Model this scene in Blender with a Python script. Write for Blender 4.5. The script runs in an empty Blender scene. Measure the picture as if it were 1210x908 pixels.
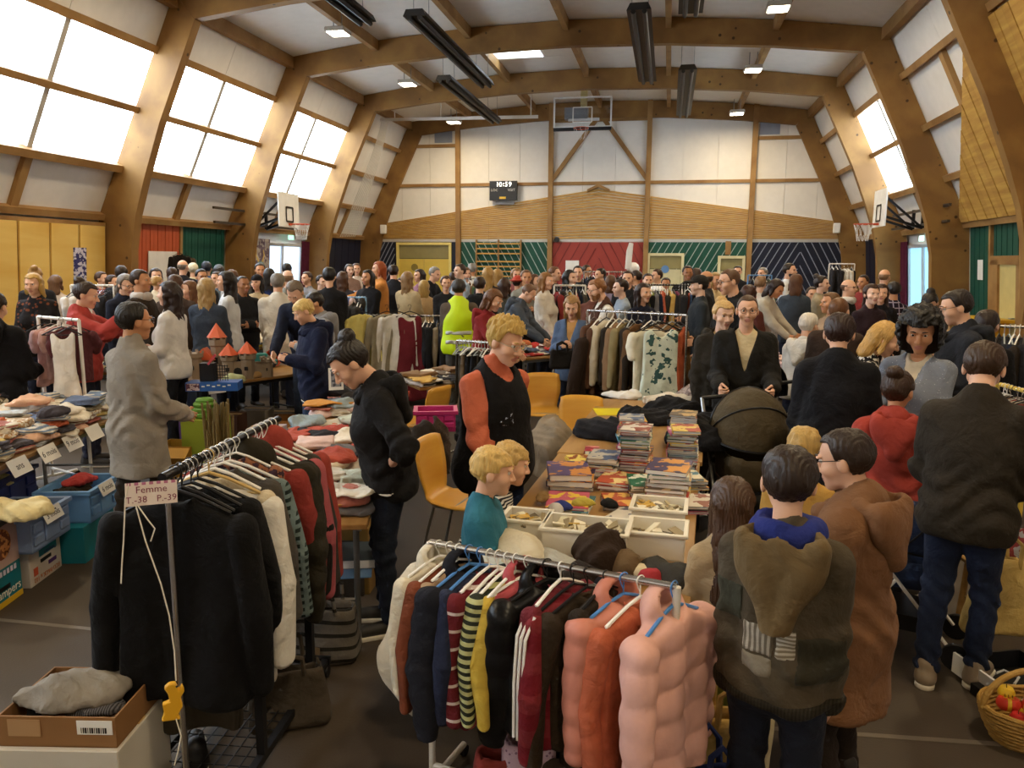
import bpy, bmesh, math, random
import numpy as np
from mathutils import Vector, Matrix
# ---------------------------------------------------------------- camera
H = 2.0                 # lens height in metres
SC = H/2.08             # hall measurements were taken for a 2.08 m lens height
F, CX, CY = 908.0, 605.0, 454.0
PITCH = math.atan(144/908); YAW = math.atan(185/908*math.cos(PITCH)); ROLL = 0.006
_fw = Vector((-math.sin(YAW)*math.cos(PITCH), math.cos(YAW)*math.cos(PITCH), -math.sin(PITCH)))
_rt0 = Vector((math.cos(YAW), math.sin(YAW), 0)); _up0 = _rt0.cross(_fw)
_rt = _rt0*math.cos(ROLL) + _up0*math.sin(ROLL); _up = _up0*math.cos(ROLL) - _rt0*math.sin(ROLL)
CAM = Vector((0, 0, H))
scene = bpy.context.scene
col = scene.collection
cd = bpy.data.cameras.new('camera'); cam = bpy.data.objects.new('camera', cd); col.objects.link(cam)
cd.sensor_fit = 'HORIZONTAL'; cd.sensor_width = 36; cd.lens = F/1210*36; cd.clip_start = .05; cd.clip_end = 300
cam.matrix_world = Matrix(((_rt.x,_up.x,-_fw.x,0),(_rt.y,_up.y,-_fw.y,0),(_rt.z,_up.z,-_fw.z,H),(0,0,0,1)))
scene.camera = cam
# ---------------------------------------------------------------- world, exposure
w = bpy.data.worlds.new('overcast'); scene.world = w; w.use_nodes = True
bg = w.node_tree.nodes['Background']; bg.inputs[0].default_value = (.80,.90,1,1); bg.inputs[1].default_value = 14.0
vs = scene.view_settings
vs.view_transform = 'Standard'; vs.look = 'None'; vs.gamma = 1; vs.use_curve_mapping = False; vs.exposure = -0.18
LAMP_W = 145.0; LAMP_COL = (1,.78,.47)
# ---------------------------------------------------------------- pixel helpers
def ray(px, py): return _fw + _rt*((px-CX)/F) - _up*((py-CY)/F)
def atz(px, py, z): r = ray(px, py); return CAM + r*((z-H)/r.z)
def atd(px, py, d): return CAM + ray(px, py)*d
def aty(px, py, y): r = ray(px, py); return CAM + r*(y/r.y)
def proj(v):
    d = Vector(v)-CAM; k = d.dot(_fw); return (CX+F*d.dot(_rt)/k, CY-F*d.dot(_up)/k, k)
XC = -2.73
def U(u, y, z): return Vector(((XC+u)*SC, y*SC, z*SC))
R = math.radians
rnd = random.Random(7)
# ---------------------------------------------------------------- tagging
def tag(o, label=None, cat=None, group=None, kind=None):
    if label: o['label'] = label
    if cat: o['category'] = cat
    if group: o['group'] = group
    if kind: o['kind'] = kind
    return o
def empty(name, loc=(0,0,0), rz=0, **k):
    o = bpy.data.objects.new(name, None); col.objects.link(o); o.location = loc; o.rotation_euler = (0,0,rz)
    o.empty_display_size = .1
    return tag(o, **k)
def link(name, me, parent=None, loc=None, rot=None, m=None, sc=None):
    o = bpy.data.objects.new(name, me); col.objects.link(o); o.parent = parent
    if loc is not None: o.location = loc
    if rot is not None: o.rotation_euler = rot
    if sc is not None: o.scale = sc if hasattr(sc,'__len__') else (sc,sc,sc)
    if m is not None and me.materials:
        o.material_slots[0].link = 'OBJECT'; o.material_slots[0].material = m
    return o
def mesh(name, V, Fc, mats=None, smooth=True, midx=None):
    me = bpy.data.meshes.new(name)
    if isinstance(Fc, np.ndarray):
        V = np.asarray(V, np.float32); n = len(V); nf = len(Fc); k = Fc.shape[1]
        me.vertices.add(n); me.vertices.foreach_set('co', V.ravel())
        me.loops.add(nf*k); me.loops.foreach_set('vertex_index', Fc.astype(np.int32).ravel())
        me.polygons.add(nf); me.polygons.foreach_set('loop_start', np.arange(0, nf*k, k, dtype=np.int32))
        me.polygons.foreach_set('loop_total', np.full(nf, k, np.int32))
        me.update(calc_edges=True)
    else:
        me.from_pydata([tuple(v) for v in V], [], [tuple(f) for f in Fc]); me.update()
    if mats is not None:
        for m in (mats if isinstance(mats, (list, tuple)) else [mats]): me.materials.append(m)
    if midx is not None: me.polygons.foreach_set('material_index', np.asarray(midx, np.int32))
    if smooth: me.polygons.foreach_set('use_smooth', np.ones(len(me.polygons), bool))
    return me
class MB:
    """collects shapes of ONE part"""
    def __init__(s): s.v = []; s.f = []; s.sm = False
    def add(s, V, Fc):
        n = len(s.v); s.v += [Vector(v) for v in V]; s.f += [tuple(i+n for i in f) for f in Fc]; return s
    def box(s, c, d, rz=0, M=None, bev=0):
        x,y,z = d[0]/2,d[1]/2,d[2]/2
        V = [Vector(p) for p in ((-x,-y,-z),(x,-y,-z),(x,y,-z),(-x,y,-z),(-x,-y,z),(x,-y,z),(x,y,z),(-x,y,z))]
        if M is None: M = Matrix.Rotation(rz,3,'Z')
        return s.add([M@v+Vector(c) for v in V], [(3,2,1,0),(4,5,6,7),(0,1,5,4),(1,2,6,5),(2,3,7,6),(3,0,4,7)])
    def bar(s, a, b, w, h, upv=(0,0,1)):
        a = Vector(a); b = Vector(b); d = b-a; L = d.length; d.normalize(); u = Vector(upv)
        if abs(d.dot(u)) > .98: u = Vector((0,1,0))
        x = d.cross(u).normalized(); u = x.cross(d)
        M = Matrix((x, d, u)).transposed()
        return s.box((a+b)/2, (w, L, h), M=M)
    def tube(s, pts, r, n=8, close=False, cap=True):
        pts = [Vector(p) for p in pts]; m = len(pts); base = len(s.v)
        rr = r if hasattr(r,'__len__') else [r]*m
        prev = None
        for i,p in enumerate(pts):
            t = (pts[(i+1)%m]-pts[i-1]) if (close or 0<i<m-1) else (pts[1]-pts[0] if i==0 else pts[-1]-pts[-2])
            t.normalize()
            if prev is None:
                prev = t.orthogonal().normalized()
            x = (prev - t*prev.dot(t)); x = x.normalized() if x.length>1e-6 else t.orthogonal().normalized()
            prev = x; y = t.cross(x)
            for k in range(n):
                a = 2*math.pi*k/n; s.v.append(p + (x*math.cos(a)+y*math.sin(a))*rr[i])
        for i in range(m if close else m-1):
            j = (i+1)%m
            for k in range(n):
                l = (k+1)%n; s.f.append((base+i*n+k, base+i*n+l, base+j*n+l, base+j*n+k))
        if cap and not close:
            s.f.append(tuple(base+k for k in range(n-1,-1,-1))); s.f.append(tuple(base+(m-1)*n+k for k in range(n)))
        return s
    def lathe(s, prof, c=(0,0,0), n=16, sx=1, sy=1):
        b = len(s.v); c = Vector(c)
        for r,z in prof:
            for k in range(n):
                a = 2*math.pi*k/n; s.v.append(c+Vector((r*math.cos(a)*sx, r*math.sin(a)*sy, z)))
        for i in range(len(prof)-1):
            for k in range(n):
                l = (k+1)%n; s.f.append((b+i*n+k,b+i*n+l,b+(i+1)*n+l,b+(i+1)*n+k))
        if prof[0][0]>1e-5: s.f.append(tuple(b+k for k in range(n-1,-1,-1)))
        if prof[-1][0]>1e-5: s.f.append(tuple(b+(len(prof)-1)*n+k for k in range(n)))
        return s
    def prism(s, poly, a, b):
        """poly: list of 3-d points (planar), extruded from +a to +b (vectors)"""
        n = len(poly); a = Vector(a); b = Vector(b)
        V = [Vector(p)+a for p in poly]+[Vector(p)+b for p in poly]
        return s.add(V, [tuple(range(n-1,-1,-1)), tuple(range(n,2*n))]+[(i,(i+1)%n,n+(i+1)%n,n+i) for i in range(n)])
    def me(s, name, m, smooth=False, bevel=0):
        me = mesh(name, s.v, s.f, m, smooth=False)
        bm = bmesh.new(); bm.from_mesh(me)
        bmesh.ops.recalc_face_normals(bm, faces=bm.faces)
        if bevel: bmesh.ops.bevel(bm, geom=list(bm.edges), offset=bevel, segments=1, affect='EDGES', clamp_overlap=True)
        bm.to_mesh(me); bm.free()
        if smooth:
            me.polygons.foreach_set('use_smooth', np.ones(len(me.polygons), bool))
            try: me.set_sharp_from_angle(angle=R(40))
            except Exception: pass
        return me
    def o(s, name, m, parent=None, loc=None, rot=None, smooth=False, bevel=0, **k):
        return tag(link(name, s.me(name, m, smooth, bevel), parent, loc, rot), **k)
def copy_tree(o, parent=None):
    c = o.copy(); col.objects.link(c); c.parent = parent
    for ch in o.children: copy_tree(ch, c)
    return c
# ---------------------------------------------------------------- materials
def lin(c):
    if isinstance(c, str): c = tuple(int(c[i:i+2],16) for i in (0,2,4))
    return tuple(((v/255)/12.92 if v/255<=.04045 else ((v/255+.055)/1.055)**2.4) for v in c)
_M = {}
def _new(name):
    m = bpy.data.materials.new(name); m.use_nodes = True; nt = m.node_tree
    return m, nt, nt.nodes['Principled BSDF']
def N(nt, t, **inp):
    n = nt.nodes.new(t)
    for k,v in inp.items():
        if k in n.inputs: n.inputs[k].default_value = v
        else: setattr(n, k, v)
    return n
def plain(c, rough=.6, metal=0, bump=.0, bscale=60, var=.06, vscale=4, spec=.4, sheen=0, alpha=1, trans=0, emit=0, coat=0):
    key = ('plain',str(c),rough,metal,bump,bscale,var,vscale,spec,sheen,alpha,trans,emit,coat)
    if key in _M: return _M[key]
    m, nt, b = _new('mat'); L = nt.links; rgb = lin(c)
    tc = N(nt,'ShaderNodeTexCoord'); nz = N(nt,'ShaderNodeTexNoise', Scale=vscale, Detail=3.0); L.new(tc.outputs['Object'], nz.inputs['Vector'])
    mr = N(nt,'ShaderNodeMapRange'); mr.inputs['From Min'].default_value=.3; mr.inputs['From Max'].default_value=.7
    mr.inputs['To Min'].default_value = 1-var; mr.inputs['To Max'].default_value = 1+var; L.new(nz.outputs[0], mr.inputs['Value'])
    mx = N(nt,'ShaderNodeVectorMath', operation='SCALE'); mx.inputs[0].default_value = rgb; L.new(mr.outputs[0], mx.inputs['Scale'])
    L.new(mx.outputs[0], b.inputs['Base Color'])
    b.inputs['Roughness'].default_value = rough; b.inputs['Metallic'].default_value = metal
    b.inputs['Specular IOR Level'].default_value = spec; b.inputs['Sheen Weight'].default_value = sheen
    b.inputs['Alpha'].default_value = alpha; b.inputs['Transmission Weight'].default_value = trans; b.inputs['Coat Weight'].default_value = coat
    if emit: b.inputs['Emission Color'].default_value = (*rgb,1); b.inputs['Emission Strength'].default_value = emit
    if bump:
        n2 = N(nt,'ShaderNodeTexNoise', Scale=bscale, Detail=2.0); L.new(tc.outputs['Object'], n2.inputs['Vector'])
        bp = N(nt,'ShaderNodeBump', Strength=bump, Distance=.01); L.new(n2.outputs[0], bp.inputs['Height']); L.new(bp.outputs[0], b.inputs['Normal'])
    _M[key] = m; return m
def cloth(c, c2=None, pat=None, scale=20., rough=.85, thr=.5, wr=1.0):
    """woven cloth: soft wrinkles in the normal, optional print (stripe / stripev / plaid / print / dots / knit)"""
    key = ('cloth',str(c),str(c2),pat,scale,rough,thr,wr)
    if key in _M: return _M[key]
    m, nt, b = _new('cloth'); L = nt.links; rgb = lin(c); gy = sum(rgb)/3; rgb = tuple(v*.86+gy*.14 for v in rgb)
    tc = N(nt,'ShaderNodeTexCoord'); src = tc.outputs['Object']
    nz = N(nt,'ShaderNodeTexNoise', Scale=7.0, Detail=4.0); L.new(src, nz.inputs['Vector'])
    mr = N(nt,'ShaderNodeMapRange'); mr.inputs['From Min'].default_value=.3; mr.inputs['From Max'].default_value=.7
    mr.inputs['To Min'].default_value=.86; mr.inputs['To Max'].default_value=1.12; L.new(nz.outputs[0], mr.inputs['Value'])
    sc = N(nt,'ShaderNodeVectorMath', operation='SCALE'); L.new(mr.outputs[0], sc.inputs['Scale'])
    if pat and c2 is not None:
        mix = N(nt,'ShaderNodeMix', data_type='RGBA'); mix.inputs[6].default_value = (*rgb,1); mix.inputs[7].default_value = (*lin(c2),1)
        if pat in ('stripe','stripev','plaid'):
            def wave(ax):
                wv = N(nt,'ShaderNodeTexWave', Scale=scale/6.28, Distortion=0.6); wv.bands_direction = ax; L.new(src, wv.inputs['Vector'])
                g = N(nt,'ShaderNodeMath', operation='GREATER_THAN'); g.inputs[1].default_value = thr; L.new(wv.outputs['Fac'], g.inputs[0]); return g
            g = wave('Z' if pat!='stripev' else 'X')
            if pat=='plaid':
                g2 = wave('X'); a = N(nt,'ShaderNodeMath', operation='MAXIMUM'); L.new(g.outputs[0],a.inputs[0]); L.new(g2.outputs[0],a.inputs[1]); g = a
            L.new(g.outputs[0], mix.inputs[0])
        elif pat in ('dots','knit'):
            v = N(nt,'ShaderNodeTexVoronoi', Scale=scale); L.new(src, v.inputs['Vector'])
            g = N(nt,'ShaderNodeMath', operation='LESS_THAN'); g.inputs[1].default_value = thr*.6; L.new(v.outputs['Distance'], g.inputs[0]); L.new(g.outputs[0], mix.inputs[0])
        else:
            n3 = N(nt,'ShaderNodeTexNoise', Scale=scale, Detail=2.0); L.new(src, n3.inputs['Vector'])
            g = N(nt,'ShaderNodeMath', operation='GREATER_THAN'); g.inputs[1].default_value = thr; L.new(n3.outputs[0], g.inputs[0]); L.new(g.outputs[0], mix.inputs[0])
        L.new(mix.outputs[2], sc.inputs[0])
    else: sc.inputs[0].default_value = rgb
    L.new(sc.outputs[0], b.inputs['Base Color'])
    b.inputs['Roughness'].default_value = rough; b.inputs['Specular IOR Level'].default_value = .16; b.inputs['Sheen Weight'].default_value = .015 if rough>.6 else 0
    n1 = N(nt,'ShaderNodeTexNoise', Scale=9.0, Detail=5.0, Distortion=.35); L.new(src, n1.inputs['Vector'])
    b1 = N(nt,'ShaderNodeBump', Strength=wr, Distance=.03); L.new(n1.outputs[0], b1.inputs['Height'])
    L.new(b1.outputs[0], b.inputs['Normal'])
    _M[key] = m; return m
def wood(c, c2, grain=(2,2,30), knots=True, rough=.55):
    key = ('wood',str(c),str(c2),grain,knots,rough)
    if key in _M: return _M[key]
    m, nt, b = _new('wood'); L = nt.links
    tc = N(nt,'ShaderNodeTexCoord'); mp = N(nt,'ShaderNodeMapping'); mp.inputs['Scale'].default_value = grain; L.new(tc.outputs['Object'], mp.inputs['Vector'])
    nz = N(nt,'ShaderNodeTexNoise', Scale=1.0, Detail=5.0, Distortion=.4); L.new(mp.outputs[0], nz.inputs['Vector'])
    mix = N(nt,'ShaderNodeMix', data_type='RGBA'); mix.inputs[6].default_value = (*lin(c),1); mix.inputs[7].default_value = (*lin(c2),1)
    mr = N(nt,'ShaderNodeMapRange'); mr.inputs['From Min'].default_value=.35; mr.inputs['From Max'].default_value=.65; L.new(nz.outputs[0], mr.inputs['Value']); L.new(mr.outputs[0], mix.inputs[0])
    out = mix.outputs[2]
    if knots:
        v = N(nt,'ShaderNodeTexVoronoi', Scale=3.2); L.new(tc.outputs['Object'], v.inputs['Vector'])
        g = N(nt,'ShaderNodeMapRange'); g.inputs['From Min'].default_value=.09; g.inputs['From Max'].default_value=.13; L.new(v.outputs['Distance'], g.inputs['Value'])
        mk = N(nt,'ShaderNodeMix', data_type='RGBA'); mk.inputs[6].default_value = (*[x*.35 for x in lin(c2)],1); L.new(g.outputs[0], mk.inputs[0]); L.new(out, mk.inputs[7]); out = mk.outputs[2]
    L.new(out, b.inputs['Base Color']); b.inputs['Roughness'].default_value = rough; b.inputs['Specular IOR Level'].default_value = .3
    _M[key] = m; return m
def glassmat():
    if 'glass' in _M: return _M['glass']
    m, nt, b = _new('window_glass'); L = nt.links
    tr = N(nt,'ShaderNodeBsdfTransparent'); tr.inputs[0].default_value = (.96,.98,1,1); gl = N(nt,'ShaderNodeBsdfGlossy', Roughness=.05)
    mx = N(nt,'ShaderNodeMixShader'); mx.inputs[0].default_value = .06; L.new(tr.outputs[0], mx.inputs[1]); L.new(gl.outputs[0], mx.inputs[2])
    L.new(mx.outputs[0], nt.nodes['Material Output'].inputs[0]); nt.nodes.remove(b); _M['glass'] = m; return m
def emis(c, s):
    key = ('emis',str(c),s)
    if key in _M: return _M[key]
    m, nt, b = _new('glow'); b.inputs['Base Color'].default_value = (*lin(c),1); b.inputs['Emission Color'].default_value = (*lin(c),1); b.inputs['Emission Strength'].default_value = s
    _M[key] = m; return m
def text(body, size, m, parent, loc, rot, name='lettering', extr=.0008, align='CENTER'):
    c = bpy.data.curves.new('txt','FONT'); c.body = body; c.size = size; c.align_x = align; c.align_y = 'CENTER'; c.extrude = extr; c.resolution_u = 2
    t = bpy.data.objects.new('txt', c); col.objects.link(t)
    dg = bpy.context.evaluated_depsgraph_get(); dg.update()
    me = bpy.data.meshes.new_from_object(t.evaluated_get(dg)); bpy.data.objects.remove(t); bpy.data.curves.remove(c)
    me.materials.clear(); me.materials.append(m)
    return link(name, me, parent, loc, rot)
CHROME = plain('c8c8c8', .25, 1, var=.02); STEEL = plain('9a9a98', .35, .9); BLACKM = plain('17171a', .45, .2); WHITEP = plain('e8e6e0', .5)
# ================================================================ the hall
GLU = wood('98733f','7c5a31',(1.2,1.2,1.2),True); GLU2 = wood('a68150','88653a',(1.5,1.5,1.5),False)
PINE = wood('c9a052','b08440',(3,.8,12),False); PINE2 = wood('c0964c','a87c3a',(3,.8,12),False)
WPAN = plain('e6e3dd', .55, bump=.02, var=.03); CEIL = plain('ece8e0', .7, var=.03)
YS = [30,25.1,20.2,15.2,10.25,5.3,.35,-4.6]
def prof(z): return 9.85-.25*z/3 if z<=3 else 9.6-(z-3)*.481
def wp(s, y, z, off=0):
    u = prof(z); n = (-1,-.083) if z<=3.0 else (-.901,-.434)
    return U(s*(u+n[0]*off), y, z+n[1]*off)
def wslab(mb, s, y0, y1, z0, z1, t0, t1):
    q = [wp(s,y,z,t) for t in (t0,t1) for (y,z) in ((y0,z0),(y1,z0),(y1,z1),(y0,z1))]
    return mb.add(q, [(3,2,1,0),(4,5,6,7),(0,1,5,4),(1,2,6,5),(2,3,7,6),(3,0,4,7)])
def ct(u): return 8.05-.0101*u*u
# floor
fl = bpy.data.materials.new('floor_cover'); fl.use_nodes = True
nt = fl.node_tree; b = nt.nodes['Principled BSDF']; tc = N(nt,'ShaderNodeTexCoord')
n1 = N(nt,'ShaderNodeTexNoise', Scale=1.1, Detail=6.0); n2 = N(nt,'ShaderNodeTexNoise', Scale=90.0, Detail=2.0)
for n in (n1,n2): nt.links.new(tc.outputs['Object'], n.inputs['Vector'])
mx = N(nt,'ShaderNodeMix', data_type='RGBA'); mx.inputs[6].default_value = (*lin('3c342b'),1); mx.inputs[7].default_value = (*lin('4c4136'),1); nt.links.new(n1.outputs[0], mx.inputs[0])
nt.links.new(mx.outputs[2], b.inputs['Base Color']); b.inputs['Roughness'].default_value = .62; b.inputs['Specular IOR Level'].default_value = .35
bp = N(nt,'ShaderNodeBump', Strength=.25, Distance=.004); nt.links.new(n2.outputs[0], bp.inputs['Height']); nt.links.new(bp.outputs[0], b.inputs['Normal'])
MB().add([U(-10,-4.8,0),U(10,-4.8,0),U(10,30.2,0),U(-10,30.2,0),U(-10,-4.8,-.1),U(10,-4.8,-.1),U(10,30.2,-.1),U(-10,30.2,-.1)],
   [(0,1,2,3),(7,6,5,4),(0,4,5,1),(1,5,6,2),(2,6,7,3),(3,7,4,0)]).o('floor', fl, kind='structure', label='dark brown matte sports floor cover with seams', cat='floor')
flo = bpy.data.objects['floor']
TAPE = plain('6a6156', .35, var=.1)
p0 = atz(0,733,0); p1 = atz(330,766,0); p2 = atz(1005,868,0); p3 = atz(1210,882,0)
for a,b2 in ((p0+(p0-p1)*.3,p1+(p1-p0)*.2),(p2-(p3-p2)*1.5,p3+(p3-p2)*.6)):
    MB().bar(a+Vector((0,0,.0015)), b2+Vector((0,0,.0015)), .03, .002).o('floor_seam_tape', TAPE, flo)
# ceiling
ceil = MB().add([U(-7.7,-4.8,8.4),U(7.7,-4.8,8.4),U(7.7,30.2,8.4),U(-7.7,30.2,8.4)],[(0,1,2,3)]); ceil.v = []; ceil.f = []
ce = empty('ceiling', U(0,15,8), kind='structure', label='white panelled hall ceiling between timber arches', cat='ceiling')
def cpanel(u0,u1,y0,y1):
    m = MB(); V = []
    for t in (.0,.12):
        V += [U(u0,y0,ct(u0)+t),U(u1,y0,ct(u1)+t),U(u1,y1,ct(u1)+t),U(u0,y1,ct(u0)+t)]
    m.add(V,[(3,2,1,0),(4,5,6,7),(0,1,5,4),(1,2,6,5),(2,3,7,6),(3,0,4,7)])
    o = m.o('ceiling_panel', CEIL); o.parent = ce; o.matrix_parent_inverse = Matrix.Translation(-ce.location); return o
us = [-7.6,-5,-2.5,0,2.5,5,7.6]
for k in range(7):
    y1,y0 = YS[k],YS[k+1]
    if k==0: y1 += .2
    if k==6: y0 -= .2
    for i in range(6):
        if k==1 and i==2:
            cpanel(-2.5,0,y0,21.9); cpanel(-2.5,0,23.4,y1); cpanel(-1.05,0,21.9,23.4)
        else: cpanel(us[i],us[i+1],y0,y1)
    for u in us[1:-1]:
        o = MB().bar(U(u,y0,ct(u)-.14),U(u,y1,ct(u)-.14),.13,.26).o('purlin', GLU2); o.parent = ce; o.matrix_parent_inverse = Matrix.Translation(-ce.location)
    for s in (-1,1):
        o = MB().bar(U(s*7.42,y0,7.34),U(s*7.42,y1,7.34),.16,.28).o('eave_purlin', GLU2); o.parent = ce; o.matrix_parent_inverse = Matrix.Translation(-ce.location)
# skylight
sk = empty('window_1', U(-1.77,22.65,7.95), kind='structure', label='small square skylight in the white ceiling', cat='window')
def lp(o, par): o.parent = par; o.matrix_parent_inverse = Matrix.Translation(-par.location); return o
m = MB(); zc = ct(1.7)
for a,b2 in (((-2.5,21.9),(-1.05,21.9)),((-1.05,21.9),(-1.05,23.4)),((-1.05,23.4),(-2.5,23.4)),((-2.5,23.4),(-2.5,21.9))):
    m.bar(U(*a,zc+.25),U(*b2,zc+.25),.06,.5)
lp(m.o('frame', WHITEP), sk)
lp(MB().box(U(-1.775,22.65,zc+.5),(1.5*SC,1.5*SC,.03)).o('pane', glassmat()), sk)
lp(MB().bar(U(-2.5,22.65,zc+.46),U(-1.05,22.65,zc+.46),.04,.04).o('glazing_bar', STEEL), sk)
# side walls
def panels(par, s, y0, y1, z0, z1, n, m, nm='wall_panel', t=(-.12,0)):
    for i in range(n):
        a = y0+(y1-y0)*i/n; b2 = y0+(y1-y0)*(i+1)/n
        lp(wslab(MB(), s, a, b2-.012, z0, z1, *t).o(nm, m), par)
wl = {}
for s,nm in ((-1,'wall_left'),(1,'wall_right')):
    mb = MB(); wslab(mb, s, -4.8, 30.2, 0, 3.0, -.2, -.06); wslab(mb, s, -4.8, 30.2, 3.0, 4.1, -.2, -.13); wslab(mb, s, -4.8, 30.2, 6.42, 7.75, -.2, -.13)
    if s==1:
        wslab(mb, s, 25.1, 30.2, 4.1, 6.42, -.2, -.13); wslab(mb, s, -4.8, 20.2, 4.1, 6.42, -.2, -.13)
    else: wslab(mb, s, 25.1, 30.2, 4.1, 6.42, -.2, -.13)
    # keep the door bay open
    o = mb.o(nm, WPAN, kind='structure', label='leaning white panelled wall with timber rails on the %s side of the hall' % ('window' if s<0 else 'fire-door'), cat='wall')
    wl[s] = o
nwin = 2
for s in (-1,1):
    W = wl[s]
    for k in range(7):
        y1,y0 = YS[k],YS[k+1]; ym = (y0+y1)/2
        haswin = (s<0 and k>=1) or (s>0 and k==1)
        panels(W, s, y0, y1, 3.0, 4.1, 2, WPAN); panels(W, s, y0, y1, 6.42, 7.7, 2, WPAN)
        lp(wslab(MB(), s, y0, y1, 2.94, 3.12, -.05, .16).o('ledge', GLU2), W)
        lp(wslab(MB(), s, ym-.09, ym+.09, 3.1, 4.08, -.02, .1).o('stud', GLU2), W)
        if haswin:
            wn = empty('window_%d' % nwin, wp(s,ym,4.1), kind='structure', cat='window', label='tall timber framed window of four bright panes on the %s, bay %s' % ('leaning wall' if s<0 else 'wall by the fire door', ['','nearest the far corner','above the orange and green boards','above the yellow cupboards','beside the cupboards','close to the entrance','at the entrance'][k])); nwin += 1
            for a,b2 in ((y0,ym),(ym,y1)):
                for c,d in ((4.15,5.27),(5.27,6.4)):
                    lp(wslab(MB(), s, a, b2, c, d, -.1, -.08).o('pane', glassmat()), wn)
            lp(wslab(MB(), s, ym-.06, ym+.06, 4.1, 6.42, -.12, .04).o('mullion', plain('b9b4aa', .5)), wn)
            lp(wslab(MB(), s, y0+.05, y1-.05, 5.2, 5.32, -.06, .12).o('transom', GLU2), wn)
            lp(wslab(MB(), s, y0+.05, y1-.05, 6.36, 6.5, -.06, .1).o('head_rail', GLU2), wn)
            lp(wslab(MB(), s, y0+.05, y1-.05, 4.02, 4.16, -.06, .2).o('sill', GLU2), wn)
        else:
            panels(W, s, y0, y1, 4.1, 6.42, 2, WPAN)
            for z in (4.05,5.2,6.36): lp(wslab(MB(), s, y0+.05, y1-.05, z, z+.13, 0, .16).o('rail', GLU2), W)
            if k==2: lp(wslab(MB(), s, ym-.1, ym+.1, 3.1, 6.4, 0, .1).o('stud', GLU2), W)
# lower wall cladding, board by board
def boards(par, s, y0, y1, z0, z1, m, bw=.14, t=.03):
    n = max(1,round((y1-y0)/bw))
    for i in range(n):
        a = y0+(y1-y0)*i/n; b2 = y0+(y1-y0)*(i+1)/n
        lp(wslab(MB(), s, a+.008, b2-.008, z0, z1, -.06, t+.006*(i%2)).o('board', m), par)
ORG = plain('b4512a', .6, var=.08); GRN = plain('0f4a3b', .6, var=.08); NAVY = plain('141a30', .6, var=.1); RED = plain('9a3a30', .6, var=.06)
boards(wl[-1], -1, 15.5, 17.95, 0, 2.94, ORG); boards(wl[-1], -1, 18.05, 20.0, 0, 2.94, GRN); boards(wl[-1], -1, 25.3, 29.9, 0, 2.94, NAVY, .3)
boards(wl[1], 1, 25.3, 29.9, 0, 2.94, NAVY, .3); boards(wl[1], 1, 18.75, 20.0, 0, 2.94, GRN); boards(wl[1], 1, 17.3, 18.65, 2.28, 2.94, GRN); boards(wl[1], 1, 15.4, 17.1, 0, 2.94, ORG)
lp(wslab(MB(), 1, 18.66, 18.76, 0, 2.94, -.05, .1).o('stud', GLU2), wl[1]); lp(wslab(MB(), 1, 17.12, 17.24, 0, 2.94, -.05, .1).o('stud', GLU2), wl[1]); lp(wslab(MB(), -1, 17.95, 18.05, 0, 2.94, -.05, .06).o('stud', GLU2), wl[-1])
# sloping timber boarding high on the right wall
n = 38
for i in range(n):
    y1 = 20.0-i*.26; y0 = y1-.24; za = min(3.25+(20.0-y1)*.8, 6.3); zb_ = min(3.25+(20.0-y0)*.8, 6.3); t1 = .19+.008*(i%2)
    qv = [wp(1,y,z,t) for t in (.02,t1) for (y,z) in ((y0,3.14),(y1,3.14),(y1,za),(y0,zb_))]
    lp(MB().add(qv,[(3,2,1,0),(4,5,6,7),(0,1,5,4),(1,2,6,5),(2,3,7,6),(3,0,4,7)]).o('board', PINE if i%3 else PINE2), wl[1])
# arches: two legs and a roof beam each
OUT = [(9.83,0),(9.58,3.0),(7.47,7.4),(7.42,7.52)]; INN = [(6.98,6.96),(7.95,4.93),(8.4,3.8),(8.66,3.05),(8.82,2.3),(8.88,1.5),(8.85,0)]
for k,y in enumerate(YS):
    a = empty('timber_arch', U(0,y,0), kind='structure', label='curved glulam timber arch with knots and leaning legs, spanning the hall', cat='arch', group='timber arches')
    for s in (-1,1):
        m = MB(); m.prism([U(s*u,y,z)-a.location for u,z in OUT+INN], (0,-.11,0), (0,.11,0)); m.o('leg', GLU, a)
    top = [(u,ct(u)-.02) for u in (-7.42,-5,-2.5,0,2.5,5,7.42)]; bot = [(u,7.42-.0092*u*u) for u in (6.98,5,2.5,0,-2.5,-5,-6.98)]
    m = MB(); m.prism([U(u,y,z)-a.location for u,z in top+bot], (0,-.105,0), (0,.105,0)); m.o('roof_beam', GLU, a)
# end walls
ew = MB().box(U(0,30.12,4.2),(20*SC,.1,8.6*SC)).o('wall_end', WPAN, kind='structure', label='far gable wall with white upper panels, pine boards and painted lower boards', cat='wall')
MB().box(U(0,-4.75,4.2),(20*SC,.1,8.6*SC)).o('wall_front', WPAN, kind='structure', label='white gable wall behind the camera side of the hall', cat='wall')
Yw = 30.05
def E3(u, z, off=0): return U(u, Yw-off, z)
def eslab(mb, poly, t0, t1): return mb.prism([E3(u,z) for u,z in poly], (0,-t0*SC,0), (0,-t1*SC,0))
posts = [-5.5,-1.83,1.84,5.6]
for u in posts:
    eslab(MB(), [(u-.09,0),(u+.09,0),(u+.09,8.0),(u-.09,8.0)], 0, .2).o('post', GLU2, ew)
eslab(MB(), [(-8.6,5.0),(8.6,5.0),(8.6,5.12),(-8.6,5.12)], 0, .1).o('rail', GLU2, ew)
for u0,u1 in ((-7.6,-5.6),(5.7,7.6)):
    for z in (6.5,7.25): eslab(MB(), [(u0,z),(u1,z),(u1,z+.12),(u0,z+.12)], 0, .1).o('rail', GLU2, ew)
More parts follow.
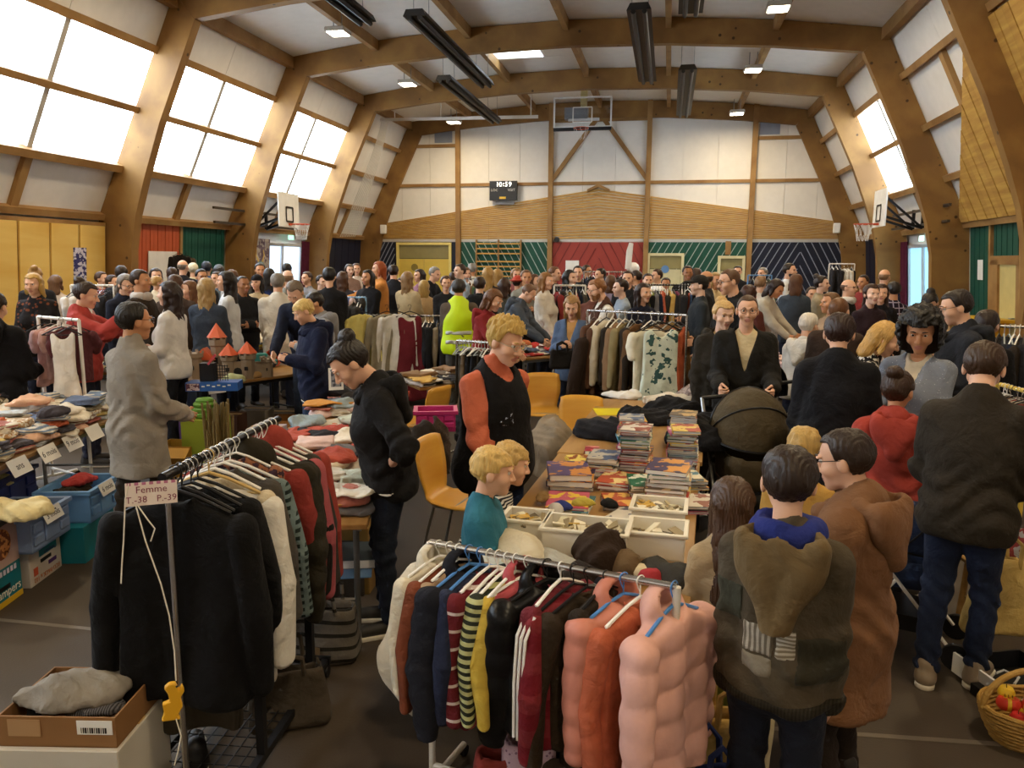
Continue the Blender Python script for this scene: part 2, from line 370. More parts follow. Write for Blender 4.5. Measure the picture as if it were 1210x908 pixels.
eslab(MB(), [(-1.8,7.3),(1.8,7.3),(1.8,7.42),(-1.8,7.42)], 0, .1).o('rail', GLU2, ew)
for s in (-1,1): eslab(MB(), [(s*.1,7.3),(s*.3,7.3),(s*1.8,5.3),(s*1.8,5.05)][::s], 0, .14).o('brace', GLU2, ew)
us2 = [-9.0,-5.5,-1.83,1.84,5.6,9.0]
for i in range(5):
    a,b2 = us2[i],us2[i+1]; nn = 3
    for j in range(nn):
        c = a+(b2-a)*j/nn; d = a+(b2-a)*(j+1)/nn
        for z0,z1 in ((2.9,5.0),(5.1,8.2)): eslab(MB(), [(c+.006,z0),(d-.006,z0),(d-.006,z1),(c+.006,z1)], -.02, .03).o('wall_panel', WPAN, ew)
for s in (-1,1):
    vw = eslab(MB(), [(s*5.75,6.68),(s*6.45,6.68),(s*6.45,7.2),(s*5.75,7.2)][::s], .02, .08).o('vent_grille', plain('8a93a6', .4), ew)
# pine boards following the gable
def gz(u): return 4.86-abs(u)*.146
nb = 17
for i in range(5):
    a,b2 = us2[i]+.1,us2[i+1]-.1
    segs = [(a,b2)] if not a<0<b2 else [(a,0),(0,b2)]
    for c,d in segs:
        for j in range(nb):
            def q(u, f): return 2.98+(gz(u)-2.98)*0 + (4.86-2.98)*f - abs(u)*.146*(f)
            f0 = j/nb+.004; f1 = (j+1)/nb-.012
            eslab(MB(), [(c,q(c,f0)),(d,q(d,f0)),(d,q(d,f1)),(c,q(c,f1))], .02, .07+.012*(j%2)).o('board', PINE if (j*7+i*3)%4 else PINE2, ew)
for s in (-1,1):
    eslab(MB(), [(0,4.9),(s*.42,4.72),(s*.42,4.82),(0,5.02)][::s], .05, .22).o('ridge_trim', GLU2, ew)
# painted lower boards with diagonal battens
WLINE = plain('9fb0a8', .5); WLINE2 = plain('8f97a8', .5); RLINE = plain('74261f', .6)
def painted(u0, u1, m, ml, dirs, pitch=.27, z1=2.86, run=.55):
    p = eslab(MB(), [(u0,0),(u1,0),(u1,z1),(u0,z1)], .02, .05).o('painted_panel', m, ew)
    # straight battens leaning one way, clipped to the rectangle
    for (a,b2,sg) in dirs:
        c = a-z1*run
        while c < b2+z1*run:
            pts = []
            for z in np.linspace(0,z1,25):
                u = c+sg*run*z
                if a<=u<=b2: pts.append((u,z))
            c += pitch
            if len(pts)<2: continue
            (ua,za),(ub,zb) = pts[0],pts[-1]
            MB().bar(E3(ua,za,.06),E3(ub,zb,.06),.028,.02,(0,1,0)).o('batten', ml, ew)
painted(-9.1,-5.6,NAVY,WLINE2,[(-9.1,-8.15,1)],.17); painted(-5.4,-1.93,GRN,WLINE,[(-5.4,-1.93,-1)]); painted(-1.73,1.74,RED,RLINE,[(-1.73,0,1),(0,1.74,-1)],.36)
painted(1.94,5.5,GRN,WLINE,[(1.94,5.5,1)]); painted(5.7,9.1,NAVY,WLINE2,[(5.7,7.4,1),(7.4,9.1,-1)])
eslab(MB(), [(4.75,2.4),(4.95,2.4),(4.95,2.9),(4.75,2.9)], .05, .1).o('stud', GLU2, ew)
# doors of the end wall
def edoor(n, u0, u1, z1, cm, fm, leaves, top, label, sign=None):
    d = empty('door_%d' % n, E3((u0+u1)/2,0), kind='structure', label=label, cat='door')
    fw = .1
    for pl in ([(u0,0),(u0+fw,0),(u0+fw,z1),(u0,z1)],[(u1-fw,0),(u1,0),(u1,z1),(u1-fw,z1)],[(u0+fw,z1-fw),(u1-fw,z1-fw),(u1-fw,z1),(u0+fw,z1)]):
        lp(eslab(MB(), pl, .05, .16).o('door_frame', fm), d)
    n2 = leaves; wd = (u1-u0-2*fw)/n2
    for i in range(n2):
        a = u0+fw+i*wd; lf = lp(eslab(MB(), [(a+.01,.02),(a+wd-.01,.02),(a+wd-.01,z1-fw-top),(a+.01,z1-fw-top)], .06, .11).o('door_leaf', cm), d)
        lp(MB().tube([E3(a+.12+(wd-.24)*(1-i),1.0,.12),E3(a+.12+(wd-.24)*(1-i),1.25,.12)], .02).o('door_handle', STEEL), d)
    if top: lp(eslab(MB(), [(u0+fw,z1-fw-top+.02),(u1-fw,z1-fw-top+.02),(u1-fw,z1-fw),(u0+fw,z1-fw)], .05, .09).o('transom_panel', plain('8f8455',.5)), d)
    if sign: lp(MB().lathe([(.0,0),(.14,0),(.14,.012),(0,.012)], n=20).o('pictogram', plain(sign,.5), rot=(R(90),0,0), loc=E3(u0+(u1-u0)*.33 if leaves>1 else (u0+u1)/2,1.85,.12)), d)
YDOOR = plain('d9bc55', .45, var=.03); CREAM = plain('d8cda0', .5)
edoor(1,-8.08,-5.79,2.84,YDOOR,plain('e2cf7a',.5),2,.55,'yellow double door with grey transom in the navy boards','8c7a3a')
edoor(2,1.9,3.27,2.45,plain('cfc59a',.5),CREAM,1,.5,'cream single door with a blue pictogram in green boards','5f86b5')
edoor(3,4.5,5.48,2.36,plain('cfc59a',.5),CREAM,1,.45,'narrow cream door beside the timber post and navy boards')
# wall bars
wb = empty('wall_bars', E3(-3.85,0), label='wooden gymnastic wall bars fixed to green boards', cat='wall bars')
for u in (-4.74,-3.85,-2.96): lp(MB().bar(E3(u,.05,.2),E3(u,2.95,.2),.05,.12,(0,1,0)).o('upright', GLU2), wb)
for j in range(14):
    z = .2+j*.19+(0.12 if j>10 else 0)
    for a,b2 in ((-4.72,-3.87),(-3.83,-2.98)): lp(MB().bar(E3(a,z,.24),E3(b2,z,.24),.04,.05).o('rung', PINE), wb)
# side doors, curtains, cupboards
for s,n,lab in ((-1,4,'glazed double fire door with bright daylight between patterned and wine-red curtains'),(1,5,'glazed fire door with trees outside beside a wine-red curtain')):
    d = empty('door_%d' % n, wp(s,23.2,0), kind='structure', label=lab, cat='door')
    FR = plain('c9ccd0', .4)
    for a,b2 in ((21.9,22.0),(23.2,23.3),(24.5,24.6)): lp(wslab(MB(), s, a, b2, 0, 2.62, .02, .12).o('door_frame', FR), d)
    for z in (.0,2.55): lp(wslab(MB(), s, 21.9, 24.6, z, z+.1, .02, .12).o('door_frame', FR), d)
    for a,b2 in ((22,23.2),(23.3,24.5)): lp(wslab(MB(), s, a, b2, .1, 2.55, .05, .06).o('pane', emis('cfe6ff' if s<0 else '8fc4dc', 1.6)), d)
def curtain(s, y0, y1, m, label, z1=2.75):
    n = 24; V = []; Fc = []
    for t in (0,.012):
        for i in range(n+1):
            y = y0+(y1-y0)*i/n; o = .16+.05*math.sin(i*1.5)+t
            V += [wp(s,y,.05,o),wp(s,y,1.4,o),wp(s,y,z1,o*.9)]
    k = 3*(n+1)
    for i in range(n):
        for j in range(2):
            a = i*3+j; Fc += [(a,a+3,a+4,a+1),(k+a,k+a+1,k+a+4,k+a+3)]
    tag(link('curtain', mesh('curtain', V, Fc, m)), label=label, cat='curtain')
curtain(-1,20.6,22.4,cloth('b9a99a','7d6a70','print',5.),'pale patterned curtain beside the bright fire door'); curtain(-1,24.5,25.0,cloth('5a1630'),'wine-red curtain bunched at the timber arch beside the bright fire door')
curtain(1,24.5,25.0,cloth('5a1630'),'wine-red curtain beside the fire door with trees outside')
dr = empty('door_6', wp(1,17.9,0), kind='structure', label='pale cream door set into green and orange boards', cat='door')
lp(wslab(MB(), 1, 17.35, 18.3, 0, 2.1, 0, .05).o('door_leaf', plain('c9b878',.5)), dr)
for a,b2,c,d in ((17.25,17.37,0,2.2),(18.28,18.66,0,2.2),(17.25,18.66,2.1,2.28)): lp(wslab(MB(), 1, a, b2, c, d, 0, .1).o('door_frame', GLU2), dr)
lp(MB().tube([wp(1,17.5,1.0,.06),wp(1,17.5,1.0,.12),wp(1,17.62,1.0,.12)], .015).o('door_handle', STEEL), dr)
cb = tag(wslab(MB(), 1, 16.1, 17.0, 1.2, 1.85, .07, .1).o('notice_board', plain('9b7a4a',.8)), 'brown cork notice board with pinned papers on orange boards', 'board')
for a,z in ((16.75,1.45),(16.3,1.4)): tag(wslab(MB(), 1, a, a+.18, z, z+.3, .102, .106).o('pinned_paper', WHITEP), 'white sheet pinned to the brown cork board', 'paper', 'papers on the cork board')
tag(wslab(MB(), 1, 19.2, 19.5, 1.75, 2.2, .045, .05).o('notice_paper', WHITEP), 'white notice taped to the green boards', 'paper')
cu = empty('wall_cupboard', wp(-1,12.9,0), label='row of tall yellow plywood cupboard doors under the ledge', cat='cupboard')
YP = wood('eac873','e0b65c',(.5,.5,3),False,.4)
lp(wslab(MB(), -1, 10.4, 15.05, 0, 2.9, 0, .22).o('carcass', GLU2), cu)
for i in range(6):
    a = 15.0-.02-i*.78; lp(wslab(MB(), -1, a-.72, a, .08, 2.82, .22, .26).o('cupboard_door', YP), cu)
po = tag(wslab(MB(), -1, 14.05, 14.42, 1.6, 2.35, .262, .266).o('poster', cloth('3b3a78','c9c6da','print',14.)), 'narrow purple poster taped to the yellow cupboard', 'poster')
# ---------------------------------------------------------------- ceiling fittings
LM = emis('fff2d8', 30.0)
lamps = 0
def lamp(u, y, z, vis, label):
    L = empty('ceiling_lamp', U(u,y,z), label=label, cat='lamp', group='ceiling floodlights')
    MB().box((0,0,.05),(.46,.46,.1)).o('housing', plain('b9b5ad',.4), L, bevel=.02)
    MB().box((0,0,-.008),(.38,.38,.014)).o('diffuser', LM, L)
    MB().tube([(-.1,0,.1),(-.1,0,.45)], .012).o('bracket', STEEL, L); MB().tube([(.1,0,.1),(.1,0,.45)], .012).o('bracket', STEEL, L)
    ld = bpy.data.lights.new('lamp_light','AREA'); ld.shape = 'SQUARE'; ld.size = .38; ld.energy = LAMP_W; ld.color = LAMP_COL
    lo = bpy.data.objects.new('lamp_light', ld); col.objects.link(lo); lo.parent = L; lo.location = (0,0,-.03)
for y,z in ((27.6,7.0),(22.6,7.22),(17.7,7.3),(12.7,7.3),(7.8,7.3),(2.8,7.3),(-2,7.3)):
    for u in (-5.0,4.75):
        lamp(u, y, min(z,ct(u)-.35), True, 'square warm floodlight hanging on brackets under the ceiling')
def heater(u, y0, y1, z, label):
    L = empty('radiant_heater', U(u,(y0+y1)/2,z), label=label, cat='heater', group='black radiant heaters')
    l = (y1-y0)*SC/2; hb = plain('161617',.5)
    m = MB(); m.prism([(-.22,0,.0),(.22,0,.0),(.16,0,.12),(-.16,0,.12)],(0,-l,0),(0,l,0)); m.o('reflector', hb, L)
    for x in (-.1,.1): MB().tube([(x,-l,-.03),(x,l,-.03)], .045).o('burner_tube', plain('1c1c1d',.5), L)
    for y in (-l*.85,l*.85):
        for x in (-.15,.15): MB().tube([(x,y,.1),(x,y,(ct(u)-z)*SC)], .006, 5).o('hanging_wire', STEEL, L)
for a,lab in (((-2.25,15.0,21.0,6.75),'long black radiant heater before the skylight'),((-3.25,20.4,26.6,6.8),'long black radiant heater between the skylight and the white net rail'),((2.0,15.4,21.3,6.75),'wide black radiant heater right of the skylight towards the backboard'),((3.0,20.4,26.5,6.8),'black radiant heater beside the folded backboard'),((-3.4,8.5,15.4,6.8),'black radiant heater above the baby clothes tables'),((2.95,9.5,16.0,6.8),'black radiant heater above the book table')): heater(*a,lab)
# white rail with gathered dividing net
tr = empty('curtain_rail', U(-4.7,27,7.0), label='long white ceiling rail of the dividing net', cat='rail')
MB().bar((-2.85*SC,0,.06),(2.85*SC,0,0),.06,.1).o('rail', WHITEP, tr)
for x in (-2.3,-.6,2.6): MB().tube([(x*SC,0,.05),(x*SC,0,.75)], .02).o('hanger_rod', WHITEP, tr)
nt_ = empty('dividing_net', U(-7.4,26.6,6.9), label='white dividing net gathered and slung down the leaning wall', cat='net')
for i in range(9):
    o = (i-4)*.05; pts = []
    for t in np.linspace(0,1,14):
        z = 6.95-4.0*t; pts.append(U(-7.35-1.35*t**1.5+o*(.4+t*.8)-.12*math.sin(t*3.14), 26.9-.4*t+o*.4, z)-nt_.location)
    MB().tube(pts, .012, 5).o('net_strand', plain('d5d2ca',.8), nt_)
# folded main backboard
bb = empty('basketball_backboard', U(-.25,26.3,6.5), label='glass basketball backboard folded up under the roof', cat='backboard')
FRW = plain('d8d8d4',.4); 
for a,b2 in (((-.9,0,0),(.9,0,0)),((-.9,0,.9),(.9,0,.9)),((-.9,0,0),(-.9,0,.9)),((.9,0,0),(.9,0,.9))): MB().bar(a,b2,.05,.05,(0,1,0)).o('board_frame', FRW, bb)
MB().box((0,.01,.45),(1.75,.012,.85)).o('glass_board', glassmat(), bb); MB().box((0,0,-.06),(1.84,.08,.1)).o('padding', BLACKM, bb)
for a,b2 in (((-.3,-.01,.15),(.3,-.01,.15)),((-.3,-.01,.6),(.3,-.01,.6)),((-.3,-.01,.15),(-.3,-.01,.6)),((.3,-.01,.15),(.3,-.01,.6))): MB().bar(a,b2,.03,.01,(0,1,0)).o('target_line', WHITEP, bb)
MB().tube([(.23*math.cos(a),-.3+.23*math.sin(a),-.08) for a in np.linspace(0,6.283,17)[:-1]], .012, 6, True).o('rim', plain('c7532b',.4), bb)
for k in range(8):
    a = k*math.pi/4; MB().tube([(.23*math.cos(a),-.3+.23*math.sin(a),-.09),(.12*math.cos(a+.3),-.3+.12*math.sin(a+.3),-.42)], .006, 4).o('net_cord', WHITEP, bb)
MB().box((-.25,.5,.5),(.75,.3,.35)).o('counterweight', plain('7b8088',.4,.5), bb); MB().bar((0,.3,.7),(0,.5,1.5),.2,.2).o('mast', plain('d9cf9a',.5), bb); MB().bar((-.5,.4,.3),(.5,.4,.3),.08,.08).o('cross_arm', FRW, bb)
# scoreboard
sb = empty('scoreboard', U(-3.65,29.8,4.45), label='black electronic scoreboard with lit digits on the white gable wall', cat='scoreboard')
MB().box((0,0,.34),(1.04,.1,.7)).o('case', plain('15161a',.35), sb)
WT = plain('d8d8d8',.5); DG = emis('fff8e8', 4.0); RX = (R(90),0,0)
for ch,x in (('1',-.22),('0',-.1),('5',.12),('9',.26)): text(ch, .24, DG, sb, (x,-.055,.56), RX, 'lit_digit')
for z in (.52,.6): MB().box((.01,-.052,z),(.03,.01,.03)).o('colon_dot', DG, sb)
text('LOC', .13, WT, sb, (-.33,-.055,.36), RX); text('VISIT', .13, WT, sb, (.31,-.055,.36), RX); MB().box((-.02,-.055,.08),(.24,.01,.08)).o('maker_plate', plain('d9b13a',.5), sb)
MB().box((.05,.05,-.1),(.7,.06,.12)).o('lower_bracket', plain('6f7178',.5), sb)
# side basketball hoops
def side_hoop(s, y, label):
    h = empty('side_hoop', wp(s,y,3.5,.3), label=label, cat='basketball hoop')
    def q(u,dy,z): return U(s*u,y+dy,z)-h.location
    bx = 8.05
    MB().prism([q(bx,-.6,3.05),q(bx,.6,3.05),q(bx,.6,4.0),q(bx,-.6,4.0)],(0,0,0),(s*.03,0,0)).o('backboard', WHITEP, h)
    for a,b2 in (((-.2,3.2),(.2,3.2)),((-.2,3.6),(.2,3.6)),((-.2,3.2),(-.2,3.6)),((.2,3.2),(.2,3.6))): MB().bar(q(bx-.02,a[0],a[1]),q(bx-.02,b2[0],b2[1]),.04,.012,(s,0,0)).o('target_line', BLACKM, h)
    c = q(bx-.36,0,3.12)
    MB().tube([c+Vector((.23*math.cos(a),.23*math.sin(a),0)) for a in np.linspace(0,6.283,17)[:-1]], .014, 6, True).o('rim', plain('c8502e',.4), h)
    MB().bar(q(bx,0,3.12),q(bx-.13,0,3.12),.12,.05).o('rim_bracket', plain('c8502e',.4), h)
    for k in range(10):
        a = k*math.pi/5
        for sg in (-1,1): MB().tube([c+Vector((.23*math.cos(a),.23*math.sin(a),0)),c+Vector((.17*math.cos(a+sg*.35),.17*math.sin(a+sg*.35),-.2)),c+Vector((.13*math.cos(a),.13*math.sin(a),-.42))], .005, 4).o('net_cord', WHITEP, h)
    for dy in (-.4,.4):
        MB().bar(q(bx+.03,dy,3.3),q(9.0,dy,3.0),.06,.06).o('support_arm', BLACKM, h); MB().bar(q(bx+.03,dy,3.8),q(9.0,dy,3.0),.05,.05).o('support_arm', BLACKM, h); MB().bar(q(9.0,dy,3.0),q(9.0,dy,3.5),.07,.07).o('support_post', BLACKM, h)
    for z in (3.08,3.45): MB().bar(q(9.0,-2.3,z),q(9.0,2.3,z),.06,.06).o('wall_rail', plain('4a4036',.5,.4), h)
side_hoop(-1,20.9,'white side basketball hoop on a black bracket beside the bright fire door'); side_hoop(1,22.0,'white side basketball hoop on a black bracket near the fire door with trees')
for s,lab in ((-1,'white wall loudspeaker under the pine boards near the navy corner by the net'),(1,'white wall loudspeaker at the end of the pine boards above navy boards')):
    o = MB().box(E3(s*8.55,3.35,.3),(.22,.18,.34)).o('loudspeaker', WHITEP, bevel=.02); tag(o, lab, 'loudspeaker')
cmv = empty('security_camera', E3(-1.55,2.95,.15), label='small dark camera above the red boards', cat='camera')
MB().lathe([(0,-.1),(.07,-.1),(.1,0),(.1,.1),(0,.1)], n=12).o('housing', BLACKM, cmv, rot=(R(90),0,0), smooth=True); MB().box((0,.12,0),(.06,.1,.06)).o('mount', STEEL, cmv)
sg = empty('exit_sign', wp(-1,23.6,2.85,.2), label='small green exit sign above the bright fire door', cat='sign'); MB().box((0,0,0),(.04,.3,.14)).o('panel', emis('9fe0c0',2.0), sg)
sg = empty('exit_sign', wp(1,23.0,2.8,.2), label='small lit exit sign above the fire door with trees', cat='sign'); MB().box((0,0,0),(.04,.3,.14)).o('panel', emis('bfe8dc',3.0), sg)
nb_ = tag(MB().box(E3(-.95,1.95,.09),(.5,.01,.4)).o('notice_paper', WHITEP), 'white notice sheet fixed to the red boards', 'paper')
# ================================================================ soft shapes: signed distances -> surface nets
f32 = np.float32
def A(*v): return np.array(v, f32)
def rcone(P, a, b, r1, r2):
    a = np.asarray(a,f32); ab = np.asarray(b,f32)-a; t = np.clip(((P-a)@ab)/max(float(ab@ab),1e-9),0,1)
    return np.linalg.norm(P-a-t[:,None]*ab,axis=1)-(r1+(r2-r1)*t)
def ell(P, c, r):
    q = (P-np.asarray(c,f32))/np.asarray(r,f32); k0 = np.linalg.norm(q,axis=1); k1 = np.linalg.norm(q/np.asarray(r,f32),axis=1)
    return k0*(k0-1)/np.maximum(k1,1e-6)
def smin(a, b, k):
    h = np.clip(.5+.5*(b-a)/k,0,1); return b*(1-h)+a*h-k*h*(1-h)
def smax(a, b, k): return -smin(-a,-b,k)
def rbox(P, c, d, r):
    q = np.abs(P-np.asarray(c,f32))-(np.asarray(d,f32)/2-r)
    return np.linalg.norm(np.maximum(q,0),axis=1)+np.minimum(q.max(axis=1),0)-r
def snets(f, lo, hi, vox):
    lo = np.asarray(lo,f32); hi = np.asarray(hi,f32)
    n = np.maximum(np.ceil((hi-lo)/vox).astype(int)+1,3)
    g = np.stack(np.meshgrid(*[lo[i]+np.arange(n[i],dtype=f32)*vox for i in range(3)],indexing='ij'),-1).reshape(-1,3)
    D = f(g).astype(f32).reshape(n); S = D<0
    c = np.zeros(n-1,np.int8)
    for i in (0,1):
        for j in (0,1):
            for k in (0,1): c += S[i:n[0]-1+i,j:n[1]-1+j,k:n[2]-1+k]
    act = (c>0)&(c<8); ijk = np.argwhere(act)
    idx = np.full(n-1,-1,np.int64); idx[act] = np.arange(len(ijk))
    acc = np.zeros((len(ijk),3),f32); cnt = np.zeros(len(ijk),f32)
    I,J,K = ijk.T
    for ax in range(3):
        o1,o2 = [(1,2),(0,2),(0,1)][ax]
        for p in (0,1):
            for q in (0,1):
                s = [0,0,0]; s[o1] = p; s[o2] = q; e = list(s); e[ax] = 1
                d0 = D[I+s[0],J+s[1],K+s[2]]; d1 = D[I+e[0],J+e[1],K+e[2]]
                m = (d0<0)!=(d1<0); t = np.where(m,d0/np.where(m,d0-d1,1),0)
                pos = np.tile(np.array(s,f32),(len(ijk),1)); pos[:,ax] = t
                acc += pos*m[:,None]; cnt += m
    V = lo+(ijk+acc/np.maximum(cnt,1)[:,None])*vox
    Q = []
    for ax in range(3):
        o1,o2 = [(1,2),(2,0),(0,1)][ax]
        a = [slice(None)]*3; b = [slice(None)]*3; a[ax] = slice(0,-1); b[ax] = slice(1,None)
        ch = S[tuple(a)]!=S[tuple(b)]
        e = np.argwhere(ch); e = e[(e[:,o1]>0)&(e[:,o2]>0)&(e[:,o1]<n[o1]-1)&(e[:,o2]<n[o2]-1)]
        if not len(e): continue
        inside = S[tuple(e.T)]
        def at(d1,d2):
            x = e.copy(); x[:,o1] -= d1; x[:,o2] -= d2; return idx[tuple(x.T)]
        q = np.stack([at(1,1),at(0,1),at(0,0),at(1,0)],1); q[~inside] = q[~inside][:,::-1]; Q.append(q)
    return V, np.concatenate(Q) if Q else np.zeros((0,4),int)
def folds(P, seed, amp, f=14.):
    r = np.random.RandomState(seed); out = 0
    for i in range(3):
        d = r.normal(size=3); d[2] *= .6; d /= np.linalg.norm(d); e = r.normal(size=3); e /= np.linalg.norm(e)
        out = out + np.sin(P@(d*f*(1+.6*i)).astype(f32)+1.6*np.sin(P@(e*f*.55).astype(f32)+r.rand()*6)+r.rand()*6)/(1+.5*i)
    return (out*amp/2).astype(f32)
# ---------------------------------------------------------------- heads (unit: metres, centre origin, face to +y, chin -.115, top +.115)
def head_f(P, fem=0, kid=0):
    j = .052-.004*fem+.004*kid
    d = ell(P,(0,-.012,.028),(.076,.096,.088)); d = smin(d, ell(P,(0,.026,-.045),(j,.064,.066)), .03)
    d = smin(d, ell(P,(0,.062,-.094),(.022,.026,.022)), .02)
    for s in (-1,1):
        d = smin(d, ell(P,(s*.042,.052,-.025),(.026,.03,.028)), .02)
        d = smax(d, -ell(P,(s*.032,.104,.010),(.021,.02,.013)), .012)
        d = smin(d, ell(P,(s*.078,-.012,-.008),(.011,.021,.031)), .006)
        d = smin(d, ell(P,(s*.030,.082,.028),(.026,.012,.008)), .012)
    nl = .8 if kid else 1
    d = smin(d, rcone(P,(0,.084,.012),(0,.084+.025*nl,-.026),.008,.012), .010)
    for s in (-1,1): d = smin(d, ell(P,(s*.013,.094,-.03),(.009,.011,.008)), .006)
    d = smin(d, ell(P,(0,.084,-.056),(.024,.010,.0075)), .005); d = smin(d, ell(P,(0,.081,-.069),(.021,.010,.008)), .006)
    nr = .052-.006*fem-.008*kid
    return smin(d, rcone(P,(0,-.022,-.06),(0,-.034,-.2),nr,nr+.006), .02)
_HC = {}
def head_mesh(fem, kid, lod):
    k = (fem,kid,lod)
    if k not in _HC:
        V,Q = snets(lambda P: head_f(P,fem,kid), (-.1,-.12,-.2), (.1,.13,.125), {2:.0055,1:.009,0:.016}[lod])
        c = V[Q].mean(1); lips = (np.abs(c[:,0])<.024)&(c[:,1]>.078)&(c[:,2]<-.05)&(c[:,2]>-.078)&(np.abs(c[:,0])<.026-abs(c[:,2]+.063)*.8)
        eye = np.zeros(len(c),bool)
        if lod==0: eye = (np.abs(np.abs(c[:,0])-.032)<.016)&(c[:,1]>.06)&(np.abs(c[:,2]-.012)<.013)
        _HC[k] = (V,Q,np.where(lips,1,np.where(eye,2,0)))
    return _HC[k]
def hair_f(P, st):
    x,y,z = P.T; sk = lambda t: ell(P,(0,-.014,.030),(.076+t,.096+t,.088+t))
    strand = .003*np.sin(60*np.arctan2(x,y+.02)+14*z+3*np.sin(30*z))
    strand = strand+.004*np.sin(31*x+3*np.sin(21*z))*np.sin(27*y+2*np.sin(19*x)+z*12)
    if st=='kid': strand = strand+.005*np.sin(48*x+4*np.sin(33*z))*np.sin(44*y+3*np.sin(29*x)+z*20)
    if st in ('buzz',): t = .004; nape = -.05; fr = .082; strand = 0
    elif st in ('short','kid','boy'): t = .012 if st=='short' else .010; nape = -.06; fr = .078 if st=='short' else .066
    elif st=='spiky': t = .014; nape = -.06; fr = .075
    elif st=='curly': t = .05; nape = -.14; fr = .07
    elif st=='bald': t = .005; nape = -.06; fr = .07; strand = 0
    else: t = .014; nape = -.07; fr = .072
    if st=='spiky':
        strand = strand-np.where(z>.03,.026*np.abs(np.sin(x*95+1.7*np.sin(y*60)))*np.abs(np.cos(y*85+x*30))*np.clip((z-.03)*30,0,1),0)
    d = sk(t)+strand
    if st=='curly': d = smin(d, ell(P,(0,-.03,-.04),(.125,.11,.12)), .04)+.012*np.sin(x*70+2*np.sin(z*50))*np.sin(y*72+z*20)*np.cos(z*66+1)
    face = smax(smax(.012+.25*np.maximum(z,0)-y, z-fr-.10*np.abs(x), .012), np.abs(x)-.095, .01)
    if st in ('kid',): face = smax(.03-y, z-.045, .012)
    ear = smax(-.03-y, np.maximum(z+.0, -z-.09), .01) if st in ('short','buzz','boy','kid','spiky','bald','bun','pony') else None
    d = smax(d, -face, .008)
    if ear is not None: d = smax(d, -smax(smax(-.03-y, z-.012, .008), y-.06, .008), .008)
    d = smax(d, np.where(y<.02, nape-z, -.2-z), .01)
    if st=='bald': d = smax(d, z-.045, .01)
    if st in ('bun',):
        d = smin(d, ell(P,(0,-.085,.112),(.05,.048,.043))+strand*.8, .006)
    if st in ('pony','tail'):
        d = smin(d, rcone(P,(0,-.105,.04),(.01,-.14,-.16),.034,.022)+strand, .012)
    if st in ('bob','long','longer'):
        L = {'bob':-.15,'long':-.30,'longer':-.40}[st]
        s = np.abs(x); Q2 = np.stack([s,y,z],1)
        w = rcone(Q2,(.066,-.012,.03),(.082,.005,L+.05),.026,.022); w = smin(w, rcone(Q2,(.035,-.07,.02),(.04,-.075,L),.05,.042), .03); w = smin(w, rcone(Q2,(0,-.075,.02),(0,-.085,L),.05,.04), .03)
        d = smin(d, smax(w,-face,.008)+strand*1.3, .02)
    return d
_HH = {}
def hair_mesh(st, lod):
    k = (st,lod)
    if k not in _HH:
        lo = -.46 if st=='longer' else (-.36 if st=='long' else -.23)
        V,Q = snets(lambda P: hair_f(P,st), (-.16,-.2,lo), (.16,.15,.19), {2:.006,1:.0095,0:.016}[lod])
        _HH[k] = mesh('hair', V, Q, HAIRB)
    return _HH[k]
def hairmat(c):
    key = ('hair',c)
    if key in _M: return _M[key]
    m, nt, b = _new('hair'); L = nt.links; tc = N(nt,'ShaderNodeTexCoord'); mp = N(nt,'ShaderNodeMapping'); mp.inputs['Scale'].default_value = (90,90,9); L.new(tc.outputs['Object'], mp.inputs['Vector'])
    nz = N(nt,'ShaderNodeTexNoise', Scale=1.0, Detail=3.0, Distortion=.5); L.new(mp.outputs[0], nz.inputs['Vector'])
    mx = N(nt,'ShaderNodeMix', data_type='RGBA'); r = lin(c); mx.inputs[6].default_value = (*[v*.45 for v in r],1); mx.inputs[7].default_value = (*[min(1,v*1.35) for v in r],1); L.new(nz.outputs[0], mx.inputs[0]); L.new(mx.outputs[2], b.inputs['Base Color'])
    b.inputs['Roughness'].default_value = .45; b.inputs['Specular IOR Level'].default_value = .35
    bp = N(nt,'ShaderNodeBump', Strength=.7, Distance=.006); L.new(nz.outputs[0], bp.inputs['Height']); L.new(bp.outputs[0], b.inputs['Normal'])
    _M[key] = m; return m
HAIRB = hairmat('3a2a1e')
# ---------------------------------------------------------------- hands: wrist at origin, fingers to +y, palm to -z, thumb to +x
def hand_f(P, pose):
    cu = {'relax':(.35,.5),'grip':(1.1,1.2),'flat':(.1,.12)}[pose]
    d = rbox(P,(0,.048,0),(.078,.085,.03),.014); d = smin(d, rcone(P,(0,-.04,0),(0,.02,0),.027,.029), .02)
    for i,(x,L) in enumerate(((.030,.074),(.010,.082),(-.010,.077),(-.029,.060))):
        p = A(x,.088,0); a = 0
        for k,fr in enumerate((.45,.32,.25)):
            a += cu[0] if k<1 else cu[1]*(.9 if k==1 else .6); q = p+A(x*.08*0,math.cos(a),-math.sin(a))*L*fr*1.05
            dd = rcone(P,p,q,.0088-.0008*k,.0082-.0008*k); d = np.minimum(d,dd) if k or True else d; p = q
    p = A(.030,.02,-.004); q = A(.058,.05,-.014); r = A(.060,.078,-.026) if pose!='grip' else A(.040,.078,-.045)
    d = smin(d, rcone(P,p,q,.014,.0105), .008); return np.minimum(d, rcone(P,q,r,.0105,.008))
_HN = {}
def hand_mesh(pose, lod):
    k = (pose,lod)
    if k not in _HN: _HN[k] = snets(lambda P: hand_f(P,pose), (-.06,-.07,-.1), (.085,.2,.05), {2:.0045,1:.008,0:.014}[lod])
    return _HN[k]
_SH = {}
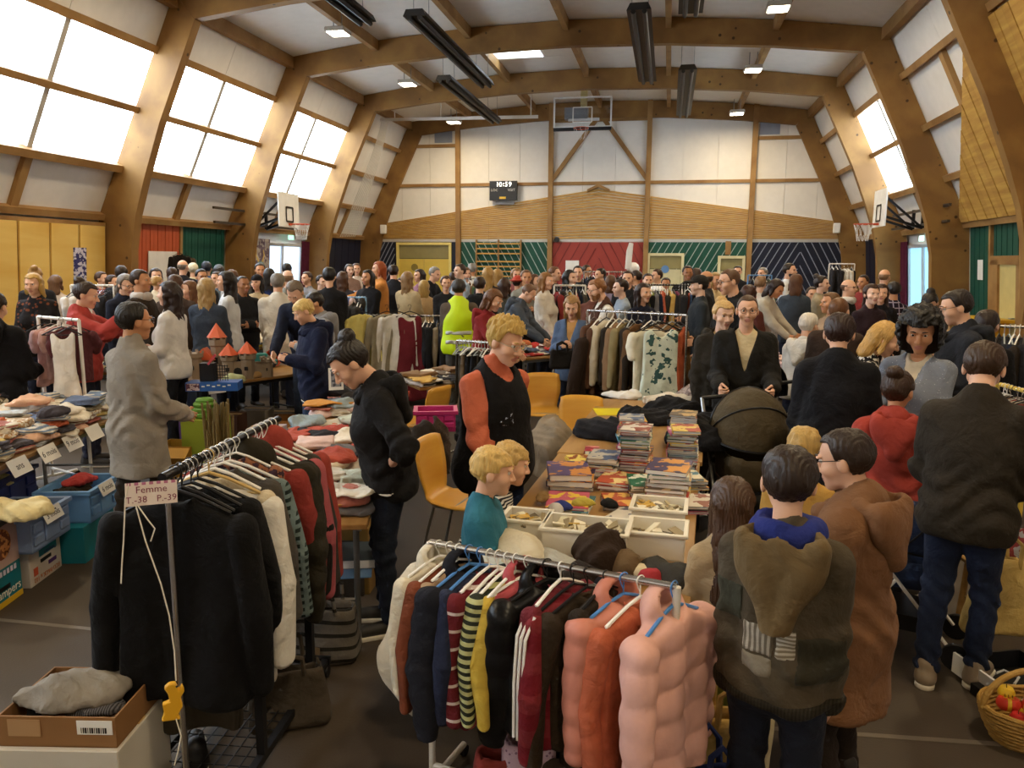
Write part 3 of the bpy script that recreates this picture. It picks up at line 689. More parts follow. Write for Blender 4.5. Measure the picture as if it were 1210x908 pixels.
def shoe_meshes(lod):
    if lod not in _SH:
        v = {2:.007,1:.012,0:.02}[lod]
        def f(P):
            d = rcone(P,(0,-.06,.05),(0,.13,.038),.042,.036); d = smin(d, rcone(P,(0,-.05,.05),(0,-.05,.11),.045,.043), .03); return smax(d, .02-P[:,2], .008)
        def s(P):
            d = rcone(P*A(1,1,0)+A(0,0,0),(0,-.06,0),(0,.14,0),.045,.043); return smax(d, np.maximum(P[:,2]-.024,-P[:,2]), .003)
        V,Q = snets(f,(-.07,-.13,0),(.07,.2,.17),v); V2,Q2 = snets(s,(-.07,-.13,-.02),(.07,.2,.05),v)
        _SH[lod] = (mesh('shoe',V,Q,HAIRB), mesh('sole',V2,Q2,HAIRB))
    return _SH[lod]
SKIN = {'l':plain('d9a98b',.5,var=.05,vscale=9,spec=.35),'m':plain('c08a64',.5,var=.05,vscale=9,spec=.35),'t':plain('9a6a48',.5,var=.05,vscale=9,spec=.35),'p':plain('dcb49c',.5,var=.05,vscale=9,spec=.35)}
LIPS = plain('b87a6c',.5); DARKEYE = plain('8a604a',.5)
def _eye():
    V = MB(); V.lathe([(0,-.0115),(.0058,-.01),(.0098,-.0056),(.0115,0),(.0098,.0056),(.0062,.0096)],n=10)
    W = MB(); W.lathe([(.0062,.0096),(.003,.0112),(0,.0116)],n=10)
    return V.me('eye', plain('d9d2c8',.3), True), W.me('iris', plain('2a1c14',.2), True)
EYE = _eye()
POSE = {'down':((.10,.02,-1),(.04,.2,-1)),'fwd':((.14,.12,-1),(-.2,1,-.1)),'reach':((.06,.55,-.85),(-.08,.8,-.62)),'hip':((.50,-.42,-.75),(-.62,.30,-.55)),'hold':((.18,.25,-1),(-.55,.8,.25)),
        'up':((.2,.8,-.35),(-.25,.6,.7)),'cross':((.15,.3,-1),(-1,.55,.05)),'pocket':((.26,-.12,-1),(-.12,.32,-.95)),'back':((.2,-.3,-1),(-.1,.2,-1)),'far':((.1,.9,-.45),(-.05,1,-.2)),'low':((.05,.35,-1),(-.02,.5,-.85)),'push':((.12,.3,-1),(-.05,1,-.25))}
NPEOPLE = [0]; PLACED = []; OBST = []
def blocked(x, y, r=.56, m=.18):
    if any((x-a)**2+(y-b)**2 < r*r for a,b in PLACED): return True
    for cx,cy,ca,sa,hl,hw in OBST:
        u = (x-cx)*ca+(y-cy)*sa; v = -(x-cx)*sa+(y-cy)*ca
        if abs(u)<hl+m and abs(v)<hw+m: return True
    return False
def person(label, px, ytop, d, face=0, top='222226', bottom='23283a', hair=('short','3a2a1e'), skin='l', lean=0, head=(0,0), arms=('down','down'), lod=1, kid=0, fem=0, build=1.0,
           hem=-.10, puff=.012, sleeve='long', hood=False, vest=None, inner=None, collar=0, glasses=False, shoes='2a2522', sole='d8d0c0', stance=.0, pat=None, h=None, beard=None, hat=None, hand=('relax','relax'), legs=.0, foot=None, group=None, topm=None, trm=None, scarf=None, turn=0, cat='person', hands=True, hoodm=None, vd=.30, patches=()):
    """a standing person whose head top sits at pixel (px, ytop) seen at camera depth d; face 0 = towards the camera, 90 = towards picture right"""
    P0 = atd(px, ytop, d); ztop = P0.z
    L = R(lean); nod = R(head[0]); hyaw = R(head[1])
    if h is None:
        hd_ = .235
        h = ztop if lean==0 else (ztop + 0)  # corrected below for the bend
        if lean: 
            hf = .5; h = ztop/(hf+(1-hf)*math.cos(L))
    hs = (.232 if not kid else .205+.012*kid)*(h/1.72)**(.35 if not kid else .2)/.23
    hipz = h*(.525 if not kid else .50); sh = h-.23*hs*1.22-.05*h/1.7-hipz; nb = sh+.055*h/1.7
    k = h/1.72 if not kid else h/1.72*1.02
    wS = (.178-.018*fem)*k*(build**.5); cl,sl = math.cos(L),math.sin(L)
    hip = A(0,-.10*sl,hipz)
    def T(p): return hip+A(p[0], p[1]*cl+p[2]*sl, -p[1]*sl+p[2]*cl)
    def inv(P):
        q = P-hip; return np.stack([q[:,0], q[:,1]*cl-q[:,2]*sl, q[:,1]*sl+q[:,2]*cl],1)
    base = T((0,-.01,nb))
    Rh = Matrix.Rotation(hyaw,3,'Z')@Matrix.Rotation(-(nod+L*.55),3,'X')
    hc = Vector(base)+Rh@Vector((0,.03,.165))*hs
    # place: the head top meets its pixel, feet on the floor
    c = Vector((-P0.x,-P0.y,0)).normalized(); r = Vector((-c.y,c.x,0)); dirv = c*math.cos(R(face))+r*math.sin(R(face))
    rz = math.atan2(dirv.y,dirv.x)-math.pi/2
    off = Matrix.Rotation(rz,3,'Z')@Vector((hc.x,hc.y,0))
    PLACED.append((P0.x-off.x,P0.y-off.y))
    root = empty('person', (P0.x-off.x, P0.y-off.y, 0), rz, label=label, cat=cat, group=group)
    vox = {2:.0125,1:.02,0:.032}[lod]; sd = NPEOPLE[0]*7+3; NPEOPLE[0] += 1
    SK = SKIN[skin]
    # limbs
    la = (.288*k,.248*k); S = []; 
    for i,s in enumerate((-1,1)):
        po = POSE[arms[i]] if isinstance(arms[i],str) else arms[i]
        ua = np.array(po[0],float)*(s,1,1); fa = np.array(po[1],float)*(s,1,1); ua /= np.linalg.norm(ua); fa /= np.linalg.norm(fa)
        a0 = T((s*wS*.9,-.005,sh-.03*k)); a1 = a0+ua*la[0]; a2 = a1+fa*la[1]; S.append((a0,a1,a2,fa,s))
    legsl = []
    for i,s in enumerate((-1,1)):
        st = stance*s; hx = s*.085*k; ank = A(s*.1*k, st*.9, .085); hp = A(hx, hip[1], hipz-.01); kn = (hp+ank)/2+A(s*.005,.035+legs*.1,0.01); legsl.append((hp,kn,ank,s))
    amp = {2:.0098,1:.007,0:.005}[lod]
    hemz = hem*k
    def torso(P, g):
        q = inv(P); b = build
        qs = q*A(1,1,1)
        dd = ell(qs,(0,.004,.66*sh),(wS*.98+g,.112*k*b+g,.42*sh+g)); dd = smin(dd, ell(qs,(0,.012*b,.26*sh),(.150*k*b+g,.112*k*b+g,.34*sh+g)), .06)
        dd = smin(dd, ell(qs,(0,-.008,-.02),((.165+.012*fem)*k*b+g,.122*k*b+g,.17*k+g)), .06)
        dd = smin(dd, rcone(np.stack([np.abs(qs[:,0]),qs[:,1],qs[:,2]],1),(0,-.008,sh+.012*k),(wS*.84,-.005,sh-.03*k),.055*k+g*.8,.046*k+g*.8), .05)
        if fem: dd = smin(dd, ell(np.stack([np.abs(qs[:,0]),qs[:,1],qs[:,2]],1),(.07*k,.085*k,.6*sh),(.065*k+g,.06*k+g,.07*k+g)), .05)
        return smin(dd, rcone(qs,(0,-.012,sh-.02),(0,-.012,nb),.066*k+g,.052*hs+g), .04), q
    def topf(P):
        dd,q = torso(P, puff)
        if hem < -.16:
            Pz = q*A(1,1.35,1); dd = smin(dd, rcone(Pz,(0,0,-.02),(0,0,hemz),.165*k*build+puff,.175*k*build+puff*1.5), .05)
        dd = smax(dd, hemz-q[:,2], .012)
        for (a0,a1,a2,fa,s) in S:
            dd = smin(dd, rcone(P,a0,a1,.052*k+puff*.9,.044*k+puff*.9), .02)
            if sleeve=='long': dd = smin(dd, rcone(P,a1,a1+(a2-a1)*.97,.044*k+puff,.032*k+puff*.9), .02)
            elif sleeve=='elbow': dd = smin(dd, rcone(P,a1,a1+(a2-a1)*.2,.046*k+puff,.046*k+puff), .02)
        if collar: dd = smin(dd, rcone(q,(0,-.012,sh+.02),(0,-.006,nb+.045*collar),.064*hs+.006,.058*hs+.006), .015)
        if inner:
            w_ = (q[:,2]-(sh-vd*k))*.26; dd = smax(dd, -smax(np.abs(q[:,0])-w_, -q[:,1], .006), .006)
        nc = -ell(q,(0,.012,nb+.05),(.048*hs,.05*hs,.075)) if not collar else -ell(q,(0,.0,nb+.09),(.052*hs,.054*hs,.075))
        dd = smax(dd, nc, .008)
        e = amp*.9*np.sin(P[:,2]*58+5*np.sin(P[:,0]*13+sd)+3*np.sin(P[:,1]*15)); wst = np.exp(-((q[:,2]-.08)/.12)**2)
        for (a0,a1,a2,fa,s) in S: wst = np.maximum(wst, np.exp(-(np.linalg.norm(P-a1.astype(f32),axis=1)/.11)**2)*1.3)
        return dd+folds(P*A(1.2,1.2,.9),sd,amp,19.)+e*wst
    allp = np.array([p for (a0,a1,a2,_,_) in S for p in (a0,a1,a2)]+[T((0,0,nb)),T((0,0,hemz)),hip])
    mg = .17+puff
    lo = allp.min(0)-mg; hi = allp.max(0)+mg; lo[0] = min(lo[0],-wS-.1); hi[0] = max(hi[0],wS+.1)
    V,Q = snets(topf, lo, hi, vox)
    tm = topm or (cloth(top) if isinstance(top,str) else cloth(*top))
    link('top' if True else '', mesh('top',V,Q,tm), root)
    # trousers
    def trf(P):
        dd = ell(P,(0,hip[1]-.004,hipz-.0),((.152+.012*fem)*k*build**.7,.112*k*build**.8,.14*k))
        for (hp,kn,an,s) in legsl:
            dd = smin(dd, rcone(P,hp,kn,.09*k*build**.4,.066*k), .035); dd = smin(dd, rcone(P,kn,an,.063*k,.055*k if not fem else .049*k), .02)
        dd = smax(dd, .075-P[:,2], .01); dd = smax(dd, P[:,2]-(hipz+.10*k), .01)
        kz = np.exp(-((P[:,2]-hipz*.52)/.11)**2)+np.exp(-((P[:,2]-.13)/.09)**2)*1.2
        return dd+folds(P*A(1,1,1.2),sd+1,amp*.8,17.)+kz*amp*.8*np.sin(P[:,2]*75+4*np.sin(P[:,0]*20+P[:,1]*14+sd))
    V,Q = snets(trf, (-.3,-.3-abs(stance),.04), (.3,.3+abs(stance),hipz+.16), vox)
    link('trousers', mesh('trousers',V,Q,trm or (cloth(bottom) if isinstance(bottom,str) else cloth(*bottom))), root)
    # shoes
    sm,so = shoe_meshes(lod)
    for (hp,kn,an,s) in legsl:
        o = link('shoe', sm, root, (an[0],an[1]+.03,0), (0,0,-s*.15), plain(shoes,.6), (k,k,1)); 
        if lod==2: link('sole', so, o, (0,0,0), None, plain(sole,.6))
    # body: head, neck, limbs and hands in one mesh
    VV = []; QQ = []; MI = []; nv = 0
    def addm(V,Q,mi=None):
        nonlocal nv
        VV.append(np.asarray(V,f32)); QQ.append(Q+nv); nv += len(V); MI.append(np.zeros(len(Q),int) if mi is None else mi)
    HV,HQ,HM = head_mesh(fem,1 if kid else 0,lod); Rn = np.array(Rh,f32)
    addm((HV*hs)@Rn.T+np.array(hc,f32), HQ, HM)
    def bodyf(P):
        dd,q = torso(P,-.014); dd = smax(dd, -.02-q[:,2], .01)
        for (a0,a1,a2,fa,s) in S: dd = smin(dd, rcone(P,a0,a1,.042*k,.036*k), .03); dd = smin(dd, rcone(P,a1,a2,.037*k,.026*k), .015)
        for (hp,kn,an,s) in legsl: dd = smin(dd, rcone(P,hp,kn,.07*k,.05*k), .03); dd = smin(dd, rcone(P,kn,an,.045*k,.036*k), .02)
        return dd
    lo2 = np.minimum(lo,[-.28,-.28-abs(stance),0.02]); hi2 = np.maximum(hi,[.28,.28,T((0,0,nb))[2]+.06])
    V,Q = snets(bodyf, lo2, hi2, .02 if (lod==2) else .034); addm(V,Q)
    if hands:
        for i,(a0,a1,a2,fa,s) in enumerate(S):
            hv,hq = hand_mesh(hand[i], lod); hv = hv.copy()
            if s<0: hv[:,0] *= -1; hq = hq[:,::-1]
            f_ = Vector(fa); inn = Vector((-s,.25,0)); z = (-inn).cross(f_) if False else None
            pal = (inn - f_*inn.dot(f_)).normalized()   # palm faces inwards
            zc = -pal; xc = f_.cross(zc)
            if (xc.dot(Vector((0,.6,.8))) < 0) == (s>0): pass
            Mx = np.array([xc*(1 if True else 1),f_,zc],f32)
            sgn = 1 if xc.dot(Vector((0,.7,.7)))>0 else -1
            hv2 = hv.copy(); hv2[:,0] *= sgn*s
            q2 = hq if sgn*s>0 else hq[:,::-1]
            addm((hv2*(.95*k**.7 if not kid else .72*k**.4))@Mx+np.array(a2,f32), q2)
    link('body', mesh('body', np.concatenate(VV), np.concatenate(QQ), [SK,LIPS,DARKEYE], True, np.concatenate(MI)), root)
    MH = Matrix.Translation(hc)@Rh.to_4x4()@Matrix.Scale(hs,4)
    def onhead(name, me, m=None):
        o = link(name, me, root, None, None, m); o.matrix_local = MH; return o
    if hair and hair[0]!='none': onhead('hair', hair_mesh(hair[0],lod), hairmat(hair[1]))
    if lod>=1:
        for s in (-1,1):
            for nm,me in zip(('eye','iris'),EYE):
                o = onhead(nm, me); o.matrix_local = MH@Matrix.Translation((s*.032,.0735,.012))@Matrix.Rotation(R(-90),4,'X')
            if lod==2: onhead('eyebrow', MB().tube([(s*.016,.094,.033),(s*.03,.094,.038),(s*.047,.082,.034)],[.003,.004,.002],5).me('eyebrow', hairmat(hair[1] if hair else '3a2a1e'), True))
    if beard:
        key = ('beard',lod)
        if key not in _HH:
            def bf(P):
                dd = smin(ell(P,(0,.026,-.052),(.06,.071,.068)), ell(P,(0,.064,-.094),(.03,.03,.03)), .02)
                dd = smax(dd, P[:,2]+.032, .01); return smax(dd, -ell(P,(0,.1,-.062),(.02,.02,.009)), .006)
            V,Q = snets(bf,(-.1,-.08,-.15),(.1,.13,0),{2:.006,1:.009,0:.014}[lod]); _HH[key] = mesh('beard',V,Q,HAIRB)
        onhead('beard', _HH[key], hairmat(beard))
    if hat:
        key = ('hat',hat[0])
        if key not in _HH:
            def hf(P):
                dd = ell(P,(0,-.014,.040),(.090,.11,.096)); dd = smax(dd, .035+.12*P[:,1]*(-1)*0-P[:,2]+.25*np.maximum(-P[:,1],0)*(-1), .01)
                if hat[0]=='bucket': dd = smin(dd, smax(smax(rcone(P*A(1,.9,0),(0,0,0),(0,.001,0),.15,.15), P[:,2]-.055-.0, .01), .035-P[:,2], .01), .02)
                if hat[0]=='cap': dd = smin(dd, smax(ell(P,(0,.1,.045),(.07,.085,.02)), .03-P[:,2], .01), .01)
                return dd
            V,Q = snets(hf,(-.18,-.18,-.02),(.18,.2,.16),.009); _HH[key] = mesh('hat',V,Q,HAIRB)
        onhead('hat', _HH[key], cloth(hat[1]))
    if glasses:
        GM = plain(glasses if isinstance(glasses,str) else '1a1a1c',.3,.3)
        for s in (-1,1):
            onhead('lens_rim', MB().tube([(s*(.034+.023*math.cos(a)),.106-.006*abs(math.cos(a)),.012+.017*math.sin(a)) for a in np.linspace(0,6.283,15)[:-1]], .0018, 5, True).me('lens_rim', GM, True))
            onhead('temple', MB().tube([(s*.057,.1,.016),(s*.078,.06,.016),(s*.084,-.01,.014)], .0018, 5).me('temple', GM, True))
        onhead('bridge', MB().tube([(-.011,.106,.014),(0,.109,.017),(.011,.106,.014)], .0018, 5).me('bridge', GM, True))
    if vest:
        def vf(P):
            dd,q = torso(P, puff+.018); dd = smax(dd, (hemz-.02)-q[:,2], .01)
            for (a0,a1,a2,fa,s) in S: dd = smax(dd, -rcone(P,a0,a0+(a1-a0)*.8+A(s*.06,0,0),.078*k+puff,.085*k+puff), .012)
            dd = smax(dd, -ell(q,(0,.05,nb+.02),(.08*hs,.085*hs,.15)), .01); return dd+folds(P,sd+5,amp,15.)
        V,Q = snets(vf, lo, hi, vox); link('vest', mesh('vest',V,Q,vest if not isinstance(vest,str) else cloth(vest)), root)
    if inner:
        wv = .075*k
        def nf(P):
            dd,q = torso(P, min(.006,puff*.5)); dd = smax(dd, -q[:,1]-.02, .01); dd = smax(dd, (sh-vd*k-.03)-q[:,2], .01); return smax(dd, -ell(q,(0,.04,nb+.05),(.055*hs,.075*hs,.085)), .01)
        V,Q = snets(nf, lo, hi, min(vox,.016)); link('shirt_front', mesh('shirt_front',V,Q,cloth(inner)), root)
    if hood:
        hz = .5 if hood is True else hood
        def hdf(P):
            q = inv(P); q = np.stack([np.abs(q[:,0]),q[:,1],q[:,2]],1); sx = .85+.3*hz
            o = ell(q,(0,-.085*k-puff,sh+.02*k-.04*hz*k),(.125*k*sx+puff*.4,.05*k+puff*.4,(.09+.06*hz)*k)); o = smin(o, rcone(q,(.095*k,-.055*k,sh+.055*k),(.05*k,.075*k+puff,sh-.015*k),.034*k+puff*.3,.024*k+puff*.3), .03)
            o = smin(o, rcone(q,(.105*k*sx,-.085*k-puff,sh+.05*k),(0,-.11*k-puff,sh-(.08+.16*hz)*k),.042*k,.05*k), .035)
            o = smax(o, -ell(q,(0,-.075*k-puff*.6,sh+.115*k),(.108*k*sx,.06*k,.135*k)), .008); o = smax(o, -ell(q,(0,.03,nb+.06),(.075*hs,.075*hs,.13)), .01)
            return o+folds(P,sd+7,.006,30.)
        bb_ = T((0,-.05,sh)); V,Q = snets(hdf, bb_-A(.24,.24,.26)*k, bb_+A(.24,.24,.2)*k, min(vox,.013)); link('hood', mesh('hood',V,Q,hoodm or tm), root)
    for (nm_,x0,x1,y0,y1,z0,z1,pm,ex) in patches:
        def pf(P):
            q = inv(P); return np.maximum(topf(P)-ex, np.max(np.maximum(A(x0,y0,z0)-q, q-A(x1,y1,z1)),axis=1))
        pc = np.array([T((x,y,z)) for x in (x0,x1) for y in (y0,y1) for z in (z0,z1)]); V,Q = snets(pf, np.maximum(pc.min(0)-.03,lo), np.minimum(pc.max(0)+.03,hi), min(vox,.012))
        if len(Q): link(nm_, mesh(nm_,V,Q,pm), root)
    if scarf:
        def sf(P):
            q = inv(P)-A(0,.01,nb-.0); rr = np.sqrt((q[:,0]/1.05)**2+(q[:,1])**2); return np.sqrt((rr-.078*hs)**2+(q[:,2]*.75)**2)-.036+folds(P,sd+9,.006,45.)
        bb_ = T((0,.01,nb)); V,Q = snets(sf, bb_-.16, bb_+.16, min(vox,.013)); link('scarf', mesh('scarf',V,Q,cloth(scarf)), root)
    root['_h'] = h
    return root, S, hc, T
# ---------------------------------------------------------------- garments on hangers (hook on the rail at the origin; shoulders along x, rail along y)
_GP = {}
def garment_mesh(kind, v=0, near=False):
    key = (kind,v,near)
    if key in _GP: return _GP[key]
    r = np.random.RandomState(sum(map(ord,kind))*3+v*17+1)
    p = dict(jacket=(.46,.68,.05,.58,.05),coat=(.46,1.0,.055,.62,.05),puffer=(.48,.66,.075,.58,.06),shirt=(.44,.72,.03,.55,.042),tee=(.44,.62,.022,.2,.05),dress=(.38,1.12,.04,0,0),skirt=(.3,.75,.04,0,0),trousers=(.26,.62,.03,0,0),hoodie=(.46,.66,.05,.57,.05),tank=(.34,.66,.022,0,0),kidcoat=(.44,.60,.065,.5,.058))[kind]
    W,Ln,t,Ls,rs = p; W *= r.uniform(.94,1.06); Ln *= r.uniform(.92,1.08); ph = r.rand(4)*6; amp = r.uniform(.008,.02)*(1.5 if kind in('dress','skirt','shirt') else 1)
    flare = {'dress':.10,'skirt':.10,'coat':.06}.get(kind,.015); bent = r.uniform(-.05,.05); lw = r.uniform(-.02,.06)
    def f(P):
        x,y,z = P.T; dn = np.clip(-(z+.1)/Ln,0,1.2)
        ys = y-(amp*(.3+dn)*np.sin(x*(24+6*math.sin(ph[3]))+ph[0]+1.2*np.sin(z*4+ph[1]))+bent*dn*np.sin(x*5+ph[2]))
        w = W/2-.03+flare*dn*(1 if kind!='coat' else dn)-(.03*np.sin(np.clip(dn*3.14,0,3.14)) if kind in('dress','tank') else 0)
        tt = t*(.6+.5*dn)*(1+.25*np.sin(x*9+ph[1]))
        if kind in('puffer','kidcoat'): tt = tt+.014*np.abs(np.sin((z+.1)*26))**.6-.008
        slope = .36 if kind not in('trousers','skirt') else .0
        d = smax(np.abs(x)-w, np.abs(ys)-tt, .035); d = smax(d, (z+slope*np.abs(x)+.085+(.03 if slope==0 else 0))*.94, .03); d = smax(d, -Ln-.1-z+.012*np.sin(x*14+ph[0]), .015)
        if Ls:
            for s in (-1,1):
                a = A(s*(W/2-.02),0,-.085-slope*(W/2-.05)-.05); m_ = a+A(s*(.045+.02*math.sin(ph[2]+s)),bent*.5+.02*s*math.sin(ph[1]),-Ls*.5); e = m_+A(s*lw*.3,.03*math.sin(ph[0]*s),-Ls*.5)
                Pw = np.stack([x,ys*.9,z],1)
                rr = rs+ (0.008*np.abs(np.sin(z*30)) if kind=='puffer' else 0)
                d = smin(d, rcone(Pw,a,m_,rs*1.12,rs)+(-.008*np.abs(np.sin(z*28)) if kind in('puffer','kidcoat') else 0), .007); d = smin(d, rcone(Pw,m_,e,rs,rs*.8)+(-.008*np.abs(np.sin(z*28)) if kind in('puffer','kidcoat') else 0), .007)
        if kind in('hoodie','puffer','kidcoat'):
            d = smin(d, ell(P,(0,-.05,-.10),(.11,.07,.10)), .03)
        if kind in('coat','jacket'): d = smin(d, rcone(np.stack([np.abs(x),y,z],1),(.05,-.03,-.07),(.02,.05,-.16),.02,.022), .015)
        nk = (.075,.12,.05) if kind not in('dress','tank') else (.095,.12,.13)
        if kind not in('trousers','skirt'): d = smax(d, -ell(P,(0,.03 if kind in('hoodie','puffer','kidcoat') else 0,-.062),nk), .01)
        if kind in('jacket','coat','puffer','hoodie','kidcoat','shirt'): d = d+np.where(ys>0,.011,0)*np.exp(-(x/.010)**2)
        return d+folds(P*A(1,1,.3),v*5+3,.0045,34.)
    V,Q = snets(f,(-.42,-.2,-Ln-.2),(.42,.2,.06),.0105 if near else .017)
    _GP[key] = mesh('garment',V,Q,HAIRB); return _GP[key]
def hanger_mesh(kind):
    key = ('hanger',kind)
    if key not in _GP:
        m = MB(); r = .0035 if kind=='wire' else .007
        m.tube([(0,0,-.02),(0,0,-.045),(.0,0,-.075)], .003, 6)
        hook = [(-.022*math.cos(a),0,-.0+.022*math.sin(a)+0) for a in np.linspace(-.6,3.14,9)][::-1]
        m.tube([(0,0,-.05),(.012,0,-.03),(.022,0,-.005)]+[(.022*math.cos(a),0,.022*math.sin(a)) for a in np.linspace(0,3.4,9)], .0026, 6)
        m.tube([(0,0,-.07),(-.07,0,-.092),(-.19,0,-.15)], r, 6); m.tube([(0,0,-.07),(.07,0,-.092),(.19,0,-.15)], r, 6)
        if kind!='arm': m.tube([(-.19,0,-.15),(.19,0,-.15)], r*.7, 6)
        _GP[key] = m.me('hanger', CHROME, True)
    return _GP[key]
HCOL = {'w':WHITEP,'k':BLACKM,'b':plain('4f86c9',.35),'c':CHROME,'y':plain('c9a866',.5),'g':plain('9aa0a0',.4)}
CNAME = {}
def hung(kind, c, pos, ang, sc=1.0, v=0, hg='w', label=None, group=None, near=False, tilt=0, nm=None, ty=1.0):
    """one garment on its hanger: a thing with the garment itself and the hanger as parts"""
    m = c if not isinstance(c,(str,tuple)) else (cloth(c) if isinstance(c,str) else cloth(*c))
    names = dict(jacket='hanging_jacket',coat='hanging_coat',puffer='hanging_puffer_jacket',shirt='hanging_shirt',tee='hanging_tshirt',dress='hanging_dress',skirt='hanging_skirt',trousers='hanging_trousers',hoodie='hanging_hoodie',tank='hanging_singlet',kidcoat='hanging_child_coat')
    g = empty(nm or names[kind], pos, 0, label=label, cat={'tee':'t-shirt','tank':'top','kidcoat':'coat','puffer':'jacket'}.get(kind,kind), group=group)
    g.rotation_euler = (0,tilt,ang)
    o = link('garment', garment_mesh(kind,v,near), g, None, None, m, (sc,sc*ty,sc))
    link('hanger', hanger_mesh('wire' if hg=='c' else 'plastic'), g, None, None, HCOL[hg], (sc,1,sc if sc<1 else 1) if sc<1 else None)
    return g
# ---------------------------------------------------------------- folded and heaped cloth
def pile_mesh(kind, v):
    key = ('pile',kind,v)
    if key in _GP: return _GP[key]
    r = np.random.RandomState(v*13+len(kind))
    off = [(r.uniform(-.02,.02),r.uniform(-.02,.02),r.uniform(.9,1.05),r.uniform(.9,1.05)) for _ in range(4)]; n = r.randint(2,4)
    if kind=='folded':
        def f(P):
            q = P+np.stack([0*P[:,0],0*P[:,0],.012*np.sin(P[:,0]*17+v)*np.sin(P[:,1]*15+v*2)],1); q = q+folds(P,v,.006,26.)[:,None]; d = 9
            for i in range(n):
                a,b,s1,s2 = off[i]; e = rbox(q,(a,b,.014+.022*i),(.30*s1,.24*s2,.022),.0095); d = e if i==0 else smin(d,e,.004)
            return smax(d, .001-P[:,2], .004)
        V,Q = snets(f,(-.21,-.18,-.01),(.21,.18,.12),.0125)
    elif kind=='heap':
        def f(P):
            w = folds(P,v,.045,13.); q = P+np.stack([w,folds(P,v+3,.045,12.),.6*folds(P,v+5,.04,16.)],1)
            d = ell(q,(0,0,.03),(.19,.15,.06)); d = smin(d, ell(q,(r_[0],r_[1],.03),(.13,.09,.05)), .02); d = d+.012*np.abs(np.sin(P[:,0]*30+8*np.sin(P[:,1]*9+v)))-.006
            return smax(d, .001-P[:,2], .006)
        r_ = r.uniform(-.12,.12,2); V,Q = snets(f,(-.32,-.28,-.01),(.32,.28,.17),.0135)
    elif kind=='flat':     # thin garment thrown flat
        def f(P):
            q = P+np.stack([folds(P,v,.03,11.),folds(P,v+3,.03,12.),0*P[:,0]],1); z = P[:,2]-.012-.014*(1+folds(P,v+8,1.,19.))
            d = smax(np.abs(z)-.009, rbox(q*A(1,1,0),(0,0,0),(.36,.27,1),.05), .01)
            d = smin(d, smax(np.abs(z)-.008, rcone(q*A(1,1,0),(.12,.05,0),(.27,-.06,0),.05,.04), .01), .01); return smax(d,.001-P[:,2],.003)
        V,Q = snets(f,(-.26,-.22,-.01),(.36,.22,.08),.0125)
    _GP[key] = mesh('cloth_item',V,Q,HAIRB); return _GP[key]
def pile(kind, c, pos, rz=0, sc=1.0, v=0, label='', cat='clothes', group=None, nm=None, rot=None):
    m = c if not isinstance(c,(str,tuple)) else (cloth(c) if isinstance(c,str) else cloth(*c))
    nm = nm or dict(folded='folded_garment',heap='crumpled_garment',flat='spread_garment')[kind]
    o = link(nm, pile_mesh(kind,v), None, pos, rot or (0,0,rz), m, sc)
    return tag(o, label=label, cat=cat, group=group)
# ================================================================ furniture and goods
_CN = [('black','18181a'),('charcoal','3a3a3c'),('grey','808080'),('light grey','b8b8b8'),('white','ececea'),('cream','e3d8b8'),('beige','bda47c'),('tan','9a7a50'),('brown','5a3a24'),('dark brown','35241a'),('rust','9a4a26'),('orange','d8743a'),('salmon','e09a80'),('red','b02a2a'),('dark red','701c22'),('wine','5a1830'),('pink','dc8a9a'),('pale pink','ecc6c2'),('rose','b85a6a'),('purple','5a3a78'),('lilac','a898c0'),('navy','1a2240'),('blue','3a5a9a'),('light blue','9ab8d8'),('denim blue','46607c'),('teal','2a6a72'),('green','3a7a3a'),('dark green','1f4030'),('olive','5a5230'),('lime','a8b83a'),('yellow','e0c040'),('pale yellow','ece09a'),('mustard','b08a2a')]
def cname(c):
    if isinstance(c,tuple):
        return cname(c[0])+' and '+cname(c[1])+' '+{'stripe':'striped','stripev':'striped','plaid':'checked','print':'patterned','dots':'dotted','knit':'knitted'}[c[2]]
    a = [int(c[i:i+2],16) for i in (0,2,4)]; return min(_CN, key=lambda n: sum((x-int(n[1][i*2:i*2+2],16))**2 for i,x in enumerate(a)))[0]
def table(p0, p1, wd, z, label, m=None, n=1, group=None, legm=None, name='folding_table'):
    """rectangular table whose long centre line runs from p0 to p1 (floor points)"""
    p0 = Vector((p0.x,p0.y,0)); p1 = Vector((p1.x,p1.y,0)); d = p1-p0; L = d.length; rz = math.atan2(d.y,d.x)
    OBST.append(((p0.x+p1.x)/2,(p0.y+p1.y)/2,math.cos(rz),math.sin(rz),L/2,wd/2))
    t = empty(name, (p0+p1)/2, rz, label=label, cat='table', group=group); m = m or wood('a8824e','8f6a3a',(2,8,2),False,.4)
    MB().box((0,0,z-.015),(L,wd,.03)).o('tabletop', m, t, bevel=.004)
    for x in (-L/2+.12,L/2-.12):
        for y in (-wd/2+.07,wd/2-.07): MB().tube([(x,y,0),(x,y,z-.03)], .016, 8).o('leg', legm or STEEL, t, smooth=True)
        MB().tube([(x,-wd/2+.07,.25),(x,wd/2-.07,.25)], .011, 6).o('stretcher', legm or STEEL, t, smooth=True)
    for y in (-wd/2+.05,wd/2-.05): MB().bar((-L/2+.1,y,z-.05),(L/2-.1,y,z-.05),.02,.04).o('apron', legm or STEEL, t)
    return t
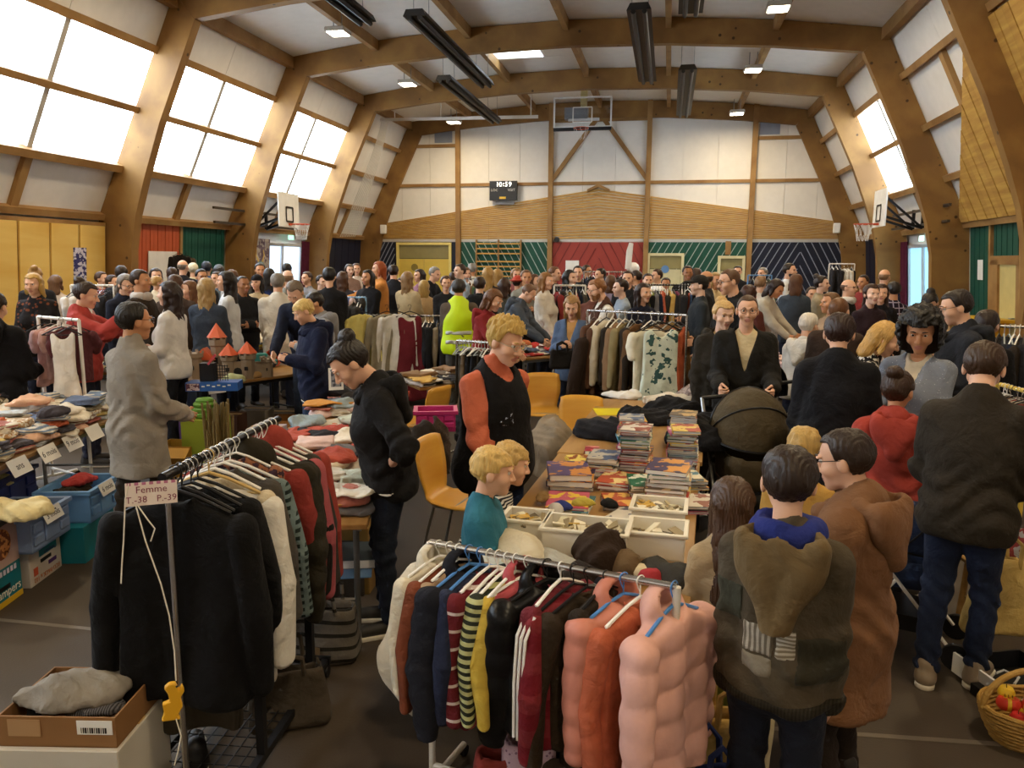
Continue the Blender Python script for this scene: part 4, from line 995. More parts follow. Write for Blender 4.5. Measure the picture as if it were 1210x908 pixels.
def rack(a, b, label, r=.0125, m=None, lm=None, group=None, base=.42, legs='T', ext=0.0):
    """clothes rail from a to b (rail end points, same height)"""
    a = Vector(a); b = Vector(b); c = (a+b)/2; z = a.z; d = b-a; L = d.length; rz = math.atan2(d.y,d.x)
    OBST.append((c.x,c.y,math.cos(rz),math.sin(rz),L/2,.2))
    t = empty('clothes_rack', (c.x,c.y,0), rz, label=label, cat='clothes rack', group=group); m = m or CHROME; lm = lm or m
    MB().tube([(-L/2-ext,0,z),(L/2+ext,0,z)], r, 10).o('rail', m, t, smooth=True)
    for s in (-1,1):
        MB().tube([(s*L/2,0,.06),(s*L/2,0,z)], r*1.1, 10).o('upright', lm, t, smooth=True)
        MB().tube([(s*L/2,-base/2,.05),(s*L/2,base/2,.05)], r*1.1, 10).o('foot', lm, t, smooth=True)
        for q in (-1,1): MB().lathe([(0,-.012),(.022,-.012),(.025,0),(.022,.012),(0,.012)], n=12).o('castor', BLACKM, t, (s*L/2,q*base/2,.025), (0,R(90),0), True)
    MB().tube([(-L/2,0,.12),(L/2,0,.12)], r*.9, 8).o('lower_bar', lm, t, smooth=True)
    return t
def along(a, b, t): return Vector(a)+(Vector(b)-Vector(a))*t
def fillrack(a, b, n, kinds, cols, sc, place, grp, seed=0, jit=.25, face=None, hg='wkcg', t0=.04, t1=.96, near=False):
    q = random.Random(seed); d = Vector(b)-Vector(a); base = math.atan2(d.y,d.x)-math.pi/2
    out = []
    for i in range(n):
        t = t0+(t1-t0)*(i+.5)/n; k = q.choice(kinds); c = q.choice(cols); p = along(a,b,t)
        lab = '%s %s hanging on the %s' % (cname(c), {'tee':'t-shirt','tank':'sleeveless top','kidcoat':'child coat','puffer':'padded jacket','trousers':'pair of trousers'}.get(k,k), place)
        out.append(hung(k, c, p, base+q.uniform(-jit,jit)+(math.pi if q.random()<.5 else 0), sc*q.uniform(.92,1.06), q.randrange(3), q.choice(hg), lab, grp, near))
    return out
def piles(p0, p1, wd, z, nx, ny, cols, place, grp, seed=0, sc=1., kinds=('folded','heap','folded'), stack=(1,2), jit=.06, skip=0.):
    """garments laid in rows on a table top whose centre line is p0..p1"""
    q = random.Random(seed); p0 = Vector((p0.x,p0.y,0)); d = Vector((p1.x,p1.y,0))-p0; L = d.length; u = d/L; v = Vector((-u.y,u.x,0)); rz = math.atan2(u.y,u.x)
    for i in range(nx):
        for j in range(ny):
            if q.random()<skip: continue
            p = p0+u*(L*(i+.5)/nx+q.uniform(-jit,jit))+v*((j+.5)/ny-.5)*wd*.92+v*q.uniform(-jit,jit)*.5
            zz = z
            for s in range(q.randint(*stack)):
                k = q.choice(kinds); c = q.choice(cols); e = sc*q.uniform(.8,1.05)
                pile(k, c, (p.x,p.y,zz), rz+q.choice((0,1.57,3.14,-1.57))+q.uniform(-.3,.3), e, q.randrange(6), '%s %s on the %s' % (cname(c), {'folded':'folded garment','heap':'crumpled garment','flat':'garment laid flat'}[k], place), 'clothes', grp)
                zz += {'folded':.055,'heap':.06,'flat':.03}[k]*e
def chair(px, py, z, d, rz, label, group=None, seat=True):
    """bent plywood stacking chair; (px,py) is the middle of the back's top edge at height z"""
    p = atd(px,py,d); t = empty('plywood_chair', (p.x,p.y,0), rz, label=label, cat='chair', group=group); Y = wood('d9a545','c98f35',(1,1,6),False,.35)
    V = []; Fc = []; nu,nv = 9,15
    for sd in (0,1):
        for j in range(nv):
            s = j/(nv-1)
            # profile: seat front (y=.42,z=.45) -> bend -> back top (y=0,z)
            if s<.42: y = .43-.36*s/.42; zz = .455-.02*math.sin(s/.42*3.1)
            elif s<.58: a = (s-.42)/.16*1.45; y = .07-.075*math.sin(a); zz = .455+.075*(1-math.cos(a))
            else: y = -.005-.06*(s-.58)/.42; zz = .53+(z-.53)*(s-.58)/.42
            w = .20 if s<.42 else (.15+.05*abs(s-.5)/.5*1.0 if s<.75 else .17+.03*(s-.75)/.25); w = .2*(1-.22*math.exp(-((s-.52)/.13)**2))
            for i in range(nu):
                x = (i/(nu-1)*2-1); edge = 1-.06*abs(x)**4*(1 if s>.9 or s<.06 else 0)
                V.append((x*w*edge, y+.025*(x*x) * (1 if s>.5 else 0) - (.012 if sd and s>.5 else 0), zz+.008*x*x*(s<.42) - (.012 if sd and s<=.5 else 0) - .02*abs(x)**4*(s>.93)))
    k = nu*nv
    for j in range(nv-1):
        for i in range(nu-1):
            a = j*nu+i; Fc += [(a,a+1,a+nu+1,a+nu),(k+a+nu,k+a+nu+1,k+a+1,k+a)]
    for j in range(nv-1):
        for i in (0,nu-1): a = j*nu+i; Fc.append((a,a+nu,k+a+nu,k+a) if i==0 else (a+nu,a,k+a,k+a+nu))
    for i in range(nu-1):
        a = i; Fc.append((a+1,a,k+a,k+a+1)); a = (nv-1)*nu+i; Fc.append((a,a+1,k+a+1,k+a))
    link('seat_shell', mesh('seat_shell',V,Fc,Y), t)
    for s in (-1,1):
        MB().tube([(s*.2,.42,0),(s*.17,.36,.43),(s*.17,.08,.43),(s*.2,-.02,0)], .011, 8).o('leg_frame', STEEL, t, smooth=True)
    MB().tube([(-.17,.22,.43),(.17,.22,.43)], .011, 8).o('cross_bar', STEEL, t, smooth=True)
    return t
def obox(dx, dy, dz, th, m, parent=None, name='box_body'):
    mb = MB(); mb.box((0,0,th/2),(dx,dy,th))
    for a,b in (((0,-dy/2+th/2),(dx,th)),((0,dy/2-th/2),(dx,th)),((-dx/2+th/2,0),(th,dy-2*th)),((dx/2-th/2,0),(th,dy-2*th))): mb.box((a[0],a[1],dz/2),(b[0],b[1],dz))
    return mb.o(name, m, parent)
def crate(pos, rz, d, c, label, card=None, group=None):
    t = empty('storage_crate', pos, rz, label=label, cat='crate', group=group); m = plain(c,.4,var=.03)
    obox(*d,.012,m,t,'crate_body')
    for a,b in (((0,-d[1]/2-.008),(d[0]+.04,.02)),((0,d[1]/2+.008),(d[0]+.04,.02)),((-d[0]/2-.008,0),(.02,d[1])),((d[0]/2+.008,0),(.02,d[1]))): MB().box((a[0],a[1],d[2]-.012),(b[0],b[1],.026)).o('rim', m, t)
    for x in (-d[0]*.34,d[0]*.34):
        for z in (.32,.66): MB().box((x,-d[1]/2-.006,d[2]*z),(d[0]*.24,.016,d[2]*.26)).o('moulded_panel', m, t, bevel=.006)
    MB().box((0,-d[1]/2-.005,d[2]*.45),(d[0]*.36,.012,d[2]*.6)).o('front_panel', m, t, bevel=.004)
    if card:
        k = empty('size_card', (0,0,0), label='white paper card reading %s on the %s' % card, cat='card'); k.matrix_world = Matrix.Translation(pos)@Matrix.Rotation(rz,4,'Z')@Matrix.Translation((-.02,-d[1]/2-.03,d[2]-.03))@Matrix.Rotation(R(68),4,'X')
        MB().box((0,0,0),(.2,.085,.0015)).o('sheet', WHITEP, k); text(card[0], .055, plain('30303a',.6), k, (0,0,.0015), None, extr=.0004)
    return t
def card(txt, p, rz, tilt, label, w=.2, h=.1, size=.055, m=None, tm=None):
    k = empty('size_card', p, label=label, cat='card'); k.rotation_euler = (tilt,0,rz)
    MB().box((0,0,0),(w,h,.0015)).o('sheet', m or WHITEP, k)
    if txt: text(txt, size, tm or plain('30303a',.6), k, (0,0,.0015), None, extr=.0004)
    return k
def carton(pos, rz, d, c, label, group=None, open_=False, name='cardboard_box'):
    t = empty(name, pos, rz, label=label, cat='box', group=group); m = plain(c,.75,var=.06)
    if open_:
        obox(*d,.006,m,t)
        for s,ax in ((-1,0),(1,0),(-1,1),(1,1)):
            if ax: MB().box((0,0,0),(d[0]-.01,d[1]*.42,.005)).o('flap', m, t, (0,s*(d[1]/2+d[1]*.17),d[2]-.05), (R(-s*35),0,0))
    else: MB().box((0,0,d[2]/2),d).o('box_body', m, t, bevel=.004); MB().box((0,0,d[2]+.001),(d[0]*.98,.05,.002)).o('tape', plain('b9975a',.3), t)
    return t
def book(pos, rz, d, c, label, group=None, dvd=False, spine=None):
    t = empty('dvd_case' if dvd else 'book', pos, rz, label=label, cat='dvd' if dvd else 'book', group=group)
    m = cloth(c[0],c[1],'print',13.,.35,.53,.0) if isinstance(c,tuple) else plain(c,.35)
    pm = WHITEP if not dvd else plain('b9c0c8',.3); w,l,h = d
    MB().box((0,0,h-.0012),(w,l,.0024)).o('front_cover', m, t); MB().box((0,0,.0012),(w,l,.0024)).o('back_cover', m, t); MB().box((-w/2+.001,0,h/2),(.0024,l,h)).o('spine', plain(spine or (c[0] if isinstance(c,tuple) else c),.35), t)
    MB().box((.002,0,h/2),(w-.008,l-.006,h-.005)).o('pages', pm, t)
    return t
BC = [('8a2a2a','d8b48a'),('c9a43a','3a2a4a'),('2a3a6a','d8d0c0'),('d8cfc0','8a4a3a'),('3a2a5a','c98a3a'),('1f6a4a','d8d8c8'),('c0452a','e0c060'),('b8b0a0','4a5a7a'),('e0c040','a03a2a'),('4a8aa8','e0d8c0'),('c96a8a','e8e0d0'),('5a4a3a','b89a6a')]
def stack(px, py, z, n, d, rz, label, group, seed, dvd=False, cols=None):
    q = random.Random(seed); p = atz(px,py,z); zz = z
    for i in range(n):
        h = d[2]*q.uniform(.75,1.3); c = (cols or BC)[q.randrange(len(cols or BC))] if not (cols and i<len(cols)) else cols[i]
        book((p.x+q.uniform(-.012,.012),p.y+q.uniform(-.012,.012),zz), rz+q.uniform(-.12,.12), (d[0]*q.uniform(.93,1.05),d[1]*q.uniform(.93,1.05),h), c, '%s %s %s %s' % (cname(c[0]), 'case' if dvd else 'book', ('under' if i==0 else 'topping' if i==n-1 else 'within'), label), group, dvd); zz += h+.0006
    return zz
def tub(px, py, z, d, rz, label, fill, zabs=None):
    p = atz(px,py,z); t = empty('white_tub', (p.x,p.y,z if zabs is None else zabs), rz, label=label, cat='tub'); m = plain('e6e0d0',.35,var=.02)
    obox(*d,.006,m,t,'tub_body')
    for a,b in (((0,-d[1]/2-.006),(d[0]+.03,.016)),((0,d[1]/2+.006),(d[0]+.03,.016)),((-d[0]/2-.006,0),(.016,d[1])),((d[0]/2+.006,0),(.016,d[1]))): MB().box((a[0],a[1],d[2]-.006),(b[0],b[1],.014)).o('rim', m, t, bevel=.003)
    q = random.Random(int(px)); zz = (z if zabs is None else zabs)+d[2]*.72
    for i in range(fill):
        o = MB().box((0,0,0),(q.uniform(.05,.09),q.uniform(.012,.06),.006)).o('trading_card' , plain(q.choice(['b0a078','8a7a58','d0c8a8','6a6050','c9a24a','e0d8c0']),.5), None, Vector((p.x,p.y,zz+q.uniform(0,.02)))+Matrix.Rotation(rz,3,'Z')@Vector((q.uniform(-.36,.36)*d[0],q.uniform(-.33,.33)*d[1],0)), (q.uniform(-.5,.5),q.uniform(-.5,.5),q.uniform(0,6)))
        tag(o, 'small printed piece loose in the %s' % ' '.join(label.split()[:3]), 'card', 'loose pieces in the white tubs')
    return t
def bag(px, py, d, dim, rz, c, label, handles=True, soft=.02, strap=None, zb=0., name='tote_bag', pat=None):
    p = atz(px,py,zb) if d is None else atd(px,py,d)
    t = empty(name, (p.x,p.y,zb), rz, label=label, cat='bag'); w,th,h = dim
    m = cloth(c) if isinstance(c,str) else (cloth(*c) if isinstance(c,tuple) else c)
    def f(P):
        k = np.clip(P[:,2]/h,0,1); q = P.copy(); q[:,0] *= 1+.12*(k-.5); q[:,1] *= 1+.25*k
        o = rbox(q,(0,0,h/2),(w,th,h),.04)+folds(P,int(px),soft,13.); i = rbox(q,(0,0,h/2+.06),(w-.05,th-.05,h),.03); return smax(smax(o,-i,.01), -P[:,2], .004)
    V,Q = snets(f,(-w*.75,-th*.9,-.02),(w*.75,th*.9,h+.06),.014); link('bag_body', mesh('bag_body',V,Q,m), t)
    if handles:
        for s in (-1,1): MB().tube([(-w*.22,s*th*.42,h*.9),(-w*.2,s*th*.5,h*1.2),(0,s*th*.62,h*1.32),(w*.2,s*th*.5,h*1.2),(w*.22,s*th*.42,h*.9)], .011, 6).o('handle', strap or m, t, smooth=True)
    return t
def heap3(px, py, z, dim, c, label, seed, cat='clothes', name='crumpled_garment', rz=0, amp=.05):
    """a large soft heap shaped to the photo (jacket or blanket thrown down)"""
    p = atz(px,py,z); m = cloth(c) if isinstance(c,str) else (cloth(*c) if isinstance(c,tuple) else c); a,b,h = dim
    def f(P):
        q = P+np.stack([folds(P,seed,amp,12.),folds(P,seed+3,amp,11.),.5*folds(P,seed+5,amp,14.)],1); d = ell(q,(0,0,h*.15),(a,b,h*.8)); d = smin(d, ell(q,(a*.4,-b*.2,h*.1),(a*.6,b*.6,h*.5)), .03)
        kk = min(1.6,max(a,b,h)/.14); d = d+.013*kk*np.abs(np.sin(P[:,0]*24+P[:,2]*9+5*np.sin(P[:,1]*9+P[:,2]*6+seed)))-.006*kk+folds(P,seed+9,.006*kk,30.); return smax(d,.001-P[:,2],.008)
    V,Q = snets(f,(-a*1.5,-b*1.5,-.02),(a*1.5,b*1.5,h*1.3),.016)
    return tag(link(name, mesh(name,V,Q,m), None, (p.x,p.y,z), (0,0,rz)), label, cat)
# ================================================================ foreground left: women's clothes rail
zr = 1.27; RA = atz(197,562,zr); RB = atz(326,497,zr); dR = (RB-RA).normalized(); angR = math.atan2(dR.y,dR.x)-math.pi/2
DK = plain('2a2a2e',.3,.8); SHK = plain('1b1b1e',.5,.3)
t = empty('clothes_rack', ((RA+RB)/2).to_2d().to_3d(), math.atan2(dR.y,dR.x), label='dark metal clothes rail with a wire mesh tray carrying black and plaid clothes', cat='clothes rack'); Lr = (RB-RA).length/2
MB().tube([(-Lr-.03,0,zr),(Lr+.03,0,zr)], .016, 12).o('rail', DK, t, smooth=True)
for s in (-1,1):
    MB().tube([(s*Lr,0,.09),(s*Lr,0,zr)], .012, 10).o('telescopic_pole', CHROME, t, smooth=True)
    for y in (-.2,.2): MB().bar((s*(Lr-.2),y,.1),(s*(Lr-.2),y,.72),.032,.032).o('upright', SHK, t); MB().lathe([(0,-.012),(.03,-.012),(.034,0),(.03,.012),(0,.012)], n=14).o('castor', SHK, t, (s*Lr,y,.034), (R(90),0,0), True)
    MB().bar((s*Lr,-.22,.09),(s*Lr,.22,.09),.03,.03).o('base_bar', SHK, t)
for y in (-.2,.2): MB().bar((-Lr,y,.09),(Lr,y,.09),.03,.03).o('base_bar', SHK, t)
for i in range(1,16): MB().tube([(-Lr+2*Lr*i/16,-.2,.1),(-Lr+2*Lr*i/16,.2,.1)], .003, 5).o('tray_wire', SHK, t)
for i in range(1,8): MB().tube([(-Lr,-.2+.4*i/8,.106),(Lr,-.2+.4*i/8,.106)], .003, 5).o('tray_wire', SHK, t)
gp = 'clothes on the dark mesh-tray rail'
for (tt,k,c,sc,v,hg,lab,tw) in [(.06,'jacket','0f0f12',1.04,0,'k','black hooded cardigan at the end of the dark rail under the Femme sign',.06),(.10,'trousers','3e372d',1.35,1,'k','long dark grey-brown skirt hanging below the black cardigan',0),(.17,'tank','121215',1.05,1,'k','black sleeveless top behind the black cardigan on the dark rail',-.05),(.22,'shirt','17171a',.98,1,'k','black blouse between the cardigan and the white shirt',.1),
    (.31,'shirt','d8d2c6',1.08,2,'y','long white printed shirt on the dark rail',.12),(.36,'shirt','c9b896',.95,0,'w','cream lace blouse beside the long white shirt',.0),(.44,'jacket','4a4540',.9,1,'w','grey wool jacket beside the plaid shirt',.05),(.50,'shirt',('1f2c2c','6a7a7a','plaid',60.),1.0,1,'w','dark green plaid shirt with fringe on the dark rail',.15),(.56,'coat',('3a2230','8a5a40','print',30.),.72,0,'w','dark patterned tunic behind the plaid shirt',.1),
    (.63,'jacket','8e2a20',1.0,2,'w','brick red wool jacket on the dark rail',.18),(.71,'puffer','2c271c',1.02,1,'w','dark olive padded jacket on the dark rail',.2),(.78,'jacket','1d1a18',.95,2,'w','black jacket beside the olive padded jacket',.1),(.84,'jacket','a84a50',1.0,0,'w','rose pink fleece jacket near the end of the dark rail',.15),(.90,'jacket','3a3630',.95,1,'w','charcoal coat beside the rose fleece',.1),(.95,'hoodie','9a3326',.95,0,'w','orange-red hoodie last on the dark rail',.1)]:
    hung(k,c,along(RA,RB,tt),angR+tw,sc,v,hg,lab,gp,True)
for i in range(10):
    tt = .12+i*.035; MB().tube([along(RA,RB,tt)+Vector((.022*math.cos(a)*math.sin(-angR)*0+.02*math.cos(a)*dR.y,-.02*math.cos(a)*dR.x,.021*math.sin(a)-.003)) for a in np.linspace(0,6.283,13)[:-1]], .0022, 5, True).o('hanger_ring', CHROME, label='chrome hanger hook ring on the dark rail', cat='hook', group='spare hook rings on the dark rail')
# price sign
sp = atd(179,583,2.52); sgn = empty('price_sign', sp, label='white card sign reading Femme T.-38 P.-39 with a pink striped top edge', cat='sign'); fz = math.atan2(-sp.x,sp.y)+.02; sgn.rotation_euler = (R(84),R(2),fz)
MB().box((0,0,0),(.155,.076,.003)).o('card', plain('e6d8cf',.6), sgn)
for i in range(7): MB().box((-.066+i*.022,.034,.0019),(.012,.009,.001)).o('pink_stripe', plain('b56a8a',.6), sgn)
PT = plain('7a2444',.6)
text('Femme', .032, PT, sgn, (0,.013,.002), None, extr=.0005); text('T.-38', .030, PT, sgn, (-.045,-.019,.002), None, extr=.0005); text('P.-39', .030, PT, sgn, (.045,-.019,.002), None, extr=.0005)
STR = plain('d8d0c0',.7)
for pts,lab in (([(152,572),(148,590),(146,640),(144,668),(143,690)],'short white string dangling beside the Femme sign'),([(160,596),(172,640),(190,690),(200,728),(206,770),(208,805)],'long white string carrying the yellow wooden toy'),([(163,598),(175,615),(183,625),(178,640)],'knotted white string end under the Femme sign')):
    MB().tube([atd(x,y,2.46) for x,y in pts], .0022, 6).o('white_string', STR, smooth=True, label=lab, cat='string')
ty = empty('wooden_toy', atd(204,829,2.42), label='yellow wooden animal cut-out hanging on white string', cat='toy'); ty.rotation_euler = (R(86),0,math.atan2(-ty.location.x,ty.location.y))
out = [(-.035,-.055),(.02,-.06),(.012,-.045),(.028,-.02),(.024,.01),(.036,.03),(.03,.05),(.02,.035),(.012,.06),(-.006,.062),(-.022,.05),(-.012,.03),(-.008,.005),(-.03,.0),(-.026,-.03)]
MB().prism([(x,y,0) for x,y in out],(0,0,-.012),(0,0,.012)).o('cut_out', plain('d9a31e',.45), ty, bevel=.003); MB().tube([(.012,.05,.014),(.018,.052,.014)], .003,6).o('eye_hole', BLACKM, ty)
MB().tube([atd(208,850,2.41),atd(214,870,2.41),atd(210,890,2.41),atd(206,905,2.41)], .002, 6).o('white_string', STR, smooth=True, label='loose white string end below the yellow wooden toy', cat='string')
# boxes bottom left
rz0 = .18
b1 = atd(98,850,2.75); wz = b1.z
carton((b1.x,b1.y,0), rz0, (.44,.36,wz), 'c9c2b4', 'white cardboard box under the open brown box', name='cardboard_box')
t = carton((b1.x+.01,b1.y,wz), rz0, (.40,.32,.11), '8a6238', 'open shallow brown cardboard box holding grey clothes', open_=False) if False else empty('cardboard_box', (b1.x+.01,b1.y,wz), rz0, label='open shallow brown cardboard box holding grey clothes', cat='box')
obox(.40,.32,.11,.006,plain('8a6238',.75),t); MB().box((-.11,-.162,.07),(.11,.002,.06)).o('paper_patch', plain('b08a60',.7), t); MB().box((.13,-.162,.075),(.12,.002,.05)).o('shipping_label', WHITEP, t)
for i in range(12): MB().box((.085+i*.0075,-.1635,.065),(.002+.002*(i%3),.001,.02)).o('barcode_bar', BLACKM, t)
pb = Vector((b1.x+.01,b1.y,wz))
pile('heap','8a8378',(pb.x-.0,pb.y,wz+.09),.3,.95,1,'grey hooded top lying in the open brown box','clothes'); pile('heap',('3a3a40','6a6a70','stripev',130.),(pb.x+.06,pb.y-.02,wz+.06),.1,.5,2,'charcoal ribbed jumper tucked in the open brown box','clothes'); pile('heap','1a1a1e',(pb.x-.13,pb.y-.02,wz+.05),2,.5,3,'black sock bundle at the edge of the open brown box','clothes')
sh = empty('trainer_shoe', atz(232,905,.02), .6, label='black trainer with a white rim on the mesh tray', cat='shoe'); sm,so = shoe_meshes(2); link('upper', sm, sh, None, None, plain('17171b',.5)); link('sole', so, sh, None, None, WHITEP)
# ================================================================ children's clothes rail in front
zk = 1.0; KA = atz(508,641,zk); KB = atz(800,694,zk); dK = (KB-KA).normalized(); aK = math.atan2(dK.y,dK.x)-math.pi/2
rack(KA,KB,'white and chrome clothes rail of colourful children jackets in front of the book table',.012,CHROME,plain('d8d4cc',.4),base=.5)
gk = "children's clothes on the front rail"
kx = lambda px: (px-508)/(800-508)
PUF = cloth('c87860',rough=.45,wr=.2); BPUF = cloth('141416',rough=.3,wr=.2)
for (px,k,c,sc,v,hg,lab,tw) in [(520,'hoodie','d8cfb8',.64,0,'w','cream knitted cardigan on the front rail',.55),(534,'jacket','7a3a1c',.70,1,'w','rust brown child jacket on the front rail',.45),(546,'shirt','a88a68',.62,0,'w','beige child shirt on the front rail',.4),(560,'puffer','1a1c26',.76,0,'b','black child jacket on a blue hanger',.5),(574,'jacket','232a44',.70,2,'b','navy child jacket on a pale blue hanger',.4),(586,'jacket',('6a1620','c9b8b0','stripe',22.,.85,.93),.70,0,'w','dark red jumper with pale hem stripe on the front rail',.35),(597,'tank','6a6470',.78,2,'w','grey child waistcoat beside the striped knit',.3),(608,'jacket',('b8b878','2c3026','stripe',48.),.68,1,'w','green and black striped knitted jumper on the front rail',.35),
    (619,'shirt','c9a81e',.70,1,'w','bright yellow child top on the front rail',.35),(634,'hoodie','b8464e',.72,1,'w','rose pink fleece hoodie on the front rail',.75),(657,'puffer',BPUF,.78,1,'k','shiny black quilted child jacket on the front rail',.7),(673,'jacket','6a1a26',.66,0,'w','wine red child cardigan beside the black quilted jacket',.3),(688,'jacket',('7a1a22','6a1620','stripe',12.),.76,2,'k','dark red tracksuit top with white sleeve stripes on the front rail',.5),(704,'jacket','33271a',.78,1,'k','brown leather child jacket with fur collar on the front rail',.55),(724,'coat','2a2016',.6,1,'k','dark brown child coat beside the salmon quilted coat',.4),
    (744,'kidcoat',PUF,.78,0,'b','salmon orange quilted child coat on the front rail',.6),(762,'jacket','b8562e',.78,0,'w','orange child raincoat behind the salmon quilted coat',.5),(797,'kidcoat',cloth('d8a090',rough=.6,wr=.25),.85,1,'b','pale pink padded snowsuit at the end of the front rail',.35)]:
    g = hung(k,c,along(KA,KB,kx(px)),aK-tw,sc,v,hg,lab,gk,True)
    if 'fur collar' in lab: link('fur_collar', pile_mesh('heap',4), g, (0,-.02,-.14), (1.2,.1,0), cloth('4a3826',wr=1.2), .42)
    if 'sleeve stripes' in lab:
        for s_ in (-1,1):
            for y_ in (-.028,0,.028): MB().tube([(s_*x_*sc,y_*sc,z_*sc) for x_,z_ in ((.235,-.15),(.285,-.24),(.30,-.45),(.30,-.70))], .006, 5).o('sleeve_stripe', WHITEP, g)
nb2 = empty('white_laundry_net', along(KA,KB,-.015)+Vector((0,0,-.12)), .3, label='white tulle garment bag hanging at the end of the front rail', cat='bag')
def nf(P):
    q = P+np.stack([folds(P,4,.03,9.),0*P[:,0],0*P[:,0]],1); d = ell(q,(-.04,0,-.26),(.10,.07,.30)); d = smin(d, ell(q,(-.06,0,-.36),(.12,.08,.17)), .05); return d+.006*np.sin(P[:,0]*60+P[:,2]*8)
V,Q = snets(nf,(-.3,-.2,-.65),(.2,.2,.1),.012); link('net', mesh('net',V,Q,cloth('ddd4c0',rough=.7)), nb2)
# items standing below the front rail
for (px,py,dim,c,lab) in ((585,905,(.16,.12,.3),'8e3026','red plastic bag with white lettering under the front rail'),(625,900,(.2,.12,.34),('c9a8b8','8a6a80','dots',60.),'lilac dotted bag under the front rail'),(668,905,(.2,.12,.28),'3a2c20','brown leather bag under the front rail'),(700,900,(.2,.14,.22),'c0905a','tan soft bag under the front rail')):
    bag(px,py,2.75,dim,.2,c,lab,False,.012)
# yellow, navy and red bags beside the hooded boy
bag(862,835,2.75,(.22,.12,.42),.1,'c9a24a','yellow paper carrier bag beside the pink snowsuit',True,.01); bag(838,770,3.0,(.2,.12,.5),-.2,'9aa33a','green carrier bag beside the girl in beige',True,.01)
bag(846,868,2.55,(.16,.1,.34),.3,'1c2a5a','navy carrier bag with white lettering beside the yellow bag',True,.01); bag(862,905,2.42,(.26,.16,.2),-.1,'8a1c1c','red cloth bag on the floor beside the hooded boy',True,.014); bag(884,868,2.9,(.18,.1,.36),0,'d6c69a','cream shopping bag behind the yellow bag',True,.012)
# patches and collar of the hoodie
def on_back(root, T_, x, z, w, h, m, name='patch', y=-.2):
    p = T_((x,y,z)); return MB().box((0,0,0),(w,.002,h)).o(name, m, root, Vector(p))
# ================================================================ book table
zt = .74
b0 = atz(672,700,zt); b1_ = atz(771,474,zt); bm_ = (b0+b1_)/2; ub = (b1_-b0).normalized(); rb = math.atan2(ub.y,ub.x)
table(b0,bm_-ub*.01,.92,zt,'folding table of books and white tubs in front of the blond boy'); table(bm_+ub*.01,b1_,.95,zt,'folding table of coats and papers at the far end of the book table')
pb2 = rb-math.pi/2
tub(622,640,zt,(.19,.17,.13),pb2,'small white tub of wooden sticks beside the blond boy',26); tub(693,652,zt,(.36,.2,.13),pb2,'long white tub of small toys in the middle of the book table',26); tub(776,652,zt,(.24,.2,.12),pb2,'lower white tub at the edge of the book table',6); tub(778,628,zt,(.24,.2,.14),pb2,'upper white tub full of trading cards at the table edge',40,None)
gb = 'books and cases on the book table'
stack(674,572,zt,3,(.25,.3,.03),pb2+.2,'the pile of big purple books',gb,1,False,[('2a1c3a','8a6aa0'),('3a2a5a','c98a3a'),('5a4a7a','c98a4a')])
stack(672,597,zt,2,(.22,.30,.012),pb2+.1,'the magazine pile beside the tubs',gb,2,False,[('2a6a7a','c9c6b8'),('c94a6a','e0c040')]); stack(712,560,zt,6,(.19,.25,.02),pb2,'the low book pile by the yellow cover',gb,3); stack(751,562,zt,19,(.17,.22,.0155),pb2,'the tallest case pile in the middle of the table',gb,4,True); stack(806,556,zt,16,(.17,.22,.0155),pb2+.05,'the case pile at the outer table edge',gb,5,True)
stack(788,598,zt,9,(.21,.26,.022),pb2-.05,'the book pile under the green case',gb,6,False); stack(735,596,zt,2,(.2,.24,.018),pb2+.3,'the orange book pair near the tubs',gb,7,False,[('b8b0a0','4a5a7a'),('c0522a','e0b060')]); stack(780,612,zt,2,(.2,.24,.02),pb2,'the red and yellow book pair by the card tub',gb,8,False,[('8a2a2a','d8b48a'),('b82a22','e0c040')]); stack(700,535,zt,1,(.1,.14,.03),pb2,'the red tin beside the books',gb,9,False,[('9a2030','d88a8a')]); stack(745,530,zt,14,(.17,.22,.0155),pb2+.1,'the short case pile behind the yellow book',gb,10,True); stack(815,575,zt,4,(.14,.19,.0155),pb2+.4,'the loose cases at the outer edge',gb,11,True)
stack(748,540,zt,4,(.15,.2,.02),pb2-.2,'the paperback pile between the tall case piles',gb,12); stack(806,528,zt,14,(.17,.22,.0155),pb2,'the case pile beside the black coat',gb,13,True)
stack(730,575,zt,3,(.2,.26,.018),pb2-.1,'the red paperbacks before the tall case pile',gb,14,False,[('b8442a','e0b070'),('8a2a2a','d8b48a'),('c8502a','e8d090')]); stack(763,588,zt,5,(.19,.24,.018),pb2+.15,'the dark book pile beside the red paperbacks',gb,15); stack(690,548,zt,2,(.2,.26,.016),pb2+.4,'the yellow magazines by the purple books',gb,16,False,[('d8b02a','c05a2a'),('e0c84a','8a4a2a')]); stack(755,612,zt,2,(.22,.28,.012),pb2-.3,'the striped magazines by the tubs',gb,17,False,[('c8c0b0','4a6aa0'),('d8d0c0','5a5a6a')]); stack(826,600,zt,3,(.17,.22,.016),pb2+.2,'the cases at the table corner',gb,18,True)
book(atz(732,487,zt), pb2+.3, (.42,.3,.004), 'd8c61e', 'bright yellow paper sheet on the far book table'); book(atz(757,490,zt)+Vector((0,0,.005)), pb2-.2, (.2,.28,.004), 'c9b93a', 'mustard paper sheet over the bright yellow sheet')
heap3(790,478,zt,(.22,.14,.12),'d8cfc0','white cloth bundle on the far book table',3); heap3(825,470,zt,(.2,.13,.12),('b8a8a0','8a7a78','print',40.),'glittery grey pouch on the far book table',5)
